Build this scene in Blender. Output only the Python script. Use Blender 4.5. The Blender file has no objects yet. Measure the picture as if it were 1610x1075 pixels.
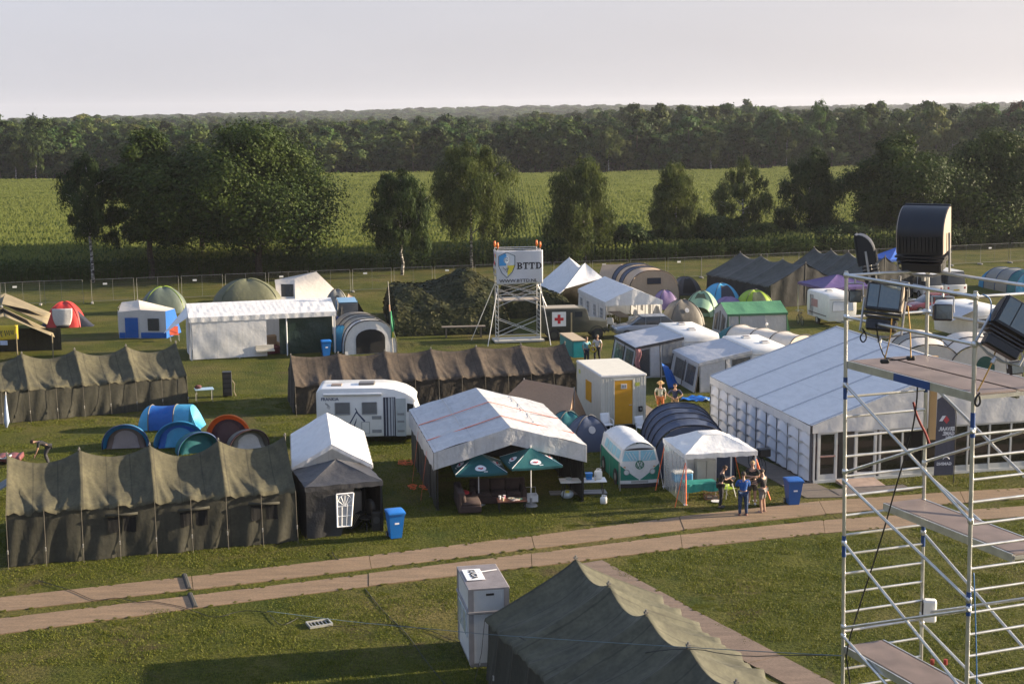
import bpy, bmesh, math, random
import numpy as np
from mathutils import Vector, Matrix, Euler
R = math.radians
rnd = random.Random(7)
SC = bpy.context.scene
COL = SC.collection

# ------------------------------------------------------------------ camera
FPX, CX, CY, YH, ROLL, CAMH = 2250.0, 805.0, 537.5, 183.0, R(0.5), 15.0
PITCH = math.atan((CY - YH) / FPX)
cam = bpy.data.cameras.new('camera')
cam.sensor_width = 36.0
cam.lens = FPX * 36.0 / 1610.0
cam.clip_end = 20000
cam_o = bpy.data.objects.new('camera', cam)
COL.objects.link(cam_o)
cam_o.matrix_world = Matrix.Translation((0, 0, CAMH)) @ Matrix.Rotation(R(90) - PITCH, 4, 'X') @ Matrix.Rotation(-ROLL, 4, 'Z')
SC.camera = cam_o

def ray(x, y):
    u = x - CX; v = CY - y
    u2 = u * math.cos(ROLL) + v * math.sin(ROLL); v2 = -u * math.sin(ROLL) + v * math.cos(ROLL)
    return Vector((u2, FPX * math.cos(PITCH) + v2 * math.sin(PITCH), -FPX * math.sin(PITCH) + v2 * math.cos(PITCH)))
def G(x, y, z=0.0):
    """where the line of sight through photo pixel (x, y) meets height z"""
    d = ray(x, y); t = (z - CAMH) / d.z
    return Vector((d.x * t, d.y * t, z))
def AT(x, y, Y):
    """the point on that line of sight at ground distance Y"""
    d = ray(x, y); t = Y / d.y
    return Vector((d.x * t, Y, CAMH + d.z * t))
def yaw(a, b):
    return math.atan2(b[1] - a[1], b[0] - a[0])

# ------------------------------------------------------------------ mesh builder
class MB:
    def __init__(s):
        s.v = []; s.f = []; s.m = []
    def add(s, vs, fs, mi=0):
        n = len(s.v); s.v += [tuple(p) for p in vs]
        for f in fs: s.f.append(tuple(i + n for i in f)); s.m.append(mi)
        return s
    def box(s, c, sz, rz=0.0, mi=0, M=None, bev=0.0):
        x, y, z = sz[0] / 2, sz[1] / 2, sz[2] / 2
        if bev > 0:
            b = min(bev, x * .9, y * .9, z * .9); vs = []
            for sx in (-1, 1):
                for sy in (-1, 1):
                    for sz_ in (-1, 1):
                        vs += [(sx * x, sy * (y - b), sz_ * (z - b)), (sx * (x - b), sy * y, sz_ * (z - b)), (sx * (x - b), sy * (y - b), sz_ * z)]
            bm = bmesh.new()
            for p in vs: bm.verts.new(p)
            bmesh.ops.convex_hull(bm, input=bm.verts)
            bm.verts.index_update()
            pv = [v.co.copy() for v in bm.verts]; pf = [[v.index for v in f.verts] for f in bm.faces]
            bm.free()
        else:
            pv = [Vector((a * x, b_ * y, c_ * z)) for a in (-1, 1) for b_ in (-1, 1) for c_ in (-1, 1)]
            pf = [(0, 1, 3, 2), (4, 6, 7, 5), (0, 4, 5, 1), (2, 3, 7, 6), (0, 2, 6, 4), (1, 5, 7, 3)]
        T = M if M is not None else Matrix.Rotation(rz, 4, 'Z')
        c = Vector(c)
        return s.add([(T @ Vector(p)) + c for p in pv], pf, mi)
    def tube(s, pts, r, n=6, mi=0, cap=True):
        pts = [Vector(p) for p in pts]; k = len(pts)
        rs = r if isinstance(r, (list, tuple)) else [r] * k
        vs = []; fs = []
        prev = None
        for i, p in enumerate(pts):
            d = (pts[min(i + 1, k - 1)] - pts[max(i - 1, 0)])
            if d.length < 1e-9: d = Vector((0, 0, 1))
            d.normalize()
            if prev is None:
                a = d.cross(Vector((0, 0, 1)))
                if a.length < 1e-3: a = d.cross(Vector((1, 0, 0)))
            else:
                a = prev - d * prev.dot(d)
                if a.length < 1e-4: a = d.orthogonal()
            a.normalize(); b = d.cross(a); prev = a
            for j in range(n):
                t = 2 * math.pi * j / n
                vs.append(p + (a * math.cos(t) + b * math.sin(t)) * rs[i])
        for i in range(k - 1):
            for j in range(n):
                fs.append((i * n + j, i * n + (j + 1) % n, (i + 1) * n + (j + 1) % n, (i + 1) * n + j))
        if cap:
            fs.append(tuple(range(n - 1, -1, -1))); fs.append(tuple((k - 1) * n + j for j in range(n)))
        return s.add(vs, fs, mi)
    def cyl(s, c, r, h, n=16, mi=0, r2=None):
        c = Vector(c)
        return s.tube([c, c + Vector((0, 0, h))], [r, r if r2 is None else r2], n, mi)
    def grid(s, fn, nu, nv, mi=0, wrap=False):
        vs = [fn(i / nu, j / nv) for i in range(nu + 1) for j in range(nv + 1)]
        fs = [(i * (nv + 1) + j, (i + 1) * (nv + 1) + j, (i + 1) * (nv + 1) + j + 1, i * (nv + 1) + j + 1) for i in range(nu) for j in range(nv)]
        return s.add(vs, fs, mi)
    def prism(s, poly, fn0, fn1, mi=0):
        """poly: 2-D outline; fn0/fn1 map a 2-D point to the two faces"""
        n = len(poly)
        vs = [fn0(p) for p in poly] + [fn1(p) for p in poly]
        fs = [tuple(range(n - 1, -1, -1)), tuple(range(n, 2 * n))] + [(i, (i + 1) % n, n + (i + 1) % n, n + i) for i in range(n)]
        return s.add(vs, fs, mi)
    def sphere(s, c, r, nu=12, nv=8, mi=0, M=None):
        c = Vector(c); rr = Vector(r) if isinstance(r, (tuple, list, Vector)) else Vector((r, r, r))
        def fn(a, b):
            t = 2 * math.pi * a; p = math.pi * (b - .5)
            q = Vector((math.cos(t) * math.cos(p) * rr.x, math.sin(t) * math.cos(p) * rr.y, math.sin(p) * rr.z))
            return (M @ q if M is not None else q) + c
        return s.grid(fn, nu, nv, mi)
    def mesh(s, name, mats, smooth=False, merge=False, angle=None):
        me = bpy.data.meshes.new(name)
        me.from_pydata([tuple(p) for p in s.v], [], s.f)
        for m in (mats if isinstance(mats, (list, tuple)) else [mats]): me.materials.append(m)
        if max(s.m, default=0) > 0: me.polygons.foreach_set('material_index', s.m)
        bm = bmesh.new(); bm.from_mesh(me)
        if merge: bmesh.ops.remove_doubles(bm, verts=bm.verts, dist=1e-4)
        bmesh.ops.recalc_face_normals(bm, faces=bm.faces)
        bm.to_mesh(me); bm.free()
        if smooth:
            me.polygons.foreach_set('use_smooth', [True] * len(me.polygons))
            if angle: me.set_sharp_from_angle(angle=R(angle))
        me.update()
        return me
    def build(s, name, mats, parent=None, smooth=False, merge=False, loc=None, rz=None, angle=None, sol=None):
        o = bpy.data.objects.new(name, s.mesh(name, mats, smooth, merge, angle))
        COL.objects.link(o)
        if parent is not None: o.parent = parent
        if loc is not None: o.location = loc
        if rz is not None: o.rotation_euler[2] = rz
        if sol:
            md = o.modifiers.new('thickness', 'SOLIDIFY'); md.thickness = sol; md.offset = 0
        return o

def thing(name, label, cat, loc=(0, 0, 0), rz=0.0, group=None):
    o = bpy.data.objects.new(name, None); COL.objects.link(o)
    o.empty_display_size = .3
    o.location = loc; o.rotation_euler = (0, 0, rz)
    o['label'] = label; o['category'] = cat
    if group: o['group'] = group
    return o
def tag(o, label, cat, group=None):
    o['label'] = label; o['category'] = cat
    if group: o['group'] = group
    return o
def struct(o, kind='structure'):
    o['kind'] = kind; return o
def copy_tree(o, parent=None):
    c = o.copy(); COL.objects.link(c)
    if parent is not None: c.parent = parent
    for ch in list(o.children): copy_tree(ch, c)
    return c

# ------------------------------------------------------------------ materials
MATS = {}
def nt(name):
    m = bpy.data.materials.new(name); m.use_nodes = True
    t = m.node_tree; b = t.nodes['Principled BSDF']
    return m, t, b
def noise_col(t, b, col, scale, amt, detail=4, coord='Object'):
    tc = t.nodes.new('ShaderNodeTexCoord'); n = t.nodes.new('ShaderNodeTexNoise')
    n.inputs['Scale'].default_value = scale; n.inputs['Detail'].default_value = detail
    t.links.new(tc.outputs[coord], n.inputs['Vector'])
    r = t.nodes.new('ShaderNodeValToRGB')
    e = r.color_ramp.elements
    e[0].position = .3; e[1].position = .7
    e[0].color = tuple(c * (1 - amt) for c in col) + (1,); e[1].color = tuple(min(1, c * (1 + amt)) for c in col) + (1,)
    t.links.new(n.outputs['Fac'], r.inputs['Fac'])
    return tc, n, r
def bump(t, b, tc, scale, strength, dist=.05, detail=5, stretch=None, coord='Object'):
    n = t.nodes.new('ShaderNodeTexNoise'); n.inputs['Scale'].default_value = scale; n.inputs['Detail'].default_value = detail
    if stretch:
        mp = t.nodes.new('ShaderNodeMapping'); mp.inputs['Scale'].default_value = stretch
        t.links.new(tc.outputs[coord], mp.inputs['Vector']); t.links.new(mp.outputs['Vector'], n.inputs['Vector'])
    else:
        t.links.new(tc.outputs[coord], n.inputs['Vector'])
    bp = t.nodes.new('ShaderNodeBump'); bp.inputs['Strength'].default_value = strength; bp.inputs['Distance'].default_value = dist
    t.links.new(n.outputs['Fac'], bp.inputs['Height'])
    return bp
def cloth(name, col, rough=.85, amt=.12, wr=1.6, st=.5, trans=0.0, seam=0, sw=.8):
    """woven or coated fabric: faint mottling, soft wrinkles, optional light passing through"""
    if name in MATS: return MATS[name]
    m, t, b = nt(name)
    tc, n, r = noise_col(t, b, col, 1.3, amt, 6)
    src = r.outputs['Color']
    n2 = t.nodes.new('ShaderNodeTexNoise'); n2.inputs['Scale'].default_value = 9; n2.inputs['Detail'].default_value = 6
    t.links.new(tc.outputs['Object'], n2.inputs['Vector'])
    mx = t.nodes.new('ShaderNodeMix'); mx.data_type = 'RGBA'; mx.blend_type = 'MULTIPLY'
    rp = t.nodes.new('ShaderNodeValToRGB'); rp.color_ramp.elements[0].position = .25; rp.color_ramp.elements[0].color = (1 - amt * 1.6,) * 3 + (1,); rp.color_ramp.elements[1].position = .6
    t.links.new(n2.outputs['Fac'], rp.inputs['Fac'])
    mx.inputs['Factor'].default_value = 1
    t.links.new(src, mx.inputs['A']); t.links.new(rp.outputs['Color'], mx.inputs['B'])
    if seam:     # sewn seams between the cloth widths, and rain streaks running down
        sx = t.nodes.new('ShaderNodeSeparateXYZ'); t.links.new(tc.outputs['Object'], sx.inputs[0])
        def mth(op, a, bv):
            q = t.nodes.new('ShaderNodeMath'); q.operation = op; t.links.new(a, q.inputs[0]); q.inputs[1].default_value = bv; return q.outputs[0]
        f = mth('LESS_THAN', mth('FRACT', mth('DIVIDE', sx.outputs['X'], sw), 0), .045 / sw)
        ns = t.nodes.new('ShaderNodeTexNoise'); ns.inputs['Scale'].default_value = 1.6; ns.inputs['Detail'].default_value = 7
        mps = t.nodes.new('ShaderNodeMapping'); mps.inputs['Scale'].default_value = (3, 1, .25)
        t.links.new(tc.outputs['Object'], mps.inputs['Vector']); t.links.new(mps.outputs['Vector'], ns.inputs['Vector'])
        rs = t.nodes.new('ShaderNodeValToRGB'); rs.color_ramp.elements[0].position = .34; rs.color_ramp.elements[0].color = (1 - seam,) * 3 + (1,); rs.color_ramp.elements[1].position = .55
        t.links.new(ns.outputs['Fac'], rs.inputs['Fac'])
        m1 = t.nodes.new('ShaderNodeMix'); m1.data_type = 'RGBA'; m1.blend_type = 'MULTIPLY'; m1.inputs['Factor'].default_value = 1
        t.links.new(mx.outputs['Result'], m1.inputs['A']); t.links.new(rs.outputs['Color'], m1.inputs['B'])
        m2 = t.nodes.new('ShaderNodeMix'); m2.data_type = 'RGBA'; m2.blend_type = 'MULTIPLY'; m2.inputs['B'].default_value = (1 - seam * 1.2,) * 3 + (1,)
        t.links.new(f, m2.inputs['Factor']); t.links.new(m1.outputs['Result'], m2.inputs['A']); mx = m2
    t.links.new(mx.outputs['Result'], b.inputs['Base Color'])
    b.inputs['Roughness'].default_value = rough
    bp = bump(t, b, tc, wr, st, .09, 4)
    bp2 = bump(t, b, tc, wr * 7, st * .6, .012, 3)
    t.links.new(bp.outputs['Normal'], bp2.inputs['Normal'])
    t.links.new(bp2.outputs['Normal'], b.inputs['Normal'])
    if trans > 0:
        tr = t.nodes.new('ShaderNodeBsdfTranslucent'); ms = t.nodes.new('ShaderNodeMixShader'); ms.inputs[0].default_value = trans
        t.links.new(mx.outputs['Result'], tr.inputs['Color']); t.links.new(bp2.outputs['Normal'], tr.inputs['Normal'])
        t.links.new(b.outputs[0], ms.inputs[1]); t.links.new(tr.outputs[0], ms.inputs[2])
        t.links.new(ms.outputs[0], t.nodes['Material Output'].inputs['Surface'])
    MATS[name] = m
    return m
def plain(name, col, rough=.5, metal=0.0, amt=.08, scale=3, bst=0.0, bsc=30, spec=None, trans=0.0, coat=0):
    if name in MATS: return MATS[name]
    m, t, b = nt(name)
    tc, n, r = noise_col(t, b, col, scale, amt, 6)
    t.links.new(r.outputs['Color'], b.inputs['Base Color'])
    b.inputs['Roughness'].default_value = rough; b.inputs['Metallic'].default_value = metal
    if spec is not None: b.inputs['Specular IOR Level'].default_value = spec
    if coat: b.inputs['Coat Weight'].default_value = coat
    if bst: t.links.new(bump(t, b, tc, bsc, bst, .01).outputs['Normal'], b.inputs['Normal'])
    MATS[name] = m
    return m
def glass_dark(name, col=(.03, .035, .04), rough=.08):
    if name in MATS: return MATS[name]
    m, t, b = nt(name); b.inputs['Base Color'].default_value = col + (1,); b.inputs['Roughness'].default_value = rough
    b.inputs['Specular IOR Level'].default_value = .7
    MATS[name] = m; return m
def clear_film(name, alpha=.35, col=(.6, .62, .62), rough=.15):
    if name in MATS: return MATS[name]
    m, t, b = nt(name); b.inputs['Base Color'].default_value = col + (1,); b.inputs['Roughness'].default_value = rough
    tc = t.nodes.new('ShaderNodeTexCoord')
    t.links.new(bump(t, b, tc, 2.2, .8, .12, 3, (1, 1, .3)).outputs['Normal'], b.inputs['Normal'])
    tp = t.nodes.new('ShaderNodeBsdfTransparent'); ms = t.nodes.new('ShaderNodeMixShader'); ms.inputs[0].default_value = alpha
    t.links.new(tp.outputs[0], ms.inputs[1]); t.links.new(b.outputs[0], ms.inputs[2])
    t.links.new(ms.outputs[0], t.nodes['Material Output'].inputs['Surface'])
    MATS[name] = m; return m
def leaf_mat(name, c1, c2, trans=.35, vary=0):
    if name in MATS: return MATS[name]
    m, t, b = nt(name)
    at = t.nodes.new('ShaderNodeAttribute'); at.attribute_name = 'tint'
    r = t.nodes.new('ShaderNodeValToRGB'); r.color_ramp.elements[0].color = c1 + (1,); r.color_ramp.elements[1].color = c2 + (1,)
    t.links.new(at.outputs['Fac'], r.inputs['Fac'])
    if vary:     # each tree of the wood has its own shade of green
        oi = t.nodes.new('ShaderNodeObjectInfo'); hs = t.nodes.new('ShaderNodeHueSaturation')
        for k, (lo, hi) in (('Hue', (.5 - .03 * vary, .5 + .03 * vary)), ('Value', (1 - .4 * vary, 1 + .5 * vary))):
            mr_ = t.nodes.new('ShaderNodeMapRange'); mr_.inputs['To Min'].default_value = lo; mr_.inputs['To Max'].default_value = hi
            wn = t.nodes.new('ShaderNodeTexWhiteNoise'); wn.noise_dimensions = '2D' if k == 'Hue' else '1D'
            if k == 'Value': t.links.new(oi.outputs['Random'], wn.inputs['W'])
            else: t.links.new(oi.outputs['Location'], wn.inputs['Vector'])
            t.links.new(wn.outputs['Value'], mr_.inputs['Value']); t.links.new(mr_.outputs['Result'], hs.inputs[k])
        t.links.new(r.outputs['Color'], hs.inputs['Color']); r = hs
    t.links.new(r.outputs['Color'], b.inputs['Base Color']); b.inputs['Roughness'].default_value = .6
    b.inputs['Specular IOR Level'].default_value = .1
    tr = t.nodes.new('ShaderNodeBsdfTranslucent'); ms = t.nodes.new('ShaderNodeMixShader'); ms.inputs[0].default_value = trans
    t.links.new(r.outputs['Color'], tr.inputs['Color'])
    t.links.new(b.outputs[0], ms.inputs[1]); t.links.new(tr.outputs[0], ms.inputs[2])
    t.links.new(ms.outputs[0], t.nodes['Material Output'].inputs['Surface'])
    MATS[name] = m; return m

# ------------------------------------------------------------------ sky, sun
SUN_AZ, SUN_EL = R(10), R(14.5)       # azimuth measured from +x towards +y
w = bpy.data.worlds.new('World'); SC.world = w; w.use_nodes = True
t = w.node_tree; bg = t.nodes['Background']
sky = t.nodes.new('ShaderNodeTexSky'); sky.sky_type = 'NISHITA'; sky.sun_disc = False
sky.sun_elevation = SUN_EL; sky.sun_rotation = R(90) - SUN_AZ
sky.air_density = 1.0; sky.dust_density = 4.0; sky.ozone_density = 1.0; sky.altitude = 0
# thin high overcast veils the blue: mix the physical sky with a pale cloud layer
tc = t.nodes.new('ShaderNodeTexCoord'); sp = t.nodes.new('ShaderNodeSeparateXYZ')
t.links.new(tc.outputs['Generated'], sp.inputs[0])
rp = t.nodes.new('ShaderNodeValToRGB')
e = rp.color_ramp.elements
e[0].position = 0.0; e[0].color = (3.85, 3.78, 3.9, 1)
e[1].position = .10; e[1].color = (3.5, 3.5, 3.85, 1)
e2 = rp.color_ramp.elements.new(.35); e2.color = (2.2, 2.85, 4.2, 1)
t.links.new(sp.outputs['Z'], rp.inputs['Fac'])
nz = t.nodes.new('ShaderNodeTexNoise'); nz.inputs['Scale'].default_value = 2.2; nz.inputs['Detail'].default_value = 5
mp = t.nodes.new('ShaderNodeMapping'); mp.inputs['Scale'].default_value = (1, 1, 5)
t.links.new(tc.outputs['Generated'], mp.inputs['Vector']); t.links.new(mp.outputs['Vector'], nz.inputs['Vector'])
mr = t.nodes.new('ShaderNodeMapRange'); mr.inputs['From Min'].default_value = .3; mr.inputs['From Max'].default_value = .7
mr.inputs['To Min'].default_value = .94; mr.inputs['To Max'].default_value = 1.05
t.links.new(nz.outputs['Fac'], mr.inputs['Value'])
mx = t.nodes.new('ShaderNodeMix'); mx.data_type = 'RGBA'; mx.inputs['Factor'].default_value = .82
t.links.new(sky.outputs['Color'], mx.inputs['A']); t.links.new(rp.outputs['Color'], mx.inputs['B'])
# the veil glows a little towards the sun
gx = t.nodes.new('ShaderNodeMapRange'); gx.inputs['From Min'].default_value = -.4; gx.inputs['From Max'].default_value = .4
cg = t.nodes.new('ShaderNodeValToRGB'); cg.color_ramp.elements[0].color = (.90, .92, .97, 1); cg.color_ramp.elements[1].color = (1.0, .965, .95, 1)
t.links.new(sp.outputs['X'], gx.inputs['Value']); t.links.new(gx.outputs['Result'], cg.inputs['Fac'])
mg = t.nodes.new('ShaderNodeMix'); mg.data_type = 'RGBA'; mg.blend_type = 'MULTIPLY'; mg.inputs['Factor'].default_value = 1
vm = t.nodes.new('ShaderNodeVectorMath'); vm.operation = 'SCALE'
t.links.new(mx.outputs['Result'], mg.inputs['A']); t.links.new(cg.outputs['Color'], mg.inputs['B']); t.links.new(mg.outputs['Result'], vm.inputs[0]); t.links.new(mr.outputs['Result'], vm.inputs['Scale'])
t.links.new(vm.outputs['Vector'], bg.inputs['Color'])
bg.inputs['Strength'].default_value = .07
sl = bpy.data.lights.new('sun', 'SUN'); sl.energy = 5.0; sl.angle = R(.6); sl.color = (1.0, .83, .61)
so = bpy.data.objects.new('sun', sl); COL.objects.link(so)
sd = Vector((math.cos(SUN_EL) * math.cos(SUN_AZ), math.cos(SUN_EL) * math.sin(SUN_AZ), math.sin(SUN_EL)))
so.rotation_euler = sd.to_track_quat('Z', 'Y').to_euler(); so.location = (60, 30, 60)
SC.view_settings.view_transform = 'Standard'; SC.view_settings.look = 'None'
SC.view_settings.exposure = 1.6; SC.view_settings.gamma = 1
SC.cycles.max_bounces = 6; SC.cycles.transparent_max_bounces = 12; SC.cycles.volume_bounces = 0
SC.cycles.volume_step_rate = 10
# ================================================================== ground
def ground_mat():
    m, t, b = nt('grass_ground')
    tc = t.nodes.new('ShaderNodeTexCoord')
    def nz(sc, det=6, ro=.6):
        n = t.nodes.new('ShaderNodeTexNoise'); n.inputs['Scale'].default_value = sc; n.inputs['Detail'].default_value = det
        n.inputs['Roughness'].default_value = ro
        t.links.new(tc.outputs['Object'], n.inputs['Vector']); return n
    def ramp(n, p0, p1, c0, c1):
        r = t.nodes.new('ShaderNodeValToRGB'); e = r.color_ramp.elements
        e[0].position = p0; e[1].position = p1; e[0].color = c0 + (1,); e[1].color = c1 + (1,)
        t.links.new(n.outputs['Fac'], r.inputs['Fac']); return r
    def mix(f, a, bb, mode='MIX'):
        x = t.nodes.new('ShaderNodeMix'); x.data_type = 'RGBA'; x.blend_type = mode
        if isinstance(f, float): x.inputs['Factor'].default_value = f
        else: t.links.new(f, x.inputs['Factor'])
        t.links.new(a, x.inputs['A']); t.links.new(bb, x.inputs['B']); return x.outputs['Result']
    g = ramp(nz(.5), .3, .72, (.054, .078, .013), (.150, .148, .032))
    f = ramp(nz(7, 8, .7), .3, .75, (.35, .4, .3), (1.3, 1.25, 1.1))
    col = mix(1.0, g.outputs['Color'], f.outputs['Color'], 'MULTIPLY')
    f2 = ramp(nz(28, 4, .7), .3, .75, (.45, .45, .45), (1.25, 1.25, 1.2))
    col = mix(1.0, col, f2.outputs['Color'], 'MULTIPLY')
    dry = ramp(nz(.16, 7, .65), .47, .66, (0, 0, 0), (1, 1, 1))
    rgb = t.nodes.new('ShaderNodeRGB'); rgb.outputs[0].default_value = (.15, .125, .05, 1)
    col = mix(dry.outputs['Color'], col, mix(1.0, rgb.outputs[0], f.outputs['Color'], 'MULTIPLY'))
    bare = ramp(nz(.34, 8, .7), .57, .68, (0, 0, 0), (.8, .8, .8))
    rg2 = t.nodes.new('ShaderNodeRGB'); rg2.outputs[0].default_value = (.085, .062, .035, 1)
    col = mix(bare.outputs['Color'], col, mix(1.0, rg2.outputs[0], f2.outputs['Color'], 'MULTIPLY'))
    t.links.new(col, b.inputs['Base Color']); b.inputs['Roughness'].default_value = .9; b.inputs['Specular IOR Level'].default_value = .1
    bp = bump(t, b, tc, 9, 1.0, .12, 8); bp2 = bump(t, b, tc, 45, 1.0, .03, 4)
    t.links.new(bp.outputs['Normal'], bp2.inputs['Normal']); t.links.new(bp2.outputs['Normal'], b.inputs['Normal'])
    return m
gm = ground_mat()
mb = MB()
S = 9000
xs = [-S, -300, -120, -60, 0, 60, 120, 300, S]; ys = [-400, 0, 30, 60, 100, 150, 300, 1000, S]
for i in range(8):
    for j in range(8):
        mb.add([(xs[i], ys[j], 0), (xs[i + 1], ys[j], 0), (xs[i + 1], ys[j + 1], 0), (xs[i], ys[j + 1], 0)], [(0, 1, 2, 3)])
struct(mb.build('ground', gm, merge=True))

# hills beyond the plain
def hills():
    mb = MB()
    def fn(a, b):
        x = -2600 + 5200 * a; Y = 1500 + 3500 * b
        h = 16 * math.exp(-((x - 60) / 420) ** 2) + 13 * math.exp(-((x + 520) / 300) ** 2) * .5 + 14 * math.exp(-((x - 900) / 500) ** 2)
        return (x, Y, -1 + h * math.sin(math.pi * min(1, b * 1.3)) * 1.25)
    mb.grid(fn, 60, 24)
    struct(mb.build('hills', plain('far_meadow', (.07, .09, .03), .95), smooth=True))
    return fn
hill_fn = hills()

# ------------------------------------------------------------------ trackway of ground plates
plate = None
def plate_mat(name, c):
    m, t, b = nt(name)
    tc = t.nodes.new('ShaderNodeTexCoord')
    n = t.nodes.new('ShaderNodeTexNoise'); n.inputs['Scale'].default_value = 2.5; n.inputs['Detail'].default_value = 8; n.inputs['Roughness'].default_value = .7
    mp = t.nodes.new('ShaderNodeMapping'); mp.inputs['Scale'].default_value = (.25, 1.6, 1); mp.inputs['Rotation'].default_value = (0, 0, R(-12))
    t.links.new(tc.outputs['Object'], mp.inputs['Vector']); t.links.new(mp.outputs['Vector'], n.inputs['Vector'])
    r = t.nodes.new('ShaderNodeValToRGB'); e = r.color_ramp.elements
    e[0].position = .28; e[1].position = .74
    e[0].color = tuple(v * .62 for v in c) + (1,); e[1].color = tuple(v * 1.2 for v in c) + (1,)
    t.links.new(n.outputs['Fac'], r.inputs['Fac'])
    n2 = t.nodes.new('ShaderNodeTexNoise'); n2.inputs['Scale'].default_value = 18; n2.inputs['Detail'].default_value = 8
    t.links.new(tc.outputs['Object'], n2.inputs['Vector'])
    r2 = t.nodes.new('ShaderNodeValToRGB'); r2.color_ramp.elements[0].position = .3; r2.color_ramp.elements[0].color = (.7, .72, .72, 1); r2.color_ramp.elements[1].position = .6
    t.links.new(n2.outputs['Fac'], r2.inputs['Fac'])
    x = t.nodes.new('ShaderNodeMix'); x.data_type = 'RGBA'; x.blend_type = 'MULTIPLY'; x.inputs['Factor'].default_value = 1
    t.links.new(r.outputs['Color'], x.inputs['A']); t.links.new(r2.outputs['Color'], x.inputs['B'])
    t.links.new(x.outputs['Result'], b.inputs['Base Color']); b.inputs['Roughness'].default_value = .75
    t.links.new(bump(t, b, tc, 30, .35, .015).outputs['Normal'], b.inputs['Normal'])
    return m
PM = plate_mat('trodden_plates', (.25, .167, .098))
PM2 = plate_mat('grey_trodden_plates', (.16, .13, .105))
def plates(mb, pts_a, pts_b, step=5.6, z=.03, seed=1):
    """a strip of plates between two edge polylines given in ground points"""
    rr = random.Random(seed)
    def along(pts, d):
        acc = 0
        for a, b in zip(pts, pts[1:]):
            l = (b - a).length
            if acc + l >= d or b is pts[-1]:
                return a.lerp(b, (d - acc) / l)
            acc += l
    L = sum((b - a).length for a, b in zip(pts_a, pts_a[1:]))
    Lb = sum((b - a).length for a, b in zip(pts_b, pts_b[1:]))
    n = max(1, int(L / step))
    for i in range(n):
        g = .010 / step
        f0 = (i + g) / n; f1 = (i + 1 - g) / n
        zz = z + rr.uniform(-.008, .008)
        q = [along(pts_a, f0 * L), along(pts_a, f1 * L), along(pts_b, f1 * Lb), along(pts_b, f0 * Lb)]
        j = rr.uniform(-.03, .03)
        c = sum(q, Vector()) / 4
        dv = (q[0] - q[3]).normalized() * j
        top = [Vector((p.x + dv.x, p.y + dv.y, zz)) for p in q]
        bot = [Vector((p.x + dv.x, p.y + dv.y, -.02)) for p in q]
        mb.add(top + bot, [(0, 1, 2, 3), (0, 4, 5, 1), (1, 5, 6, 2), (2, 6, 7, 3), (3, 7, 4, 0)])
def poly(*px): return [G(*p) for p in px]
LANE_A = (poly((-330, 967), (0, 940), (420, 893), (800, 847.5), (1190, 797), (1450, 775), (1609, 770), (2300, 716)),
          poly((-330, 991), (0, 962), (420, 914), (800, 868), (1190, 818.5), (1450, 795), (1609, 785), (2300, 729)))
LANE_B = (poly((-330, 1001), (0, 972.6), (420, 922), (800, 875.5), (1190, 826), (1450, 806), (1609, 798), (2300, 739)),
          poly((-330, 1031), (0, 997), (420, 941), (800, 896), (1190, 848), (1450, 824), (1609, 813), (2300, 756)))
mb = MB(); plates(mb, *LANE_A, seed=3); plates(mb, *LANE_B, seed=4)
struct(mb.build('trackway', PM))
# foot path beside the near tent
e0 = G(945, 881); e1 = G(1300, 1069); dv = (e1 - e0); dv = dv / dv.length; nv_ = Vector((dv.y, -dv.x, 0))
if nv_.x > 0: nv_ = -nv_
e1b = e1 + dv * 8
mb = MB(); plates(mb, [e0, e1b], [e0 + nv_ * 1.15, e1b + nv_ * 1.15], 2.4, .03, 8)
struct(mb.build('foot_path', plate_mat('brown_path_plates', (.20, .14, .10))))
PATH2 = (poly((1330, 782), (1210, 727), (1045, 655), (1002, 628)), poly((1268, 783), (1150, 722), (1010, 660), (965, 632)))
mb = MB(); plates(mb, *PATH2, step=2.5, z=.032, seed=9)
mb2 = MB()
struct(mb.build('side_path', PM2))

def in_poly(x, y, P):
    c = False
    for i in range(len(P)):
        a, b = P[i], P[i - 1]
        if (a.y > y) != (b.y > y) and x < (b.x - a.x) * (y - a.y) / (b.y - a.y) + a.x: c = not c
    return c
NO_GRASS = [LANE_A[0] + LANE_A[1][::-1], LANE_B[0] + LANE_B[1][::-1], PATH2[0] + PATH2[1][::-1], [e0, e1b, e1b + nv_ * 1.15, e0 + nv_ * 1.15]]

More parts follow.
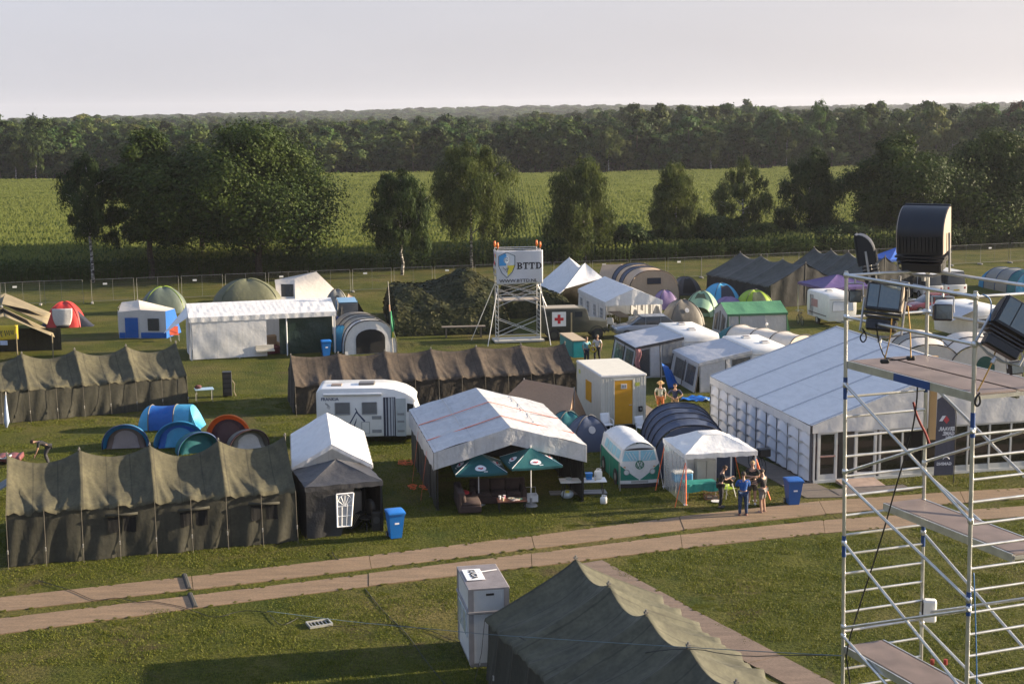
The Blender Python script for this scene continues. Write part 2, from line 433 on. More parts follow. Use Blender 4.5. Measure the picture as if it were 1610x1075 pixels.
# ================================================================== scattering (stuff only)
def scatter(name, pts, rots, scales, protos, label=None):
    """one stuff object whose geometry nodes set the proto meshes on its points"""
    me = bpy.data.meshes.new(name); me.from_pydata(pts, [], [])
    a = me.attributes.new('rz', 'FLOAT', 'POINT'); a.data.foreach_set('value', rots)
    a = me.attributes.new('sc', 'FLOAT_VECTOR', 'POINT'); a.data.foreach_set('vector', [c for s in scales for c in s])
    o = bpy.data.objects.new(name, me); COL.objects.link(o); o['kind'] = 'stuff'
    pc = bpy.data.collections.new(name + '_sources')
    for i, pm in enumerate(protos): pc.objects.link(bpy.data.objects.new(name + '_source', pm))
    ng = bpy.data.node_groups.new(name, 'GeometryNodeTree')
    ng.interface.new_socket('Geometry', in_out='INPUT', socket_type='NodeSocketGeometry')
    ng.interface.new_socket('Geometry', in_out='OUTPUT', socket_type='NodeSocketGeometry')
    N = ng.nodes; gi = N.new('NodeGroupInput'); go = N.new('NodeGroupOutput')
    ip = N.new('GeometryNodeInstanceOnPoints'); ci = N.new('GeometryNodeCollectionInfo')
    ci.inputs['Collection'].default_value = pc; ci.inputs['Separate Children'].default_value = True; ci.inputs['Reset Children'].default_value = True
    ip.inputs['Pick Instance'].default_value = True
    na = N.new('GeometryNodeInputNamedAttribute'); na.data_type = 'FLOAT'; na.inputs['Name'].default_value = 'rz'
    nb = N.new('GeometryNodeInputNamedAttribute'); nb.data_type = 'FLOAT_VECTOR'; nb.inputs['Name'].default_value = 'sc'
    cx = N.new('ShaderNodeCombineXYZ')
    L = ng.links
    L.new(gi.outputs[0], ip.inputs['Points']); L.new(ci.outputs[0], ip.inputs['Instance'])
    L.new(na.outputs[0], cx.inputs['Z']); L.new(cx.outputs[0], ip.inputs['Rotation']); L.new(nb.outputs[0], ip.inputs['Scale'])
    L.new(ip.outputs[0], go.inputs[0])
    md = o.modifiers.new('scatter', 'NODES'); md.node_group = ng
    return o

def quads_mesh(name, C, A, B, tint, mat):
    """many leaf quads: centres C, half axes A and B (n,3), tint (n)"""
    n = len(C)
    V = np.stack([C - A - B, C + A - B, C + A + B, C - A + B], 1).reshape(-1, 3)
    me = bpy.data.meshes.new(name)
    me.vertices.add(4 * n); me.vertices.foreach_set('co', V.ravel())
    me.loops.add(4 * n); me.loops.foreach_set('vertex_index', np.arange(4 * n, dtype=np.int32))
    me.polygons.add(n); me.polygons.foreach_set('loop_start', np.arange(0, 4 * n, 4, dtype=np.int32))
    me.polygons.foreach_set('loop_total', np.full(n, 4, dtype=np.int32))
    at = me.attributes.new('tint', 'FLOAT', 'FACE'); at.data.foreach_set('value', tint.astype(np.float32))
    me.materials.append(mat); me.update(calc_edges=True)
    return me
def unit(v): return v / np.maximum(np.linalg.norm(v, axis=1, keepdims=True), 1e-9)

def crown_arrays(blobs, size, seed, clumps=26, per=40, droop=0.0, spread=.30, up=.35):
    """leaf clumps set over and through the crown's lobes"""
    g = np.random.default_rng(seed)
    Cs = []; Ns = []; Ts = []
    for (c, r, dens) in blobs:
        c = np.array(c, float); r = np.array(r, float)
        k = max(3, int(clumps * dens))
        d = unit(g.normal(size=(k, 3))); d[:, 2] = np.where(d[:, 2] < -.55, -d[:, 2] * .5, d[:, 2])
        rad = g.uniform(.45, 1.03, (k, 1)) ** .7
        cc = c + d * r * rad
        tn = g.uniform(0, 1, k)
        m = max(4, per)
        P = np.repeat(cc, m, 0)
        off = g.normal(size=(k * m, 3)) * np.mean(r) * spread * np.array([1, 1, .7])
        if droop > 0:
            hang = g.exponential(1.0, k * m) * droop
            off[:, 0:2] *= .55; off[:, 2] -= hang
        P = P + off
        Cs.append(P); Ns.append(unit((P - c) / r + g.normal(size=P.shape) * .55 + np.array([0, 0, up])))
        Ts.append(np.clip(np.repeat(tn, m) * .7 + g.uniform(0, .35, k * m), 0, 1))
    C = np.concatenate(Cs); N = np.concatenate(Ns); T = np.concatenate(Ts)
    ok = C[:, 2] > .35; C, N, T = C[ok], N[ok], T[ok]
    n = len(C)
    rv = unit(g.normal(size=(n, 3)))
    if droop > 0: rv = unit(np.array([[0, 0, 1.0]]) + rv * .45)
    A = unit(np.cross(N, rv)); Bv = np.cross(N, A)
    s = size * g.uniform(.6, 1.25, (n, 1))
    return C, A * s * (.7 if droop == 0 else .38), Bv * s * (1.0 if droop == 0 else 1.35), T

LEAF_OAK = leaf_mat('oak_leaves', (.011, .026, .005), (.058, .084, .016), .22)
LEAF_BIRCH = leaf_mat('birch_leaves', (.030, .050, .012), (.108, .130, .036), .35)
LEAF_DARK = leaf_mat('dark_leaves', (.012, .028, .008), (.052, .078, .020), .25)
LEAF_MIX = leaf_mat('woodland_leaves', (.018, .040, .008), (.080, .118, .028), .25, 1)
LEAF_WD = leaf_mat('dark_woodland_leaves', (.012, .030, .007), (.055, .085, .020), .25, 1); LEAF_WB = leaf_mat('pale_woodland_leaves', (.035, .055, .014), (.115, .135, .040), .3, 1)
LEAF_RED = leaf_mat('copper_leaves', (.030, .016, .012), (.07, .035, .022), .25)
BARK = plain('rough_bark', (.065, .05, .038), .95, amt=.5, scale=9, bst=.8, bsc=14)
def birch_bark():
    m, t, b = nt('birch_bark')
    tc = t.nodes.new('ShaderNodeTexCoord'); mp = t.nodes.new('ShaderNodeMapping'); mp.inputs['Scale'].default_value = (2, 2, 5)
    n = t.nodes.new('ShaderNodeTexNoise'); n.inputs['Scale'].default_value = 1.4; n.inputs['Detail'].default_value = 6
    t.links.new(tc.outputs['Object'], mp.inputs['Vector']); t.links.new(mp.outputs['Vector'], n.inputs['Vector'])
    r = t.nodes.new('ShaderNodeValToRGB'); e = r.color_ramp.elements
    e[0].position = .45; e[0].color = (.05, .045, .04, 1); e[1].position = .56; e[1].color = (.42, .40, .37, 1)
    t.links.new(n.outputs['Fac'], r.inputs['Fac']); t.links.new(r.outputs['Color'], b.inputs['Base Color']); b.inputs['Roughness'].default_value = .85
    return m
BIRCHBARK = birch_bark()

def limb(mb, p0, p1, r0, r1, rr, seg=5, wob=.12):
    p0 = Vector(p0); p1 = Vector(p1); L = (p1 - p0).length
    pts = []; rs = []
    for i in range(seg + 1):
        f = i / seg; p = p0.lerp(p1, f)
        if 0 < i: p += Vector((rr.uniform(-1, 1), rr.uniform(-1, 1), rr.uniform(-.5, .5))) * L * wob * .3
        pts.append(p); rs.append(r0 + (r1 - r0) * f)
    mb.tube(pts, rs, 7)
    return pts
def tree(name, label, loc, h, blobs, leaf, bark, size, seed, trunk_r=.25, lean=(0, 0), clumps=26, per=40, droop=0.0, spread=.30, rz=0.0, group='trees in the row behind the fence', cat='tree', top=.8, nl=7):
    root = thing(name, label, cat, loc, rz, group)
    rr = random.Random(seed)
    mb = MB()
    tp = limb(mb, (0, 0, -.1), (lean[0], lean[1], h * top), trunk_r, trunk_r * .18, rr, 8, .05)
    big = sorted(blobs, key=lambda b: -b[1][0])[:nl]
    for (c, r, d) in big:
        zt = max(h * .14, min(h * .7, c[2] - r[2] * .9)); f = zt / (h * top)
        st = Vector((lean[0] * f, lean[1] * f, zt))
        pts = limb(mb, st, Vector(c), trunk_r * .42, trunk_r * .1, rr, 5, .18)
        for q in range(3):
            e = Vector(c) + Vector((rr.uniform(-.8, .8) * r[0], rr.uniform(-.8, .8) * r[1], rr.uniform(-.2, .8) * r[2]))
            limb(mb, pts[3], e, trunk_r * .16, trunk_r * .04, rr, 3, .2)
    mb.build('trunk', bark, root, smooth=True)
    me = quads_mesh('crown', *crown_arrays(blobs, size, seed, clumps, per, droop, spread), leaf)
    o = bpy.data.objects.new('crown', me); COL.objects.link(o); o.parent = root
    return root

def lobes(w, h0, h1, n, seed, shape='oak'):
    """crown lobes for a crown of width w between heights h0 and h1"""
    rr = random.Random(seed); out = []
    H = h1 - h0
    for i in range(n):
        f = (i + .5) / n
        z = h0 + H * (.12 + .76 * f)
        if shape == 'oak': prof = math.sin(math.pi * min(1, .18 + .74 * f)) ** .75
        elif shape == 'birch': prof = math.sin(math.pi * (.20 + .66 * f)) ** .7
        else: prof = 1.08 - .75 * f
        R_ = w / 2 * prof * rr.uniform(.72, 1.2)
        a = i * 2.4 + rr.uniform(-.5, .5); rad = R_ * rr.uniform(.40, .85)
        s = max(.7, R_ * rr.uniform(.30, .58))
        out.append(((math.cos(a) * rad, math.sin(a) * rad, z), (s, s, s * rr.uniform(.65, .95)), (s / (w * .25)) ** 1.3))
    out.append(((0, 0, h1 - H * .16), (w * .16, w * .16, H * .15), .6))
    return out

def put_tree(kind, label, px, py_base, dY, px_w, py_top, seed, **k):
    base = G(px, py_base); f = (base.y + dY) / base.y
    base = Vector((base.x * f, base.y + dY, 0)) if dY else base
    Y = base.y; w_ = px_w * Y / FPX * 1.01
    h = AT(px, py_top, Y).z
    if kind == 'oak':
        return tree('oak_tree', label, base, h, lobes(w_, h * k.pop('low', .14), h, k.pop('n', 18), seed, 'oak'), k.pop('leaf', LEAF_OAK), BARK, .105, seed, .34, clumps=34, per=150, spread=.30, **k)
    if kind == 'birch':
        return tree('birch_tree', label, base, h, lobes(w_, h * k.pop('low', .2), h, k.pop('n', 15), seed, 'birch'), k.pop('leaf', LEAF_BIRCH), k.pop('bark', BIRCHBARK), .10, seed, .17, clumps=k.pop('clumps', 24), per=120, droop=k.pop('droop', .55), spread=.30, top=.9, **k)
    if kind == 'bush':
        return tree('bush', label, base, h, lobes(w_, .2, h, k.pop('n', 9), seed, 'oak'), k.pop('leaf', LEAF_DARK), BARK, .10, seed, .08, clumps=22, per=80, spread=.34, group='bushes along the fence', cat='bush', nl=4, **k)

put_tree('birch', 'slender birch with a pale trunk at the left edge of the big dark oaks', 147, 448, 2, 108, 236, 11, low=.24, clumps=15, leaf=LEAF_DARK, droop=.4)
put_tree('oak', 'tall oak with a ragged rounded top between the birch and the broadest oak', 240, 444, 3, 160, 203, 12, n=17)
put_tree('oak', 'broadest and darkest oak, right of the left tree group', 408, 438, 3, 262, 192, 13, n=26, low=.12)
put_tree('oak', 'lower dark oak filling the gap between the two large oaks', 318, 436, 7, 150, 228, 14, n=14)
put_tree('birch', 'short round dark birch, left one of the pair behind the camouflage net', 632, 436, 2, 112, 262, 15, low=.2, leaf=LEAF_DARK, droop=.5)
put_tree('birch', 'wide drooping birch with a forked trunk behind the camouflage net', 742, 424, 2, 142, 214, 16, low=.2, n=19, droop=.75)
put_tree('birch', 'willowy weeping birch above the white peaked tent', 920, 414, 2, 112, 240, 17, low=.06, n=16, droop=1.05, lean=(-.5, 0))
put_tree('birch', 'narrow pointed birch above the beige tunnel tent', 1063, 404, 2, 92, 248, 18, low=.06, n=13, droop=.7)
put_tree('birch', 'thin open birch between the round bush and the dense birch', 1168, 396, 2, 84, 246, 19, low=.08, n=11, droop=.6, clumps=16)
put_tree('birch', 'dense dark birch with a broad skirt behind the rear army tents', 1272, 392, 2, 112, 226, 20, low=.05, n=17, leaf=LEAF_DARK, droop=.6)
put_tree('oak', 'dark bushy oak left of the raised floodlight', 1412, 392, 3, 158, 208, 21, n=18, low=.05)
put_tree('oak', 'dark oak behind and right of the raised floodlight', 1552, 386, 3, 176, 206, 22, n=19, low=.05)
put_tree('oak', 'oak cut off by the right edge of the picture', 1680, 384, 4, 170, 200, 23, n=16, low=.05)
put_tree('bush', 'dark low bush beside the weeping birch', 985, 408, 1, 66, 352, 31)
put_tree('bush', 'round dark green bush under the thin birch', 1130, 402, 1, 82, 340, 32, n=11)
put_tree('bush', 'pale green scrub left of the dense dark birch', 1205, 398, 1, 72, 352, 33, leaf=LEAF_BIRCH)
put_tree('bush', 'scrubby bush under the dark bushy oak', 1335, 396, 1, 96, 352, 34)
put_tree('bush', 'bush at the foot of the oak behind the floodlight', 1480, 392, 1, 110, 345, 35)
put_tree('bush', 'bush behind the fence near the right picture edge', 1590, 388, 1, 90, 340, 36)
put_tree('bush', 'small bush between the weeping and the pointed birch', 1025, 404, 1, 50, 366, 37)
put_tree('bush', 'low scrub in the gap left of the weeping birch', 872, 414, 1, 50, 382, 38)

# ================================================================== woodland behind the maize
def canopy_proto(i, leaf, h, w_, low, dens, size, shape='oak', trunk=BARK):
    n = 9
    bl = lobes(w_, h * low, h, n, 100 + i, shape)
    C, A, B, T = crown_arrays(bl, size, 200 + i, int(16 * dens), 46, 0, .28)
    me = quads_mesh('woodland_tree', C, A, B, T, leaf)
    bm = bmesh.new(); bm.from_mesh(me)
    me.materials.append(trunk)
    tb = MB().tube([(0, 0, 0), (.2, .1, h * .4), (.1, 0, h * .8)], [.22, .15, .05], 5)
    vs = [bm.verts.new(p) for p in tb.v]
    for f in tb.f:
        ff = bm.faces.new([vs[i] for i in f]); ff.material_index = 1
    bm.to_mesh(me); bm.free()
    return me
protos = [canopy_proto(0, LEAF_MIX, 12, 8.5, .1, 1, .27), canopy_proto(1, LEAF_WD, 13, 8, .08, 1, .27), canopy_proto(2, LEAF_MIX, 11, 6.5, .12, 1, .25, 'birch'),
          canopy_proto(3, LEAF_WD, 12.5, 9, .06, 1.1, .28), canopy_proto(4, LEAF_WB, 12, 6, .2, .8, .25, 'birch'), canopy_proto(5, LEAF_WD, 13, 5.5, .1, .9, .25, 'cone')]
FE0, FE1 = G(50, 277, 2.2), G(1350, 262, 2.2)          # far edge of the maize
def edgeY(x): return FE0.y + (x - FE0.x) / (FE1.x - FE0.x) * (FE1.y - FE0.y)
g = np.random.default_rng(5)
pts = []; rz = []; sc = []
Y = 0.0
row = 0
while Y < 1150:
    sp = 5.0 if row < 4 else (7.5 if Y < 150 else 12.0 if Y < 500 else 17.0)
    half = (345 + Y) * .40 + 25
    x = -half
    while x < half:
        px_ = x + g.uniform(-.4, .4) * sp; py_ = edgeY(x) + 5 + Y + g.uniform(-.5, .5) * sp
        s = g.uniform(.62, 1.16) * (1.0 if Y < 60 else 1.05)
        if x > 40: s *= 1.10
        if x < -60: s *= 1.03
        wv = 1 + .14 * math.sin(px_ * .07 + 1) * math.cos(py_ * .021) + .10 * math.sin(px_ * .019) + .06 * math.sin(px_ * .21)
        if not (60 < Y < 110 and -50 < x < 10 and g.uniform() < .85):
            if row == 0 and g.uniform() < .35: s *= .6
            pts.append((px_, py_, -.1)); rz.append(g.uniform(0, 6.28)); sc.append((s * 1.1 * (1.25 if sp > 10 else 1), s * 1.1 * (1.25 if sp > 10 else 1), s * wv))
        x += sp
    Y += sp * .9; row += 1
idx = g.permutation(len(pts))
scatter('woodland', [pts[i] for i in idx], [rz[i] for i in idx], [sc[i] for i in idx], protos)
# the hills' woods
pts = []; rz = []; sc = []
for i in range(5200):
    Y = 1500 + 3300 * g.uniform() ** 1.5; x = g.uniform(-1, 1) * (Y * .40 + 60)
    z = hill_fn((x + 2600) / 5200, (Y - 1500) / 3500)[2]
    s = g.uniform(.75, 1.15)
    pts.append((x, Y, z - 1)); rz.append(g.uniform(0, 6.28)); sc.append((s * 3.6, s * 3.6, s * 1.25))
scatter('hill_woods', pts, rz, sc, protos[:4])

# individual trees standing out of the wood's edge
def edge_tree(label, px, w_px, py_top, seed, leaf, kind='birch', bark=BIRCHBARK, dy=2.0, low=.3, name=None):
    x = ray(px, 300).x / ray(px, 300).y * 340
    Y = edgeY(x) + dy; x = ray(px, 300).x / ray(px, 300).y * Y
    h = AT(px, py_top, Y).z; w_ = w_px * Y / FPX
    tree(name or ('birch_tree' if kind == 'birch' else 'oak_tree'), label, (x, Y, 0), h, lobes(w_, h * low, h, 9, seed, kind), leaf, bark, .22, seed, .2, clumps=18, per=50, droop=.3 if kind == 'birch' else 0, group='trees standing out at the edge of the far wood', top=.85, nl=4)
edge_tree('small brownish birch with a white trunk at the far left wood edge', 27, 26, 224, 61, LEAF_BIRCH)
edge_tree('pale thin birch second from the left along the far wood edge', 58, 26, 222, 62, LEAF_MIX)
edge_tree('brown crowned birch with a white trunk in the middle of the far wood edge', 957, 48, 200, 63, LEAF_BIRCH, low=.35)
edge_tree('pale birch with a bare white trunk left of the tall poplar in the far wood', 1117, 40, 218, 64, LEAF_BIRCH, low=.35)
edge_tree('slim light green birch close to the tall poplar in the far wood', 1236, 30, 202, 65, LEAF_BIRCH, low=.25)
edge_tree('tallest tree of the far wood, rising above the horizon', 1286, 62, 155, 66, LEAF_MIX, 'birch', BARK, dy=6, low=.1, name='poplar_tree')
edge_tree('copper red tree at the top right of the far wood', 1592, 56, 160, 67, LEAF_RED, 'oak', BARK, dy=10, low=.1, name='copper_beech_tree')
edge_tree('tall leafy tree left of the copper red one', 1548, 60, 164, 68, LEAF_MIX, 'oak', BARK, dy=9, low=.1)
edge_tree('rounded tree breaking the horizon at the upper left', 60, 90, 180, 69, LEAF_DARK, 'oak', BARK, dy=9, low=.1)
edge_tree('dark tree cut off at the left picture edge in the far wood', 2, 60, 180, 70, LEAF_DARK, 'oak', BARK, dy=5, low=.1)
edge_tree('reddish birch among the dark trees above the right oaks', 1495, 44, 200, 71, LEAF_BIRCH, 'birch', BIRCHBARK, dy=2, low=.25)

# ================================================================== maize field
def maize_proto(i):
    g = np.random.default_rng(300 + i)
    C = []; A = []; B = []; T = []
    W = 5.0
    for r in range(7):
        yy = -W / 2 + (r + .5) * W / 7
        for k in range(12):
            xx = -W / 2 + (k + .5) * W / 12 + g.uniform(-.1, .1); y2 = yy + g.uniform(-.08, .08)
            h = g.uniform(1.9, 2.35)
            C.append((xx, y2, h * .5)); A.append((.02, 0.01, 0)); B.append((0, 0, h * .5)); T.append(.25)
            for q in range(7):
                a = g.uniform(0, 6.28); z = h * g.uniform(.3, .93); l = g.uniform(.24, .42)
                d = np.array([math.cos(a), math.sin(a), g.uniform(-.25, .7)])
                s = np.array([-math.sin(a), math.cos(a), 0]) * g.uniform(.035, .06)
                C.append(tuple(np.array((xx, y2, z)) + d * l)); A.append(tuple(d * l)); B.append(tuple(s + np.array([0, 0, .015]))); T.append(g.uniform(.0, .62))
            for q in range(3):   # pale tassel
                C.append((xx + g.uniform(-.08, .08), y2 + g.uniform(-.08, .08), h + .08)); A.append((.03 * g.choice([-1, 1]), .02, 0)); B.append((g.uniform(-.06, .06), g.uniform(-.06, .06), .16)); T.append(1.0)
    return quads_mesh('maize_patch', np.array(C), np.array(A), np.array(B), np.array(T), MAIZE)
MAIZE = leaf_mat('maize_leaves', (.030, .066, .011), (.170, .198, .052), .30)
mp_ = [maize_proto(i) for i in range(4)]
NE0, NE1 = G(0, 445), G(1600, 388)                      # near edge of the maize, behind the tree row
def nearY(x): return NE0.y + 1 + (x - NE0.x) / (NE1.x - NE0.x) * (NE1.y - NE0.y)
pts = []; rz = []; sc = []
x = -170
ang = .02
while x < 190:
    y = nearY(x)
    while y < edgeY(x) - 4:
        if abs(x) < y * .40 + 12:
            gp = .92 + .12 * math.sin(x * .05 + y * .03)
            pts.append((x, y, 0)); rz.append(g.choice([0, math.pi]) + g.uniform(-.03, .03)); s = g.uniform(.92, 1.06); sc.append((1.02, 1.02, s * gp))
        y += 5.0
    x += 5.0
idx = g.permutation(len(pts))
scatter('maize_field', [pts[i] for i in idx], [rz[i] for i in idx], [sc[i] for i in idx], mp_)

# ================================================================== grass
def grass_proto(i, W=1.5, n=1100):
    g = np.random.default_rng(400 + i)
    P = np.column_stack([g.uniform(-W / 2, W / 2, (n, 2)), np.zeros(n)])
    cl = g.uniform(-W / 2, W / 2, (16, 2)); j = g.integers(0, 16, n // 2); P[:n // 2, :2] = cl[j] + g.normal(size=(n // 2, 2)) * .12
    h = g.uniform(.018, .045, n); h[:n // 3] *= 1.3
    a = g.uniform(0, 6.28, n)
    up = unit(np.column_stack([np.cos(a) * .6, np.sin(a) * .6, np.ones(n)])) * (h / 2)[:, None]
    sd_ = np.column_stack([-np.sin(a), np.cos(a), np.zeros(n)]) * g.uniform(.005, .010, n)[:, None]
    C = P + up
    return quads_mesh('grass_patch', C, sd_, up, g.uniform(0, 1, n), GRASSB)
GRASSB = leaf_mat('grass_blades', (.066, .094, .012), (.178, .178, .034), .3)
gp_ = [grass_proto(i) for i in range(4)]
pts = []; rz = []; sc = []
y = 29.0
while y < 78:
    st = 1.4 if y < 60 else 1.9
    x = -y * .40 - 1
    while x < y * .40 + 1:
        X, Yy = x + g.uniform(-.3, .3), y + g.uniform(-.3, .3)
        bad = any(in_poly(X + dx, Yy + dy, P) for P in NO_GRASS for dx, dy in ((0, 0), (.62, 0), (-.62, 0), (0, .62), (0, -.62)))
        if not bad and g.uniform() < .9:
            s = g.uniform(.7, 1.25); pts.append((X, Yy, 0)); rz.append(g.uniform(0, 6.28)); sc.append((1.05, 1.05, s))
        elif bad and g.uniform() < .8:
            for q in range(3):
                X2, Y2 = X + g.uniform(-.5, .5), Yy + g.uniform(-.5, .5)
                if not any(in_poly(X2 + dx, Y2 + dy, P) for P in NO_GRASS for dx, dy in ((0, 0), (.24, 0), (-.24, 0), (0, .24), (0, -.24))):
                    pts.append((X2, Y2, 0)); rz.append(g.uniform(0, 6.28)); sc.append((.24, .24, .5))
        x += st
    y += st
for A_ in (LANE_A[0], LANE_A[1], LANE_B[0], LANE_B[1], [e0, e1b], [e0 + nv_ * 1.15, e1b + nv_ * 1.15]):   # ragged edges along the plates
    for a, b in zip(A_, A_[1:]):
        n = int((b - a).length / .22)
        for k in range(n):
            if g.uniform() < .35:
                p = a.lerp(b, (k + g.uniform()) / n); q = g.normal() * .04
                pts.append((p.x + q * .2, p.y + q, .02)); rz.append(g.uniform(0, 6.28)); s = g.uniform(.05, .10); sc.append((s, s, g.uniform(.4, .8)))
scatter('grass', pts, rz, sc, gp_)

# ================================================================== air
HAZE = True
if HAZE:
    mb = MB(); mb.box((0, 2200, 34.5), (5600, 6000, 73))
    m = bpy.data.materials.new('haze_air'); m.use_nodes = True; t = m.node_tree
    t.nodes.remove(t.nodes['Principled BSDF'])
    pv = t.nodes.new('ShaderNodeVolumePrincipled'); pv.inputs['Color'].default_value = (.86, .9, 1, 1); pv.inputs['Density'].default_value = .0001
    pv.inputs['Anisotropy'].default_value = .25
    t.links.new(pv.outputs[0], t.nodes['Material Output'].inputs['Volume'])
    struct(mb.build('haze', m), 'stuff')
# ================================================================== tent fabrics
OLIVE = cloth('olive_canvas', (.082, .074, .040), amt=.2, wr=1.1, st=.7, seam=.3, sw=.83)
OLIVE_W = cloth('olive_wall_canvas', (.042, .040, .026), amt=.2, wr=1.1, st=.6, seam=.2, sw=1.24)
KHAKI = cloth('khaki_canvas', (.20, .165, .10), amt=.14)
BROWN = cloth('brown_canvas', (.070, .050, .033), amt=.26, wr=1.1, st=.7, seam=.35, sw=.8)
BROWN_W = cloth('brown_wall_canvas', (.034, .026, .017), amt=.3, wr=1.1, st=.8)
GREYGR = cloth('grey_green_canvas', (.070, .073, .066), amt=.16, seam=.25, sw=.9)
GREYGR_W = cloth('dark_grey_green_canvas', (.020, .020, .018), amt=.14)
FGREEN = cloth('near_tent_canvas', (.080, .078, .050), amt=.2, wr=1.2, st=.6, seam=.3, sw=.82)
WHITE = cloth('white_pvc', (.82, .82, .82), rough=.5, amt=.04, wr=2.0, st=.55, trans=.22, seam=.07, sw=1.9)
WHITE_W = cloth('white_wall_pvc', (.78, .78, .78), rough=.5, amt=.05, wr=1.1, st=.45, trans=.25, seam=.09, sw=1.6)
TARP = cloth('greyish_tarpaulin', (.62, .63, .65), rough=.4, amt=.08, wr=2.2, st=.9, trans=.22, seam=.1, sw=1.45)
BLACKC = cloth('black_fabric', (.022, .022, .024), rough=.55, amt=.1, wr=1.8, st=.8)
BLACKTOP = cloth('charcoal_roof_fabric', (.045, .045, .05), rough=.55, amt=.1, wr=2.2, st=.5)
DKGREEN = cloth('dark_green_pe', (.015, .035, .026), rough=.4, wr=1.4, st=1.0)
SEAM = plain('dark_seam', (.08, .08, .085), .7)
POLE = plain('dull_pole_tip', (.16, .15, .13), .7)
STEEL = plain('galvanised_steel', (.45, .45, .45), .4, .6, amt=.15, scale=8)
WHITEP = plain('white_painted_metal', (.78, .78, .78), .35, amt=.03)
BLACKP = plain('black_plastic', (.015, .015, .016), .45, amt=.2)
DARKIN = plain('dark_interior', (.012, .012, .012), .9)  # shade inside open tents, put into the colour of solid panels
ORANGE = plain('orange_webbing', (.75, .14, .03), .6)
ROPE = plain('dark_rope', (.10, .09, .07), .9)
WROPE = plain('pale_rope', (.55, .53, .48), .9)
FILM = clear_film('clear_window_film', .45)
DKFILM = clear_film('dark_window_film', .8, (.06, .065, .07), .12)
def sag_cosh(t, k=2.2):
    return 1 - abs(2 * t - 1) ** k

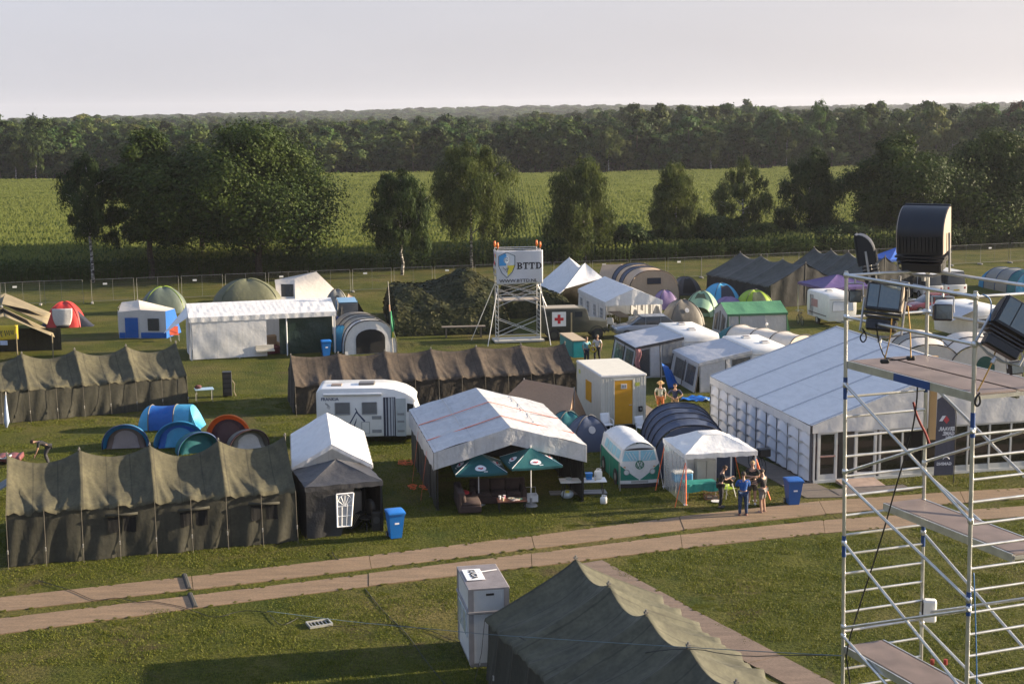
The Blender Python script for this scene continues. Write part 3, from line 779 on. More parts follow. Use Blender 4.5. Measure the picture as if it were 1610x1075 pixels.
def army_tent(label, p0, p1, W, ze, zr, bays, roof, wall, sag=.30, esag=.07, seed=1, windows=(), ends=(True, True), ropes=True, peak0=0.0, hip=0.0, group='army tents', fold=.035, dents=None):
    """ridge tent on poles from ridge foot p0 to p1: canvas slung between the poles"""
    p0 = Vector((p0[0], p0[1], 0)); p1 = Vector((p1[0], p1[1], 0))
    L = (p1 - p0).length; rz = yaw(p0, p1)
    root = thing('army_tent', label, 'tent', p0, rz, group)
    rr = random.Random(seed); bay = L / bays; h = W / 2
    ph = [rr.uniform(0, 6.28) for _ in range(bays * 4 + 8)]
    bs = [rr.uniform(.75, 1.25) for _ in range(bays + 1)]
    def ridge(u):
        i = min(bays - 1, int(u / bay)); t_ = u / bay - i
        z = zr - sag * bs[i] * sag_cosh(t_, 2.0)
        if peak0: z -= peak0 * max(0, 1 - u / bay)
        return z
    def eave(u):
        v = u / bay * 2; i = int(v); t_ = v - i
        return ze - esag * sag_cosh(t_) * (.7 + .6 * abs(math.sin(i * 3.7 + seed)))
    def roofpt(u, s, side):
        i = min(bays - 1, int(u / bay)); t_ = u / bay - i
        zr_, ze_ = ridge(u), eave(u)
        f = s ** .86
        z = zr_ + (ze_ - zr_) * f
        y = s * h
        # folds fanning from each pole head down to the wall posts
        q = 2 * min(t_, 1 - t_); sd = 0 if t_ < .5 else 1
        lead = .95 * s
        a = math.atan2(q * bay * .5, max(.02, s * h))
        env = s * (1 - .35 * s) * math.exp(-((q - lead * .62) / .40) ** 2)
        z += fold * env * (1 - 2 * abs(math.sin(13 * a + ph[i * 2 + sd])) ** .8) + .5 * fold * env * math.sin(47 * a + ph[i * 2 + sd + 1])
        # the cloth dishes in between pole head and wall post
        z -= .16 * math.sin(math.pi * s ** .8) * sag_cosh(t_) * (sag / .4) ** .5
        y -= .12 * s * sag_cosh((u / bay * 2) % 1.0)
        return Vector((u, y * side, z))
    nu = bays * 28
    mb = MB()
    for side in (-1, 1):
        mb.grid(lambda a, b: roofpt(a * L, b, side), nu, 14)
    # eave flap
    for side in (-1, 1):
        def flap(a, b):
            p = roofpt(a * L, 1.0, side); u = a * L
            return Vector((u, p.y + side * .03 * b, p.z - b * (.10 + .03 * math.sin(u * 7 + seed) + .02 * math.sin(u * 19))))
        mb.grid(flap, nu, 1)
    mb.build('roof', roof, root, smooth=True, merge=True)
    def wallfn(side):
        def fn(a, b):
            u = a * L; p = roofpt(u, 1.0, side)
            top = p.z - .06; z = top * (1 - b)
            fo = .03 * math.sin(u * 5.3 + ph[0] + b * 2.0) + .02 * math.sin(u * 11 + b * 5 + ph[1]) + .06 * b * math.sin(u * 2.1 + ph[2])
            pin = abs(((u / bay * 2) % 1.0) - .5) * 2
            y = side * (h - .10 - .02 * pin + .12 * b + fo * (.4 + b * .8) * (1 - pin ** 4))
            return Vector((u, y, z + (.02 if b > .99 else 0)))
        return fn
    for side in (-1, 1):
        MB().grid(wallfn(side), bays * 22, 8).build('side_wall', wall, root, smooth=True)
    for e_, u in ((0, .02), (1, L - .02)):
        if not ends[e_]: continue
        def endfn(a, b):
            s = abs(2 * a - 1); side = -1 if a < .5 else 1
            p = roofpt(u, s * .97, side)
            z = (p.z - .03) * (1 - b)
            o = (-1 if e_ == 0 else 1) * (.05 * math.sin(a * 17 + ph[3]) * b + .10 * b + .03 * math.sin(a * 31 + b * 3))
            return Vector((u + o, p.y, z))
        MB().grid(endfn, 28, 8).build('end_wall', wall, root, smooth=True)
    for i in range(bays + 1):
        z = ridge(min(i * bay, L - 1e-6))
        mb = MB(); mb.tube([(i * bay, 0, 0), (i * bay, 0, z + .10)], .03, 6)
        mb.box((i * bay, 0, z + .02), (.09, .09, .05)); mb.build('ridge_pole', POLE, root)
    if ropes:
        for side in ((-1,) if ropes == 1 else (-1, 1)):
            for i in range(bays * 2 + 1):
                u = min(i * bay / 2, L - 1e-6); p = roofpt(u, 1.0, side)
                mb = MB(); y1 = side * (h + .32)
                mb.tube([(u, p.y + side * .02, p.z - .06), (u, side * (h + .12), p.z * .45), (u, y1, .02)], .009, 4)
                ro = mb.build('guy_rope', ROPE, root)
                MB().box((u, side * (h + .17), ze * .30), (.035, .03, .14)).build('toggle', WROPE, ro)
    for (u, side) in windows:
        p = roofpt(u, 1.0, side); fn = wallfn(side)
        wf = MB()
        for dx in (-.26, .26):
            def pane(a, b):
                q = fn((u + dx + (a - .5) * .42) / L, .20 + b * .30)
                return Vector((q.x, q.y + side * .055, q.z))
            wf.grid(pane, 4, 4)
        wo = wf.build('window', plain('window_dark', (.004, .004, .004), .95), root)  # open window as a near-black sheet, the shade inside painted on
        mb = MB()
        a0 = fn((u - .55) / L, .16); a1 = fn((u + .55) / L, .16)
        mb.tube([a0 + Vector((0, side * .07, 0)), (a0 + a1) / 2 + Vector((0, side * .09, -.02)), a1 + Vector((0, side * .07, 0))], .05, 7)
        mb.build('rolled_flap', wall, wo, smooth=True)
    return root

# big olive army tent at the lower left
nx = (G(478, 850) - G(12, 892)).normalized(); ny = Vector((-nx.y, nx.x, 0))
a0 = G(12, 892) + ny * 2.5 + nx * .05; a1 = G(478, 850) + ny * 2.5 - nx * .25
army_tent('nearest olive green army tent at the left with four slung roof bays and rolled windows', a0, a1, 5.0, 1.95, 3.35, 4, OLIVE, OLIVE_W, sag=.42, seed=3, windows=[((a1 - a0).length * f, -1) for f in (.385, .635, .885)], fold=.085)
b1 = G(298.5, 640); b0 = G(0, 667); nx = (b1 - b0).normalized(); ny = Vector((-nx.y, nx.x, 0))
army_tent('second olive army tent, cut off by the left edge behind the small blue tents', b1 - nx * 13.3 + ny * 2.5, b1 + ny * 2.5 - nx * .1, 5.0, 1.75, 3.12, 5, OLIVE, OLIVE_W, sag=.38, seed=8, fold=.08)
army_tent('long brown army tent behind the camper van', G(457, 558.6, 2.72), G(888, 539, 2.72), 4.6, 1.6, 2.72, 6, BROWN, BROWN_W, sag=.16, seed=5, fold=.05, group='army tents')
# near tent lower right
fa = G(905, 878, 3.1); fb = G(1082, 1015, 3.1); fd = (fb - fa); fd.z = 0; fl = fd.length; fd.normalize()
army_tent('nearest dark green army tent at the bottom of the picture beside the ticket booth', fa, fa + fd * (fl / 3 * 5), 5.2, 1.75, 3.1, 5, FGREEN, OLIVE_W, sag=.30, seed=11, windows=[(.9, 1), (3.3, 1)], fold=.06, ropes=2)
# rear right pair of grey green tents
def tent_from_eave(label, c0, c1, W, ze, zr, bays, seed, **k):
    nx = (c1 - c0); nx.z = 0; L = nx.length; nx.normalize(); ny = Vector((-nx.y, nx.x, 0)); 
    return army_tent(label, c0 + ny * W / 2, c1 + ny * W / 2, W, ze, zr, bays, GREYGR, GREYGR_W, seed=seed, **k)
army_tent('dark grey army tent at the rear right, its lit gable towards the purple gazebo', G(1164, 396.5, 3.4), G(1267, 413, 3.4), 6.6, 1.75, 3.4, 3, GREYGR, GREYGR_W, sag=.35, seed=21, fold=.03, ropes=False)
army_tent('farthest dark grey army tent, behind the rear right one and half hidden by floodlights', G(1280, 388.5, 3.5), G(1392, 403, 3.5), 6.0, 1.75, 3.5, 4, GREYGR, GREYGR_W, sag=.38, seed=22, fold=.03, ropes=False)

# ================================================================== frame (party) tents
def party_tent(label, c, rz, W, L, ze, zr, walls, roof=WHITE, wallm=WHITE_W, name='party_tent', val=.28, bays=3, seed=1, gable_front=True, gable_back=True, post=.035, postm=STEEL, wr_amp=.02, over=.04, group=None, valm=None):
    """gabled frame tent; c: middle of the front (y = 0), depth runs along +y, gable faces -y"""
    root = thing(name, label, 'tent', c, rz, group)
    rr = random.Random(seed); h = W / 2 + over
    p1, p2 = rr.uniform(0, 6), rr.uniform(0, 6)
    def rf(side):
        def fn(a, b):
            y = -over + (L + 2 * over) * a
            s = b
            z = zr + (ze - zr) * s
            t_ = (a * bays) % 1.0
            z -= .05 * math.sin(math.pi * s) * sag_cosh(t_) + wr_amp * math.sin(y * 6 + p1 + s * 5) * math.sin(math.pi * s) + wr_amp * .6 * math.sin(y * 15 + p2 - s * 9) * math.sin(math.pi * s)
            return Vector((side * h * s, y, z))
        return fn
    for side in (-1, 1):
        MB().grid(rf(side), bays * 10, 10).build('roof', roof, root, smooth=True)
    mb = MB()
    def va(side):
        return lambda a, b: Vector((side * (h + .02 + .012 * math.sin(a * 60)), -over + (L + 2 * over) * a, ze - b * val * (1 + .05 * math.sin(a * 40 + p1))))
    for side in (-1, 1): mb.grid(va(side), bays * 12, 2)
    for yy, g_ in ((-over - .02, gable_front), (L + over + .02, gable_back)):
        def gf(a, b):
            x = (2 * a - 1) * h; zt = zr + (ze - zr) * abs(2 * a - 1)
            zb = (ze - val) if g_ else zt - val
            return Vector((x, yy + .02 * math.sin(a * 23 + b), zt + (zb - zt) * b))
        mb.grid(gf, 24, 4)
    mb.build('valance', valm or roof, root, smooth=True)
    for side in (-1, 1):
        for i in range(bays + 1):
            y = L * i / bays; y = min(max(y, post), L - post)
            mb = MB(); mb.tube([(side * (W / 2 - post), y, 0), (side * (W / 2 - post), y, ze - .02)], post, 8)
            mb.box((side * (W / 2 - post), y, .01), (.16, .16, .02)); mb.build('post', postm, root)
    mb = MB()
    for i in range(bays + 1):
        y = min(max(L * i / bays, post), L - post)
        mb.tube([(-W / 2 + post, y, ze - .07), (0, y, zr - .08), (W / 2 - post, y, ze - .07)], post * .8, 6)
    mb.tube([(0, post, zr - .09), (0, L - post, zr - .09)], post * .8, 6)
    for side in (-1, 1): mb.tube([(side * (W / 2 - post), post, ze - .09), (side * (W / 2 - post), L - post, ze - .09)], post * .8, 6)
    mb.build('roof_frame', postm, root)
    for wname, style in walls.items():
        if wname in ('left', 'right'):
            sd_ = -1 if wname == 'left' else 1
            P = lambda a, b, d=0: Vector((sd_ * (W / 2 + .0 + d + .03 * math.sin(a * 13 + p1) * b + .015 * math.sin(a * 37 + b * 4)), L * a, (ze - .1) * (1 - b)))
            length = L
        else:
            yy = 0 if wname == 'front' else L
            s2 = -1 if wname == 'front' else 1
            P = lambda a, b, d=0: Vector((-W / 2 + W * a, yy + s2 * (d + .03 * math.sin(a * 13 + p2) * b + .015 * math.sin(a * 37 + b * 4)), (ze - .1) * (1 - b)))
            length = W
        parts = style if isinstance(style, list) else [(0, 1, style)]
        for (f0, f1, st) in parts:
            mat = st if not isinstance(st, str) else wallm
            wo = MB().grid(lambda a, b: P(f0 + (f1 - f0) * a, b), max(6, int(length * (f1 - f0) * 5)), 8).build('side_wall' if wname in ('left', 'right') else 'end_wall', mat, root, smooth=True)
            if st == 'windows':
                n = max(1, round(length * (f1 - f0) / 2))
                for k in range(n):
                    a_c = f0 + (f1 - f0) * (k + .5) / n; wd = .42 / length
                    fm = MB()
                    fm.grid(lambda a, b: P(a_c + (a - .5) * 2 * wd * .82, .22 + .42 * b, .03), 4, 4)
                    win = fm.build('window', DKFILM, wo)
                    bars = MB()
                    for q in range(4):
                        aa = a_c + (q / 3 - .5) * 2 * wd * .82
                        bars.tube([P(aa, .22, .04), P(aa, .64, .04)], .018, 4)
                    for q in range(4):
                        bb = .22 + .14 * q
                        bars.tube([P(a_c - wd * .82, bb, .04), P(a_c + wd * .82, bb, .04)], .018, 4)
                    bars.build('glazing_bars', mat, win)
    return root
def loc_of(root, x, y, z=0):
    return Matrix.Translation(root.location) @ Matrix.Rotation(root.rotation_euler[2], 4, 'Z') @ Vector((x, y, z))

W1 = party_tent('small white party tent with an open gable behind the black gazebo', (-6.84, 52.75, 0), R(9), 2.95, 5.9, 2.0, 2.85, {'right': 'windows', 'back': 'plain'}, bays=3, seed=2, val=.16, gable_front=False)
WB = party_tent('white party tent with an open front and dining chairs inside', (8.62, 100.2, 0), R(11), 4.1, 8.0, 2.05, 2.95, {'left': 'windows', 'right': 'windows', 'back': 'plain'}, bays=4, seed=3)
TT = party_tent('large tarpaulin covered tent with orange straps over the sofas', (-.1, 54.15, 0), R(10.5), 5.8, 8.2, 2.3, 3.15, {'left': BLACKC, 'back': BLACKC, 'right': BLACKC}, roof=TARP, bays=4, seed=4, val=.68, postm=BLACKP, gable_front=False, wr_amp=.03, over=.10)
# orange straps drawn over the tarpaulin and down to pegs
for yy in (2.0, 4.9):
    for side in (-1, 1):
        mb = MB(); w_ = .035
        pts = [(0, yy, 3.19), (side * 1.5, yy, 2.74), (side * 2.98, yy, 2.33)]
        if side < 0: pts += [(side * 3.04, yy - .05, 1.8), (side * 3.35, yy - .5, .03)]
        for p, q in zip(pts, pts[1:]):
            p = Vector(p); q = Vector(q); o = Vector((0, w_, 0)); n_ = Vector((0, 0, .012))
            mb.add([p - o, p + o, q + o, q - o, p - o - n_, p + o - n_, q + o - n_, q - o - n_], [(0, 1, 2, 3), (7, 6, 5, 4), (0, 4, 5, 1), (1, 5, 6, 2), (2, 6, 7, 3), (3, 7, 4, 0)])
        mb.build('strap', ORANGE, TT)
for dy in (.9, 3.4):
    MB().tube([(-1.9 + 0, 0, 0), (-1.9, 0, .01)], .01, 4)
mb = MB()
for side, x in ((-1, -1.55), (1, 1.5)):
    mb.tube([(x, -.12, 3.15 - .147 * 2 * abs(x) + .02 - .25), (x, 4.1, 3.15 - .2931 * abs(x) + .03), (x, 8.2, 3.15 - .2931 * abs(x) + .03)], .012, 4)
mb.build('roof_cord', WROPE, TT)
# heaps of loose orange strap on the grass
for (px, py, lab) in ((637, 729, 'tangle of orange strap on the grass behind the strap peg'), (660, 767, 'small heap of orange strap by the black tent wall')):
    mb = MB(); rr = random.Random(px)
    for k in range(7):
        cx, cy, r0, ph0 = rr.uniform(-.35, .35), rr.uniform(-.3, .3), rr.uniform(.10, .24), rr.uniform(0, 6)
        mb.tube([(cx + r0 * math.cos(q * .8 + ph0) * (1 + .2 * math.sin(q)), cy + r0 * math.sin(q * .8 + ph0), .03 + .05 * abs(math.sin(q * 1.3 + ph0))) for q in range(9)], .016, 4)
    tag(mb.build('strap_heap', ORANGE, loc=G(px, py)), lab, 'strap')

# long white party tent (ridge parallel to the front)
rz0 = R(16)
def p0fn():
    root = thing('party_tent', 'long white party tent with one white and one dark green wall panel', 'tent', (-20.18, 88.75, 0), rz0)
    L, D, ze, zr = 9.15, 4.0, 2.72, 3.38
    rr = random.Random(9)
    def rf(sd_):
        def fn(a, b):
            x = -.06 + (L + .12) * a; y = D / 2 + sd_ * (D / 2 + .05) * b
            z = zr + (ze - zr) * b - .012 * math.sin(math.pi * b) * (1 + math.sin(x * 8 + b * 7 + 1.8 * math.sin(x * 1.7))) * (.5 + .5 * math.sin(x * .9 + 1)) - .006 * math.sin(x * 19 - b * 6 + 2 * math.sin(x)) * math.sin(math.pi * b)
            return Vector((x, y, z))
        return fn
    for s in (-1, 1): MB().grid(rf(s), 110, 12).build('roof', WHITE, root, smooth=True)
    mb = MB()
    for y in (-.07, D + .07):
        mb.grid(lambda a, b: Vector((-.06 + (L + .12) * a, y - .012 * math.sin(a * 90), ze - .30 * b)), 60, 2)
    for x in (-.07, L + .07):
        def gf(a, b):
            yy = D * a; zt = zr + (ze - zr) * abs(2 * a - 1)
            return Vector((x, yy, zt + (ze - .3 - zt) * b))
        mb.grid(gf, 12, 3)
    mb.build('valance', WHITE, root, smooth=True)
    for x in (.05, L * .33, L * .66, L - .05):
        for y in (.05, D - .05):
            MB().tube([(x, y, 0), (x, y, ze)], .04, 8).build('post', WHITEP, root)
    def wall(nm, x0, x1, y, mat, seed):
        r2 = random.Random(seed); q = r2.uniform(0, 6)
        MB().grid(lambda a, b: Vector((x0 + (x1 - x0) * a, y + .03 * math.sin(a * 5 + b * 4 + q) * math.sin(math.pi * b) + .008 * math.sin(a * 22 - b * 9 + 2 * math.sin(a * 5)) * (.3 + b), .06 + (ze - .3 - .06) * (1 - b))), 40, 16).build(nm, mat, root, smooth=True)
    wall('front_wall', .12, 4.75, -.02, WHITE_W, 1)
    wall('front_wall', 5.6, L - .15, .25, DKGREEN, 2)
    wall('back_wall', 0, L, D - .02, WHITE_W, 3)
    for x in (0, L):
        MB().grid(lambda a, b: Vector((x + .03 * math.sin(a * 9 + b * 3), D * a, (ze - .1) * (1 - b))), 20, 8).build('end_wall', WHITE_W, root, smooth=True)
    # side flap guyed out to the left
    mb = MB()
    mb.grid(lambda a, b: Vector((-.07 - a * 1.5, .3 + 3.2 * (b * (1 - a * .9)) , ze + (.55 * (1 - a)) * math.sin(math.pi * b) * .8 - a * .95)), 8, 8)
    mb.build('side_flap', WHITE, root, smooth=True)
    MB().box((4.6, -.28, .45), (1.15, .5, .07)).box((4.6, -.06, .6), (1.15, .05, .35)).build('shelf', plain('pale_boards', (.5, .47, .4), .7), root)
    return root
P0 = p0fn()

# gazebos
def gazebo(label, c, rz, s, ze, zr, roof, legm, val=.18, flat=.12, group='pop up gazebos', s2=None, legs=True, name='gazebo'):
    root = thing(name, label, 'gazebo', c, rz, group)
    h = s / 2; h2 = (s2 or s) / 2
    mb = MB()
    for k in range(4):
        def fn(a, b, k=k):
            # side k: a along the eave, b from eave to top
            u = (2 * a - 1)
            r = 1 - b * (1 - flat)
            p = [(u, -1), (1, u), (-u, 1), (-1, -u)][k]
            crest = 1 - abs(u) ** 3
            z = ze + (zr - ze) * b ** 1.12 - .07 * crest * math.sin(math.pi * min(1, b * .9)) - .015 * math.sin(u * 9 + b * 14) * (1 - b)
            return Vector((p[0] * h * r, p[1] * h2 * r, z))
        mb.grid(fn, 14, 10)
    mb.add([(-h * flat, -h2 * flat, zr), (h * flat, -h2 * flat, zr), (h * flat, h2 * flat, zr), (-h * flat, h2 * flat, zr)], [(0, 1, 2, 3)])
    mb.build('canopy', roof, root, smooth=True, merge=True, angle=40)
    mb = MB()
    for k in range(4):
        def fv(a, b, k=k):
            u = 2 * a - 1; p = [(u, -1), (1, u), (-u, 1), (-1, -u)][k]
            return Vector((p[0] * (h + .01), p[1] * (h2 + .01), ze - b * val * (1 + .08 * math.sin(u * 20))))
        mb.grid(fv, 20, 2)
    mb.build('valance', roof, root, smooth=True)
    for sx in (-1, 1):
        for sy in (-1, 1):
            mb = MB(); mb.box((sx * (h - .05), sy * (h2 - .05), ze / 2 - .03), (.055, .055, ze - .06)); mb.box((sx * (h - .05), sy * (h2 - .05), .012), (.14, .14, .02))
            mb.build('leg', legm, root)
    mb = MB()
    for sx in (-1, 1): mb.tube([(sx * (h - .05), -h2 + .05, ze - .12), (sx * (h - .05), h2 - .05, ze - .12)], .018, 5)
    for sy in (-1, 1): mb.tube([(-h + .05, sy * (h2 - .05), ze - .12), (h - .05, sy * (h2 - .05), ze - .12)], .018, 5)
    mb.build('frame', legm, root)
    return root
c = (G(481, 849) + G(604, 834)) / 2
bgy = R(18); BGc = c + Vector((-math.sin(bgy), math.cos(bgy), 0)) * 1.42
BG = gazebo('charcoal gazebo with an arched window panel beside the nearest army tent', BGc, bgy, 2.85, 1.92, 2.52, BLACKTOP, BLACKP, flat=.02)
h = 1.425
def bwall(nm, x0, x1, y, mat, tilt=0, ax='x'):
    if ax == 'x': return MB().grid(lambda a, b: Vector((x0 + (x1 - x0) * a - tilt * b * a * 1.0, y + .05 * math.sin(a * 8 + b * 3) * b, .02 + 1.75 * (1 - b))), 18, 10).build(nm, mat, BG, smooth=True)
    return MB().grid(lambda a, b: Vector((y + .04 * math.sin(a * 8 + b * 3) * b, x0 + (x1 - x0) * a, .02 + 1.75 * (1 - b))), 18, 10).build(nm, mat, BG, smooth=True)
fw = bwall('front_wall', -h + .03, .38, -h - .01, BLACKC, .55)
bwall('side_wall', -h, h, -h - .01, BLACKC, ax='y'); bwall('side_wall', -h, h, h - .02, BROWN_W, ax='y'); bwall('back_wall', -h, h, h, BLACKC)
# arched white window panel hanging in the front wall
win = MB()
def wpane(a, b): return Vector((-.30 + .62 * a - .12 * b * a, -h - .045, 1.58 - 1.22 * b))
win.grid(wpane, 6, 8); wo = win.build('window', clear_film('white_window_film', .55, (.75, .77, .8)), fw)
mb = MB()
for a in (0, 1): mb.tube([wpane(a, b / 6) + Vector((0, -.012, 0)) for b in range(7)], .032, 4)
for a in (.33, .67): mb.tube([wpane(a, b / 6) + Vector((0, -.012, 0)) for b in range(2, 7)], .014, 4)
for b in (0, .38, .68, 1): mb.tube([wpane(a / 6, b) + Vector((0, -.012, 0)) for a in range(7)], .03 if b in (0, 1) else .016, 4)
for k in range(1, 6):
    t_ = math.pi * k / 6; mb.tube([wpane(.5, .38) + Vector((0, -.014, 0)), wpane(.5 - .48 * math.cos(t_), .38 - .36 * math.sin(t_)) + Vector((0, -.014, 0))], .013, 4)
mb.tube([wpane(.5 - .48 * math.cos(math.pi * k / 12), .38 - .36 * math.sin(math.pi * k / 12)) + Vector((0, -.014, 0)) for k in range(13)], .016, 4)
mb.build('glazing_bars', WHITEP, wo)

wgy = R(10.6); c = Vector((6.66, 54.0, 0)); WGc = c + Vector((math.cos(wgy), math.sin(wgy), 0)) * 1.47 + Vector((-math.sin(wgy), math.cos(wgy), 0)) * 1.47
WG = gazebo('white gazebo sheltering the barbecue group, orange straps on its legs', WGc, wgy, 2.94, 2.02, 2.52, WHITE, WHITEP, flat=.28)
MB().grid(lambda a, b: Vector((-1.46, -1.35 + 2.75 * a, 1.85 * (1 - b))), 10, 8).build('side_wall', clear_film('gazebo_side_film', .5, (.55, .58, .6)), WG, smooth=True)
mb = MB().grid(lambda a, b: Vector((-1.4 + 2.2 * a, 1.42, 1.85 * (1 - b))), 10, 8).build('back_wall', WHITE_W, WG, smooth=True)
for (x0, y0, x1, y1) in ((-1.42, -1.42, -1.95, -1.75), (-1.42, -1.42, -1.42, -1.5), (1.42, -1.42, 1.95, -1.0), (1.42, -1.42, 2.05, -1.45), (-1.42, 1.42, -1.95, .9), (1.42, 1.42, 1.95, 1.7)):
    p = Vector((x0, y0, 1.75)); q = Vector((x1, y1, .02)); mb = MB()
    mb.tube([p, q], .022, 4); mb.build('strap', ORANGE, WG)
PURPLE = cloth('purple_fabric', (.085, .05, .17), rough=.6)
gazebo('purple gazebo beside the small white caravan', (24.6, 107.4, 0), R(14), 4.4, 2.3, 3.0, PURPLE, STEEL, flat=.05)
BLUEF = cloth('blue_fabric', (.03, .12, .48), rough=.6)
gazebo('bright blue gazebo between the floodlights at the back', (34.6, 128, 0), R(16), 3.4, 2.2, 3.1, BLUEF, STEEL, flat=.04)

# white peaked tents at the back (pole tents with brown walls)

# ================================================================== tunnel, dome and small ridge tents
def mat_c(nm, c, **k): return cloth(nm, c, rough=k.pop('rough', .6), amt=.06, wr=k.pop('wr', 2.5), st=k.pop('st', .35), trans=k.pop('trans', .12), **k)
def tunnel_tent(label, f, b, W, H, bands, hoops, hoopm, frontm, door=None, doorm=DARKIN, tail=.35, group=None, n=36, cat='tent', doorw=.5, pw=.75, lip=0.0):
    """arched tunnel tent from ground point f (front) to b (back)"""
    f = Vector((f[0], f[1], 0)); b = Vector((b[0], b[1], 0)); L = (b - f).length
    root = thing('tunnel_tent', label, cat, f, yaw(f, b), group)
    def pr(u):
        # full height until the tail, which slopes down to the ground
        if u < 1 - tail: return 1.0 - .05 * (u / (1 - tail)) ** 2
        q = (u - (1 - tail)) / tail
        return .95 * math.sqrt(max(0, 1 - (q * .93) ** 2)) + .02
    hs = sorted(hoops)
    def pt(u, a, k=1.0):
        t_ = math.pi * a; s = pr(u)
        sag_ = 0
        for p, q in zip(hs, hs[1:]):
            if p <= u <= q: sag_ = .05 * sag_cosh((u - p) / (q - p))
        s *= (1 - sag_)
        y = -W / 2 * math.copysign(abs(math.cos(t_)) ** .8, math.cos(t_)) * (.45 + .55 * s) * k
        z = H * math.sin(t_) ** pw * s * k
        return Vector((u * L, y, max(0.0, z)))
    for (u0, u1, m) in bands:
        MB().grid(lambda a, q: pt(u0 + (u1 - u0) * a, q), max(4, int(26 * (u1 - u0))), 20).build('flysheet', m, root, smooth=True)
    for u in hs:
        MB().tube([pt(u, a / 20, 1.012) for a in range(21)], .03, 5).build('hoop', hoopm, root, smooth=True)
    # front panel
    mb = MB(); mb.grid(lambda a, q: (lambda p, c_: Vector((.02 - lip * (1 - p.z / H) , p.y * q, p.z * q)))(pt(0, a, .985), 0), 20, 4)
    fo = mb.build('front_panel', frontm, root, smooth=True)
    if door:
        dw, dh = door
        mb = MB(); pl = []
        for k in range(13):
            t_ = math.pi * k / 12
            pl.append((-math.cos(t_) * dw / 2, max(.04, dh * (.62 + .38 * math.sin(t_)) if 0 < k < 12 else .04)))
        pl = [(-dw / 2, .04)] + [(-math.cos(math.pi * k / 10) * dw / 2, dh * .62 + dh * .38 * math.sin(math.pi * k / 10)) for k in range(11)] + [(dw / 2, .04)]
        mb.prism(pl, lambda p: Vector((-.035 - lip * (1 - p[1] / H), p[0], p[1])), lambda p: Vector((-.02 - lip * (1 - p[1] / H), p[0], p[1])))
        mb.build('door', doorm, fo)
    return root
NAVY = mat_c('navy_fabric', (.055, .075, .13)); NAVYD = mat_c('dark_navy_trim', (.018, .022, .04))
TEAL = mat_c('teal_fabric', (.02, .16, .18), trans=.25); CYAN = mat_c('cyan_fabric', (.03, .27, .50), trans=.3); SKY = mat_c('sky_blue_fabric', (.06, .34, .58))
BEIGE = mat_c('beige_fabric', (.48, .36, .25)); CREAM = mat_c('cream_fabric', (.60, .55, .48)); SAND = mat_c('sand_fabric', (.42, .27, .17))
GREYF = mat_c('grey_fabric', (.22, .22, .20)); LGREY = mat_c('light_grey_fabric', (.55, .55, .55)); TAUPE = mat_c('taupe_fabric', (.16, .145, .12))
OFFW = mat_c('off_white_fabric', (.66, .60, .52)); FOREST = mat_c('forest_green_fabric', (.015, .085, .065)); RED = mat_c('red_fabric', (.5, .035, .03))
DKGREY = mat_c('dark_grey_fabric', (.05, .05, .055)); LIME = mat_c('lime_fabric', (.28, .42, .02)); MINT = mat_c('mint_fabric', (.22, .36, .24)); MOSS = mat_c('moss_fabric', (.07, .09, .045))
LILAC = mat_c('lilac_fabric', (.22, .15, .30)); BLUE2 = mat_c('royal_blue_fabric', (.015, .13, .48), trans=.25); ORNG = mat_c('orange_fabric', (.85, .26, .06), trans=.5); PLUM = mat_c('plum_fabric', (.07, .035, .045))
DBLUE = mat_c('deep_blue_fabric', (.03, .08, .20))
BTY = R(100)
tunnel_tent('navy blue tunnel tent with dark hoops beside the white marquee', G(1090, 752), G(1058, 692), 3.5, 2.25, [(0, 1, NAVY)], [0, .2, .38, .56, .72], NAVYD, NAVY, (1.6, 1.5), tail=.30)
tunnel_tent('grey tunnel tent with a white arched front and dark open door', G(583, 556), G(552, 530), 3.4, 2.15, [(0, .12, LGREY), (.12, .5, GREYF), (.5, 1, TAUPE)], [0, .12, .32, .5], DKGREY, mat_c('white_front_fabric', (.72, .72, .72)), (1.9, 1.6), tail=.35)
tunnel_tent('beige tunnel tent with two navy stripes in front of the ridge tent by the fence', G(1028, 472), G(990, 452), 4.3, 2.45, [(0, .30, BEIGE), (.30, .45, NAVY), (.45, .62, BEIGE), (.62, .78, NAVY), (.78, 1, BEIGE)], [0, .3, .45, .62, .78], DKGREY, BEIGE, None, tail=.25)
MB().box((-.04, 0, 1.6), (.03, 1.15, .5), bev=.01).build('window', NAVYD, bpy.data.objects['tunnel_tent.002'])
tunnel_tent('white and teal tunnel tent behind the right caravan awning', G(1262, 570), G(1136, 545), 2.7, 1.7, [(0, .25, OFFW), (.25, .5, OFFW), (.5, .78, OFFW), (.78, 1, TEAL)], [0, .25, .5, .78], DKGREY, OFFW, None, tail=.25)
tunnel_tent('cream tunnel tent with a dark green door behind the marquee, left of two', G(1462, 600), G(1428, 560), 3.6, 2.1, [(0, .35, OFFW), (.35, .6, GREYF), (.6, 1, OFFW)], [0, .35, .6], DKGREY, OFFW, (.9, 1.5), FOREST, tail=.3)
tunnel_tent('cream tunnel tent with two dark green doors behind the marquee, right of two', G(1548, 604), G(1512, 566), 4.0, 2.2, [(0, .4, OFFW), (.4, 1, OFFW)], [0, .4], DKGREY, OFFW, (1.0, 1.6), FOREST, tail=.35)
tunnel_tent('blue and grey tunnel tent alone on the grass by the right edge', G(1625, 462), G(1556, 448), 3.4, 1.9, [(0, .2, TEAL), (.2, .75, GREYF), (.75, 1, CYAN)], [0, .2, .48, .75], DBLUE, CYAN, None, tail=.4)
tunnel_tent('teal tent top showing behind the right floodlight', G(1640, 540), G(1592, 516), 3.2, 2.2, [(0, 1, TEAL)], [0, .5], DKGREY, TEAL, None, tail=.5)
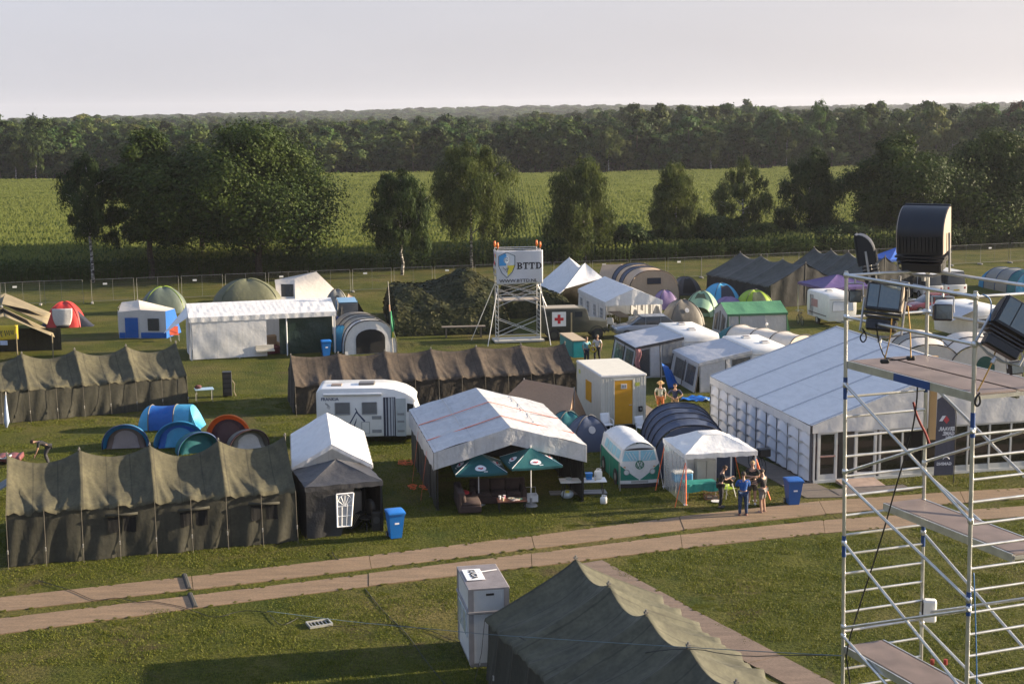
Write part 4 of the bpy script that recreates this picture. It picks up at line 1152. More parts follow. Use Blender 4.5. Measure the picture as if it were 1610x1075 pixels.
tunnel_tent('royal blue pop up tunnel tent with a light blue end, behind the other small tents', G(303, 672), G(222, 672), 1.5, 1.15, [(0, .30, SKY), (.30, .78, BLUE2), (.78, 1, SKY)], [.30, .78], TAUPE, SKY, None, tail=.22, lip=.5)

def popup_tent(label, c, face, W, H, D, shell, inner, innerdoor=None, lift=.55, pole=DKGREY, group='pop up tents in the left group', name='pop_up_tent', rim=True):
    """shell shaped pop up tent, open arch looking along 'face' (radians)"""
    root = thing(name, label, 'tent', c, face - R(90), group)   # local +y is the open side
    def pt(a, u):
        t_ = math.pi * a; s = math.cos(u * math.pi / 2 * .98)
        y = -D * math.sin(u * math.pi / 2)
        z = H * math.sin(t_) ** .85 * (s ** .9)
        return Vector((-W / 2 * math.cos(t_) * (.25 + .75 * s), y + .28 * D * math.sin(t_) * lift * s, max(0, z)))
    MB().grid(lambda a, b: pt(a, b), 24, 14).build('flysheet', shell, root, smooth=True)
    if rim: MB().tube([pt(a / 24, 0) * 1.005 for a in range(25)], .035, 5).build('hoop', pole, root, smooth=True)
    mb = MB(); mb.grid(lambda a, q: Vector((pt(a, .06).x * .85, pt(a, .14).y * q, pt(a, .06).z * .83 * q)), 24, 6)
    MB().grid(lambda a, q: pt(a, 0).lerp(Vector((pt(a, .06).x * .84, pt(a, .14).y + .02, pt(a, .06).z * .82)), q), 24, 4).build('entrance_rim', shell, root, smooth=True)
    io = mb.build('inner_tent', inner, root, smooth=True)
    if innerdoor:
        MB().grid(lambda a, q: Vector((pt(a, .06).x * .60, pt(a, .14).y * q * .8 + .06, .03 + pt(a, .06).z * q * .72)), 20, 4).build('door', innerdoor, io, smooth=True)
    return root
popup_tent('teal rimmed pop up tent with a brown mesh door, leftmost of the small tents', G(198, 705), R(-82), 2.1, 1.15, 1.5, CYAN, mat_c('brown_mesh', (.15, .10, .08)), mat_c('pale_mesh', (.30, .25, .24)), pole=DBLUE)
popup_tent('blue pop up tent with a black window, in the middle of the small tents', G(283, 703), R(-78), 2.3, 1.25, 1.5, CYAN, BLUE2, SKY, pole=CYAN)
popup_tent('low teal pop up tent just behind the nearest army tent ridge', G(312, 712), R(-60), 1.9, 1.0, 1.5, TEAL, TEAL, None, pole=DBLUE)
popup_tent('orange pop up tent with a dark plum inside', G(360, 697), R(-86), 2.1, 1.4, 1.6, ORNG, PLUM, mat_c('plum_mesh', (.12, .06, .06)), pole=ORNG)
popup_tent('grey brown striped pop up tent half hidden behind the army tent ridge', G(392, 706), R(-60), 1.9, .95, 1.4, TAUPE, GREYF, LGREY, pole=PLUM)

def dome_tent(label, c, rz, W, D, H, fly, pole=DKGREY, door=None, porch=None, group=None, name='dome_tent', badge=None):
    root = thing(name, label, 'tent', c, rz, group)
    def pt(a, r):
        t_ = 2 * math.pi * a
        e = (abs(math.cos(t_)) ** 3.2 + abs(math.sin(t_)) ** 3.2) ** (-1 / 3.2)
        ridge = 1 + .03 * math.cos(4 * (t_ - math.pi / 4))
        z = H * max(0, 1 - r ** 2.2) ** .6 * (ridge if r > .05 else 1)
        return Vector((W / 2 * r * e * math.cos(t_), D / 2 * r * e * math.sin(t_), z))
    MB().grid(lambda a, r: pt(a, r), 40, 14).build('flysheet', fly, root, smooth=True, merge=True)
    for q in (0, 1):
        a0 = .125 + .25 * q
        pts = [pt(a0, 1 - k / 8) * 1.012 for k in range(8)] + [pt(a0 + .5, k / 8) * 1.012 for k in range(9)]
        MB().tube(pts, .022, 5).build('pole', pole, root, smooth=True)
    if door:
        fo = MB().grid(lambda a, b: pt(.75 + (a - .5) * .14, .98 - .62 * b) * 1.02, 8, 6).build('door', door, root, smooth=True)
    if porch:
        MB().grid(lambda a, b: Vector((W * .38 * math.cos(math.pi * a) * (1 - .2 * b), -D / 2 * (.75 + .55 * b), H * .78 * math.sin(math.pi * a) ** .7 * (1 - .45 * b))), 16, 6).build('porch', porch, root, smooth=True)
    if badge:
        p = pt(.75, .72) * 1.035
        mb = MB(); n_ = 16
        mb.prism([(.16 * math.cos(2 * math.pi * k / n_), .16 * math.sin(2 * math.pi * k / n_)) for k in range(n_)], lambda q: p + Vector((q[0], .0 - q[1] * -.5, q[1])), lambda q: p + Vector((q[0], -.01 + q[1] * .5, q[1])))
        mb.build('badge', badge, root)
    return root
dome_tent('dark grey dome tent by the fence right of the beige tunnel tent', G(1078, 462), R(10), 2.6, 2.4, 1.45, DKGREY, door=DARKIN)
dome_tent('dark brown dome tent with a round white badge near the dining tent', G(1073, 512), R(12), 3.1, 2.6, 1.85, TAUPE, badge=LGREY)
dome_tent('small purple blue dome tent tucked behind the dark brown one', G(1046, 484), R(12), 2.0, 2.0, 1.4, LILAC)
dome_tent('mint green dome tent with an open porch', G(1103, 494), R(-14), 2.7, 2.6, 1.75, MINT, door=MOSS, porch=MINT)
dome_tent('sky blue dome tent with dark trim against the dark army tent', G(1133, 480), R(20), 3.0, 2.8, 1.75, SKY, pole=NAVYD, door=NAVYD)
dome_tent('lilac dome tent top showing over the green awning', G(1146, 486), R(8), 2.4, 2.0, .95, LILAC, pole=LILAC)
dome_tent('lime green dome tent against the dark army tent', G(1186, 486), R(12), 2.9, 2.4, 1.5, LIME, door=MOSS)
dome_tent('teal dome tent squeezed between the tan ridge tent and the bus', G(893, 692), R(10), 2.0, 2.2, 1.35, TEAL, pole=DKGREY)
dome_tent('navy dome tent with a clear window just behind the bus tent', G(925, 703), R(10), 2.2, 2.0, 1.45, NAVY, pole=DKGREY, badge=LGREY)
dome_tent('grey green dome tent with lime poles behind the blue and white bungalow tent', G(258, 490), R(15), 3.8, 2.8, 1.95, mat_c('grey_green_fabric', (.11, .14, .11)), pole=LIME)
dome_tent('big olive dome tent with a pale roof stripe, behind the long white party tent', G(390, 482), R(15), 5.8, 4.2, 2.2, mat_c('olive_fabric', (.12, .125, .07)), pole=MOSS)
dome_tent('bright blue dome tent peeping out right of the long white party tent', G(537, 549), R(10), 1.8, 2.0, 1.55, CYAN, pole=DBLUE)
dome_tent('small grey dome tent behind the blue van', G(530, 487), R(10), 2.0, 1.8, 1.6, GREYF, badge=DKGREY)

PR = dome_tent('red and white pop up tent with a white rounded door, near the left fence', G(103, 512), R(8), 2.9, 2.4, 1.75, RED, pole=RED, name='pop_up_tent')
WDF = mat_c('white_door_fabric', (.62, .60, .58))
mb = MB(); mb.prism([(-.78 * math.cos(q * math.pi / 10) , -.62 + (.62 - .75 * math.sin(math.pi * q / 10) ) - .0) for q in range(11)], lambda p: Vector((p[0], -1.22, 1.22 + p[1])), lambda p: Vector((p[0], -1.19, 1.22 + p[1])))
MB().grid(lambda a, b: Vector(((2 * a - 1) * .72 * (1 - .35 * b ** 3), -1.10 - .10 * math.sin(math.pi * a) - .04 * b, 1.28 * (1 - b) + .14)), 14, 10).build('door', WDF, PR, smooth=True, sol=.02)
MB().sphere((0, -1.2, .10), (.5, .1, .10), 14, 6).build('door_sill', DARKIN, PR, smooth=True)
for sx, m in ((1, OFFW), (-1, LGREY)):
    MB().grid(lambda a, b: Vector((sx * (.75 + a * .95 * (1 - .0 * b)), .55 - .9 * a * b, 1.15 * (1 - a) * (1 - b) + .0)), 6, 6).build('door_wing', m, PR, smooth=True)
MB().grid(lambda a, b: Vector((1.0 + 1.1 * a, -.9 + .9 * b, 1.2 * (1 - a) * math.sin(math.pi * b) ** .5)), 8, 8).build('side_flap', NAVYD, PR, smooth=True)
MB().grid(lambda a, b: Vector((-1.1 - .6 * a, -.9 + .9 * b, .9 * (1 - a) * math.sin(math.pi * b) ** .5)), 8, 8).build('side_flap', NAVYD, PR, smooth=True)


def panel(mb, pts, sag=.05, n=8, nrm=None, mi=0):
    """sagging cloth panel over a triangle or four sided outline"""
    P = [Vector(p) for p in pts]
    if len(P) == 3: P = [P[0], P[1], P[2], P[2]]
    nn = (P[1] - P[0]).cross(P[3] - P[0])
    if nn.length < 1e-6: nn = Vector((0, 0, 1))
    nn.normalize()
    if nn.z < 0: nn = -nn
    def fn(a, b):
        p = P[0].lerp(P[1], a).lerp(P[3].lerp(P[2], a), b)
        return p - nn * sag * math.sin(math.pi * a) * math.sin(math.pi * b) * 1.0
    return mb.grid(fn, n, n, mi)
def ridge_tent(label, corners, peaks, panels, mat, name='ridge_tent', extra=None, sag=.08, group=None, poles=True):
    """canvas tent given by named ground/eave/peak points (world) and panels between them"""
    pts = {**corners, **peaks}
    c = sum((Vector((p[0], p[1], 0)) for p in pts.values()), Vector()) / len(pts)
    root = thing(name, label, 'tent', c, 0, group)
    for pn, keys, m in panels:
        mb = MB(); panel(mb, [Vector(pts[k]) - c for k in keys], sag)
        mb.build(pn, m or mat, root, smooth=True)
    if poles:
        for k, p in peaks.items():
            q = Vector(p) - c; MB().tube([(q.x, q.y, 0), (q.x, q.y, q.z + .05)], .025, 6).build('pole', STEEL, root)
    return root
# tan ridge tent beside the cabin
A = G(824, 596, 2.35); Bp = G(903, 610, 2.1)
dirx = Vector((Bp.x - A.x, Bp.y - A.y, 0)).normalized(); dy_ = Vector((-dirx.y, dirx.x, 0))
def fl(p, dx, dy, z=0): return Vector((p.x, p.y, 0)) + dirx * dx + dy_ * dy + Vector((0, 0, z))
ridge_tent('tan ridge tent between the tarpaulin tent and the cabin', {'a': fl(A, -2.1, -1.6), 'b': fl(Bp, .25, -1.7), 'c': fl(Bp, .2, 1.6), 'd': fl(A, -2.1, 1.6)}, {'p': A, 'q': Bp}, [('roof', ('a', 'b', 'q', 'p'), None), ('roof', ('d', 'c', 'q', 'p'), None), ('end_wall', ('b', 'c', 'q'), None), ('end_wall', ('a', 'd', 'p'), None)], SAND, sag=.14)
# cream ridge tent by the back fence
A = AT(497, 427, 118); Bp = AT(462, 437, 119)
ridge_tent('cream peaked tent with a window extension by the back fence', {'a': AT(432, 441, 117.5), 'a0': G(438, 489), 'b0': G(465, 489), 'b': AT(463, 437.5, 117.5), 'c': G(548, 476), 'e': G(470, 470), 'f': AT(432, 440, 120)}, {'p': A}, [('front_wall', ('a0', 'b0', 'b', 'a'), None), ('roof', ('b', 'b0', 'c', 'p'), None), ('roof', ('a', 'b', 'p', 'f'), None), ('back_wall', ('e', 'c', 'p', 'f'), None)], CREAM, sag=.10)
rt = bpy.data.objects['ridge_tent.001']
q0 = (G(438, 489) + G(465, 489)) / 2 - rt.location
MB().box((q0.x + .1, q0.y - .15, 1.65), (1.0, .05, 1.0), yaw(G(438, 489), G(465, 489))).build('window', DKFILM, rt)
# small brown tent beside the blue van
A = AT(548, 462, 106)
ridge_tent('small brown tent with a dark open side right of the blue van', {'a': G(530, 505), 'b': G(578, 500), 'c': G(566, 488), 'd': AT(560, 470, 105), 'e': AT(545, 470, 104)}, {'p': A}, [('roof', ('d', 'b', 'c', 'p'), None), ('roof', ('e', 'd', 'p'), None), ('side_wall', ('a', 'e', 'p'), PLUM), ('door', ('a', 'b', 'd', 'e'), DARKIN)], SAND, sag=.05)  # open side closed by a dark panel, interior shade in its colour
# peach ridge tent at the fence
pa, pb = AT(947, 416, 127), AT(1014, 414, 129)
ridge_tent('peach coloured ridge tent at the back fence behind the beige tunnel tent', {'a': G(935, 452), 'b': G(1000, 455), 'c': G(1035, 450), 'd': G(945, 442)}, {'p': pa, 'm': AT(977, 416, 126.5), 'q': pb}, [('front_wall', ('a', 'b', 'm', 'p'), None), ('side_wall', ('b', 'c', 'q', 'm'), None), ('back_wall', ('d', 'c', 'q', 'p'), None)], BEIGE, sag=.1)
a1, a2 = AT(895, 404.5, 120), AT(920, 413.5, 113)
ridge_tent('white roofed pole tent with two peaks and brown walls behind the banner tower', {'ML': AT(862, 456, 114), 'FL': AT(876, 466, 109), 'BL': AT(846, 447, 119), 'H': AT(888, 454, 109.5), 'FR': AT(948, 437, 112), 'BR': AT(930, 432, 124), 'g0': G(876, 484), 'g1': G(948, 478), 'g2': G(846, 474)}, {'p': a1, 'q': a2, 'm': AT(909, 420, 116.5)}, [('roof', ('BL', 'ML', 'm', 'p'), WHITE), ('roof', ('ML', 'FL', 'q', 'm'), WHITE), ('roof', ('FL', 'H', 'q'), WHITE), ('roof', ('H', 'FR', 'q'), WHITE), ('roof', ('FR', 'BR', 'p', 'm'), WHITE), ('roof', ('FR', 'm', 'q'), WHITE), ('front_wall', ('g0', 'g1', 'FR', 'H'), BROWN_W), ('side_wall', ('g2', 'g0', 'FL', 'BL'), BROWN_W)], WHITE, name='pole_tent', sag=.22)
# khaki double fly tent at the far left edge
A = AT(8, 461, 96); B2 = AT(87, 500, 93)
TTl = ridge_tent('khaki double roofed tent at the left edge with a yellow banner', {'a': AT(-60, 540, 90), 'b': AT(88, 540, 90.5), 'b2': AT(82, 520, 92), 'c': AT(-60, 480, 98), 'f0': G(-60, 572), 'f1': G(88, 572), 'd': AT(3, 478, 92)}, {'p': A, 'q': AT(80, 494, 94)}, [('outer_roof', ('d', 'q', 'q', 'p'), KHAKI)], KHAKI, sag=.0, poles=False)
c = TTl.location
mb = MB(); up0, up1 = AT(8, 461, 97), AT(0, 477, 93.5); lo0, lo1 = AT(80, 492, 95.5), AT(74, 510, 92)
panel(mb, [up0 - c, lo0 - c, lo1 - c, up1 - c], .06); panel(mb, [up0 - c, AT(-90, 500, 97) - c, AT(-90, 515, 93.5) - c, up1 - c], .06)
mb.build('outer_roof', KHAKI, TTl, smooth=True, sol=.02)
mb = MB(); up0, up1 = AT(4, 484, 96.5), AT(6, 497, 90.5); lo0, lo1 = AT(82, 520, 95), AT(86, 530, 90.5)
panel(mb, [up0 - c, lo0 - c, lo1 - c, up1 - c], .05); panel(mb, [up0 - c, AT(-90, 520, 96.5) - c, AT(-90, 535, 90.5) - c, up1 - c], .05)
mb.build('inner_roof', KHAKI, TTl, smooth=True, sol=.02)
MB().grid(lambda a, b: (AT(-90 + 176 * a, 500 + 30 * a if a > .55 else 535 - 65 * a, 95.5) - c) * 1 * (1) if False else (G(-90, 560).lerp(G(86, 556), a) - c + Vector((0, 1.5, 1.5 * (1 - b)))), 12, 4).build('side_wall', OLIVE_W, TTl, smooth=True)
for px in (28, 84): 
    q = G(px, 565) - c; MB().tube([(q.x, q.y, 0), (q.x, q.y, AT(px, 522, 90.5).z)], .04, 6).build('pole', KHAKI, TTl)
yb = MB(); y0 = AT(-20, 512, 90) - c; y1 = AT(28, 511, 90) - c; y2 = AT(29, 533, 90) - c; y3 = AT(-20, 536, 90) - c
panel(yb, [y0, y1, y2, y3], .03); yo = yb.build('banner', cloth('yellow_banner', (.62, .46, .03), rough=.6), TTl, smooth=True, sol=.01)
mb = MB(); rr = random.Random(2)
for k in range(7):
    a = y0.lerp(y1, .42 + .07 * k).lerp(y3.lerp(y2, .42 + .07 * k), .35); bq = a + Vector((rr.uniform(-.12, .12), -.03, -rr.uniform(.2, .42)))
    mb.tube([a + Vector((0, -.03, 0)), bq], .03, 4)
mb.build('lettering', plain('dark_print', (.05, .045, .03), .7), yo)
q = AT(6, 539, 89.7) - c; MB().box((q.x, q.y, q.z), (.46, .04, .28)).build('small_sign', plain('blue_white_sign', (.45, .52, .68), .5), TTl)

# blue and white bungalow tent
f0, f1, f2 = G(188, 532), G(222, 532), G(262, 532)
z1, z0 = 2.1, 1.95
def up(p, z): return Vector((p.x, p.y, z))
dd = Vector((-.28, .96, 0))
BT = ridge_tent('blue and white bungalow tent with a sloping cream roof', {'a': f0, 'b': f1, 'c': f2, 'A': up(f0, 1.85), 'B': up(f1, 2.0), 'C': up(f2, 1.9), 'e': f2 + dd * 3.0 + Vector((1.2, 0, 0)), 'E': up(f2 + dd * 3.0 + Vector((.8, 0, 0)), 1.7), 'f': f0 + dd * 3, 'F': up(f0 + dd * 3, 1.75), 'K': up(f1 + dd * 1.5, 2.5), 'J': up(f0 + dd * 1.5 + Vector((.3, 0, 0)), 2.35)}, {}, [('front_wall', ('a', 'b', 'B', 'A'), LGREY), ('front_wall', ('b', 'c', 'C', 'B'), LGREY), ('side_wall', ('c', 'e', 'E', 'C'), BLUE2), ('roof', ('A', 'B', 'K', 'J'), CREAM), ('roof', ('B', 'C', 'E', 'K'), CREAM), ('roof', ('J', 'K', 'E', 'F'), CREAM), ('side_wall', ('a', 'f', 'F', 'A'), LGREY)], LGREY, name='bungalow_tent', sag=.03, poles=False)
c = BT.location
for (pa, pb, u0, u1, zb, zt, m, nm) in ((f0, f1, .28, .88, .05, 1.45, BLUE2, 'door'), (f1, f2, .28, .72, .55, 1.4, DKFILM, 'window'), (f1, f2, .0, 1, .03, .42, BLUE2, 'mud_skirt'), (f0, f1, 0, .27, .03, .42, BLUE2, 'mud_skirt')):
    p = pa.lerp(pb, u0) - c; q = pa.lerp(pb, u1) - c; o = Vector((.02, -.05, 0))
    mb = MB(); mb.add([p + o + Vector((0, 0, zb)), q + o + Vector((0, 0, zb)), q + o + Vector((0, 0, zt)), p + o + Vector((0, 0, zt))], [(0, 1, 2, 3)])
    mb.build(nm, m, BT, sol=.02)
MB().box(G(272, 532), (.01, .01, .01))
# orange folded chair frames and cloth beside it
cr = thing('camping_chair', 'orange camping chair under the flap of the long white party tent', 'chair', G(274, 535), R(20))
MB().grid(lambda a, b: Vector((-.3 + .6 * a, .02 + .18 * b, .45 + .5 * b)), 3, 3).build('backrest', mat_c('bright_orange_cloth', (.7, .12, .05)), cr, sol=.02)
MB().box((0, -.25, .45), (.6, .5, .04)).build('seat', mat_c('bright_orange_cloth', (.7, .12, .05)), cr)
for sx in (-1, 1):
    for sy in (-.45, .0): MB().tube([(sx * .28, sy, 0), (sx * .28, sy * .8, .95 if sy == 0 else .45)], .014, 5).build('leg', STEEL, cr)

# ================================================================== camouflage nets
def net_mat(nm, c1, c2): return leaf_mat(nm, c1, c2, .1)
NET = net_mat('net_garnish', (.016, .022, .008), (.074, .071, .028))
NETB = plain('net_backing', (.018, .02, .013), .95, amt=.4)
def camo_net(label, cx, cy, rz, LX, LY, fn, seed, n=7000, frac=.0):
    root = thing('camouflage_net', label, 'camouflage net', (cx, cy, 0), rz)
    g = np.random.default_rng(seed)
    MB().grid(lambda a, b: Vector(((a - .5) * LX, (b - .5) * LY, max(0, fn(a, b)) - .04)), 40, 26).build('net', NETB, root, smooth=True)
    C = []; A = []; B = []; T = []
    while len(C) < n:
        a, b = g.uniform(0, 1, 2)
        z = fn(a, b); e = .01
        sx = (fn(a + e, b) - z) / (e * LX); sy = (fn(a, b + e) - z) / (e * LY)
        if g.uniform() > min(1, math.sqrt(1 + sx * sx + sy * sy) / 2.2): continue
        N = np.array([-sx, -sy, 1.0]); N /= np.linalg.norm(N); N = N + g.normal(size=3) * .22; N /= np.linalg.norm(N)
        r = g.normal(size=3); u = np.cross(N, r); u /= np.linalg.norm(u); v = np.cross(N, u)
        s = g.uniform(.06, .15)
        C.append(((a - .5) * LX, (b - .5) * LY, max(.03, z + g.uniform(-.02, .04)))); A.append(u * s); B.append(v * s * g.uniform(.35, 1))
        T.append(np.clip(.35 + .3 * math.sin(a * 17 + b * 5) * math.sin(b * 13 - a * 4) + g.uniform(-.3, .35), 0, 1))
    o = bpy.data.objects.new('garnish', quads_mesh('garnish', np.array(C), np.array(A), np.array(B), np.array(T), NET)); COL.objects.link(o); o.parent = root
    return root
def net1(a, b):
    ed = min(1, a / .06, (1 - a) / .05, b / .10, (1 - b) / .08)
    ed = max(0, ed) ** .6
    h = 2.5 + 1.5 * math.exp(-((a - .72) / .22) ** 2 - ((b - .62) / .4) ** 2) + .5 * math.exp(-((a - .2) / .15) ** 2 - ((b - .5) / .3) ** 2)
    if b < .38: h *= .62 + .55 * (b / .38) * .7
    h += .10 * math.sin(a * 17 + b * 3) * math.sin(b * 11) + .05 * math.sin(a * 41) * math.sin(b * 25 + 1) - .35 * abs(math.sin(a * 9.5)) * (1 - b) * .6
    return h * ed * .93
nc = (G(612, 527) + G(778, 527)) / 2
camo_net('large camouflage net draped over poles and vehicles left of the banner tower', nc.x - .1, nc.y + 6.2, R(8), 8.4, 12.5, net1, 41, 15000)
def net2(a, b):
    ed = max(0, min(1, a / .12, (1 - a) / .14, b / .14, (1 - b) / .1)) ** .7
    return (2.1 + .4 * math.sin(a * 3) - 1.3 * a + .1 * math.sin(a * 19 + b * 7) * math.sin(b * 13)) * ed
nc = G(840, 500)
camo_net('lower camouflage net behind the banner tower, over the parked ambulance', nc.x + .2, nc.y + 3, R(8), 5.8, 6, net2, 42, 6000)
# ================================================================== vehicles and cabins
CARWHITE = plain('white_body_paint', (.74, .74, .72), .3, amt=.04, coat=.3)
CARAVANW = plain('caravan_white', (.70, .69, .66), .4, amt=.06)
GLASS = glass_dark('vehicle_glass')
TYRE = plain('tyre_rubber', (.02, .02, .02), .9)
RIM = plain('wheel_rim', (.45, .45, .46), .4, .6)
GREYP = plain('grey_plastic', (.25, .26, .27), .5)
REDP = plain('red_plastic', (.45, .02, .02), .4)
def profile_body(prof, W, bev=.08, seg=2):
    """side profile (x, z) extruded across the width with rounded edges"""
    bm = bmesh.new(); n = len(prof)
    a = [bm.verts.new((p[0], 0, p[1])) for p in prof]; b = [bm.verts.new((p[0], W, p[1])) for p in prof]
    bm.faces.new(a); bm.faces.new(b[::-1])
    for i in range(n): bm.faces.new((a[i], b[i], b[(i + 1) % n], a[(i + 1) % n]))
    bmesh.ops.recalc_face_normals(bm, faces=bm.faces)
    es = [e for e in bm.edges if abs(e.verts[0].co.y - e.verts[1].co.y) < 1e-6]
    if bev: bmesh.ops.bevel(bm, geom=es, offset=bev, segments=seg, affect='EDGES', profile=.5)
    bm.verts.index_update()
    mb = MB(); mb.add([v.co.copy() for v in bm.verts], [[v.index for v in f.verts] for f in bm.faces]); bm.free()
    return mb
def arc_pts(cx, cz, r, a0, a1, n=5):
    return [(cx + r * math.cos(R(a0 + (a1 - a0) * i / n)), cz + r * math.sin(R(a0 + (a1 - a0) * i / n))) for i in range(n + 1)]
def wheel(root, c, r, w, axis='y', n=20, rim=None):
    mb = MB(); c = Vector(c); d = Vector((0, w / 2, 0)) if axis == 'y' else Vector((w / 2, 0, 0))
    mb.tube([c - d, c - d * .8, c + d * .8, c + d], [r * .93, r, r, r * .93], n)
    o = mb.build('wheel', TYRE, root, smooth=True, angle=40)
    mb = MB(); mb.tube([c - d * 1.04, c + d * 1.04], r * .58, 14); mb.build('rim', rim or RIM, o, smooth=True, angle=40)
def flat(mb, pts, th=.012):
    """thin plate proud of a surface: pts counter-clockwise seen from outside"""
    P = [Vector(p) for p in pts]; n = (P[1] - P[0]).cross(P[2] - P[0]).normalized() * th
    k = len(P)
    return mb.add([p for p in P] + [p + n for p in P], [tuple(range(k - 1, -1, -1)), tuple(range(k, 2 * k))] + [(i, (i + 1) % k, k + (i + 1) % k, k + i) for i in range(k)])
def text_obj(body, size, mat, parent, M, name='lettering', bold=0.0, ext=.004, align='LEFT', sx=1.0, mirror=False):
    cu = bpy.data.curves.new('lettering', 'FONT'); cu.body = body; cu.size = size; cu.extrude = ext; cu.offset = bold
    cu.align_x = align; cu.resolution_u = 2
    tmp = bpy.data.objects.new('lettering_source', cu); COL.objects.link(tmp)
    bpy.context.view_layer.update()
    me = bpy.data.meshes.new_from_object(tmp.evaluated_get(bpy.context.evaluated_depsgraph_get()))
    bpy.data.objects.remove(tmp); bpy.data.curves.remove(cu)
    me.name = name
    S_ = Matrix.Diagonal((-sx if mirror else sx, 1, 1, 1))
    me.transform(M @ S_)
    me.materials.clear(); me.materials.append(mat)
    o = bpy.data.objects.new(name, me); COL.objects.link(o); o.parent = parent
    return o
def face_y(x, y, z):   # text on a face looking towards -y
    return Matrix.Translation((x, y, z)) @ Matrix.Rotation(R(90), 4, 'X')

# ---- camper van
cv = thing('camper_van', 'white camper van with a striped door curtain and a dark blue peaked marking', 'camper van', G(499, 699), R(2))
prof = [(0.0, .55), (0.0, 2.3)] + arc_pts(.28, 2.37, .28, 180, 90, 4) + [(3.05, 2.65), (3.6, 2.58), (4.1, 2.42), (4.45, 2.22), (4.62, 2.02), (4.55, 1.9), (4.72, 1.35), (5.45, 1.15), (5.6, .95), (5.6, .4), (1.5, .32), (1.42, .5), (1.2, .62), (.85, .62), (.62, .5), (.55, .38), (.05, .38)]
profile_body(prof, 2.2, .07).build('body', CARWHITE, cv, smooth=True, angle=35)
for x in (1.0, 4.75):
    for y in (.12, 2.08): wheel(cv, (x, y, .33), .33, .2)
for x0, x1 in ((.87, 1.54), (2.12, 2.79)):
    wf = flat(MB(), [(x0, -.0, 1.42), (x1, -.0, 1.42), (x1, -.0, 1.97), (x0, -.0, 1.97)], .02).build('window', plain('grey_blind', (.16, .165, .17), .25), cv)
    mb = MB()
    for p, q in (((x0, 1.42), (x1, 1.42)), ((x1, 1.42), (x1, 1.97)), ((x1, 1.97), (x0, 1.97)), ((x0, 1.97), (x0, 1.42))): mb.tube([(p[0], -.02, p[1]), (q[0], -.02, q[1])], .022, 4)
    mb.build('window_frame', GREYP, wf)
dr = flat(MB(), [(3.10, 0, .36), (3.66, 0, .36), (3.66, 0, 2.2), (3.10, 0, 2.2)], .02).build('door', plain('navy_curtain', (.03, .035, .06), .8), cv)
mb = MB()
for k, x in enumerate((3.20, 3.32, 3.45, 3.57)): flat(mb, [(x, -.021, .38), (x + (.09 if k == 1 or k == 2 else .04), -.021, .38), (x + (.09 if k == 1 or k == 2 else .04), -.021, 2.18), (x, -.021, 2.18)], .006)
mb.build('curtain_stripes', plain('pale_curtain_stripe', (.42, .44, .47), .8), dr)
d2 = flat(MB(), [(3.68, 0, .36), (4.14, 0, .36), (4.14, 0, 2.14), (3.68, 0, 2.14)], .03).build('open_door', plain('pale_door_inside', (.42, .46, .47), .4), cv)
for z in (.55, 1.0, 1.35): flat(MB(), [(3.74, -.031, z), (4.06, -.031, z), (4.06, -.031, z + .1), (3.74, -.031, z + .1)], .01).build('door_pocket', GREYP, d2)
flat(MB(), [(4.2, 0, 1.5), (4.55, 0, 1.45), (4.48, 0, 1.86), (4.2, 0, 1.9)], .015).build('window', GLASS, cv)
mb = MB(); mb.tube([(.35, -.06, 2.37), (3.02, -.06, 2.37)], .065, 10); mb.build('awning_roll', CARWHITE, cv, smooth=True, angle=40)
MB().box((2.3, 1.0, 2.70), (.75, .6, .12), bev=.04).build('roof_hatch', plain('smoked_hatch', (.12, .11, .10), .3), cv)
MB().box((.9, .8, 2.68), (.5, .45, .06), bev=.02).build('roof_hatch', plain('brown_hatch', (.25, .19, .15), .5), cv)
NAVYPR = plain('dark_blue_print', (.02, .035, .10), .4)
mb = MB()
for q in ([(1.47, .93), (1.87, 1.62), (1.89, 1.55), (1.52, .9)], [(1.84, 1.58), (2.26, 1.10), (2.20, 1.04), (1.83, 1.50)], [(1.60, .62), (1.86, 1.26), (1.83, 1.05), (1.66, .62)], [(1.55, .58), (1.80, .82), (1.82, .76), (1.62, .56)], [(1.70, .78), (1.88, .82), (1.86, .74), (1.72, .72)], [(1.78, 1.68), (1.82, 1.72), (1.92, 1.5), (1.88, 1.48)]):
    flat(mb, [(a, -.002, b) for a, b in q], .008)
mb.build('marking', NAVYPR, cv)
for z0, z1 in ((1.17, 1.33), (.53, .68)): flat(MB(), [(2.56, 0, z0), (3.0, 0, z0), (3.0, 0, z1), (2.56, 0, z1)], .015).build('vent', GREYP, cv)
mb = MB()
for p, q in (((2.08, .5), (2.44, .5)), ((2.44, .5), (2.44, 1.05)), ((2.44, 1.05), (2.08, 1.05)), ((2.08, 1.05), (2.08, .5))): mb.tube([(p[0], -.003, p[1]), (q[0], -.003, q[1])], .012, 4)
mb.build('locker_outline', GREYP, cv)
text_obj('FRANKIA', .2, NAVYPR, cv, face_y(.22, -.004, 2.08), bold=.004)
mb = MB()
for k in range(3): mb.tube([(.42, -.006, 1.98 - k * .03), (.55 + .05 * k, -.006, 1.9 - k * .06), (.5 + .04 * k, -.006, 1.74 - k * .03)], .01, 4)
mb.build('bird_marking', GREYP, cv)

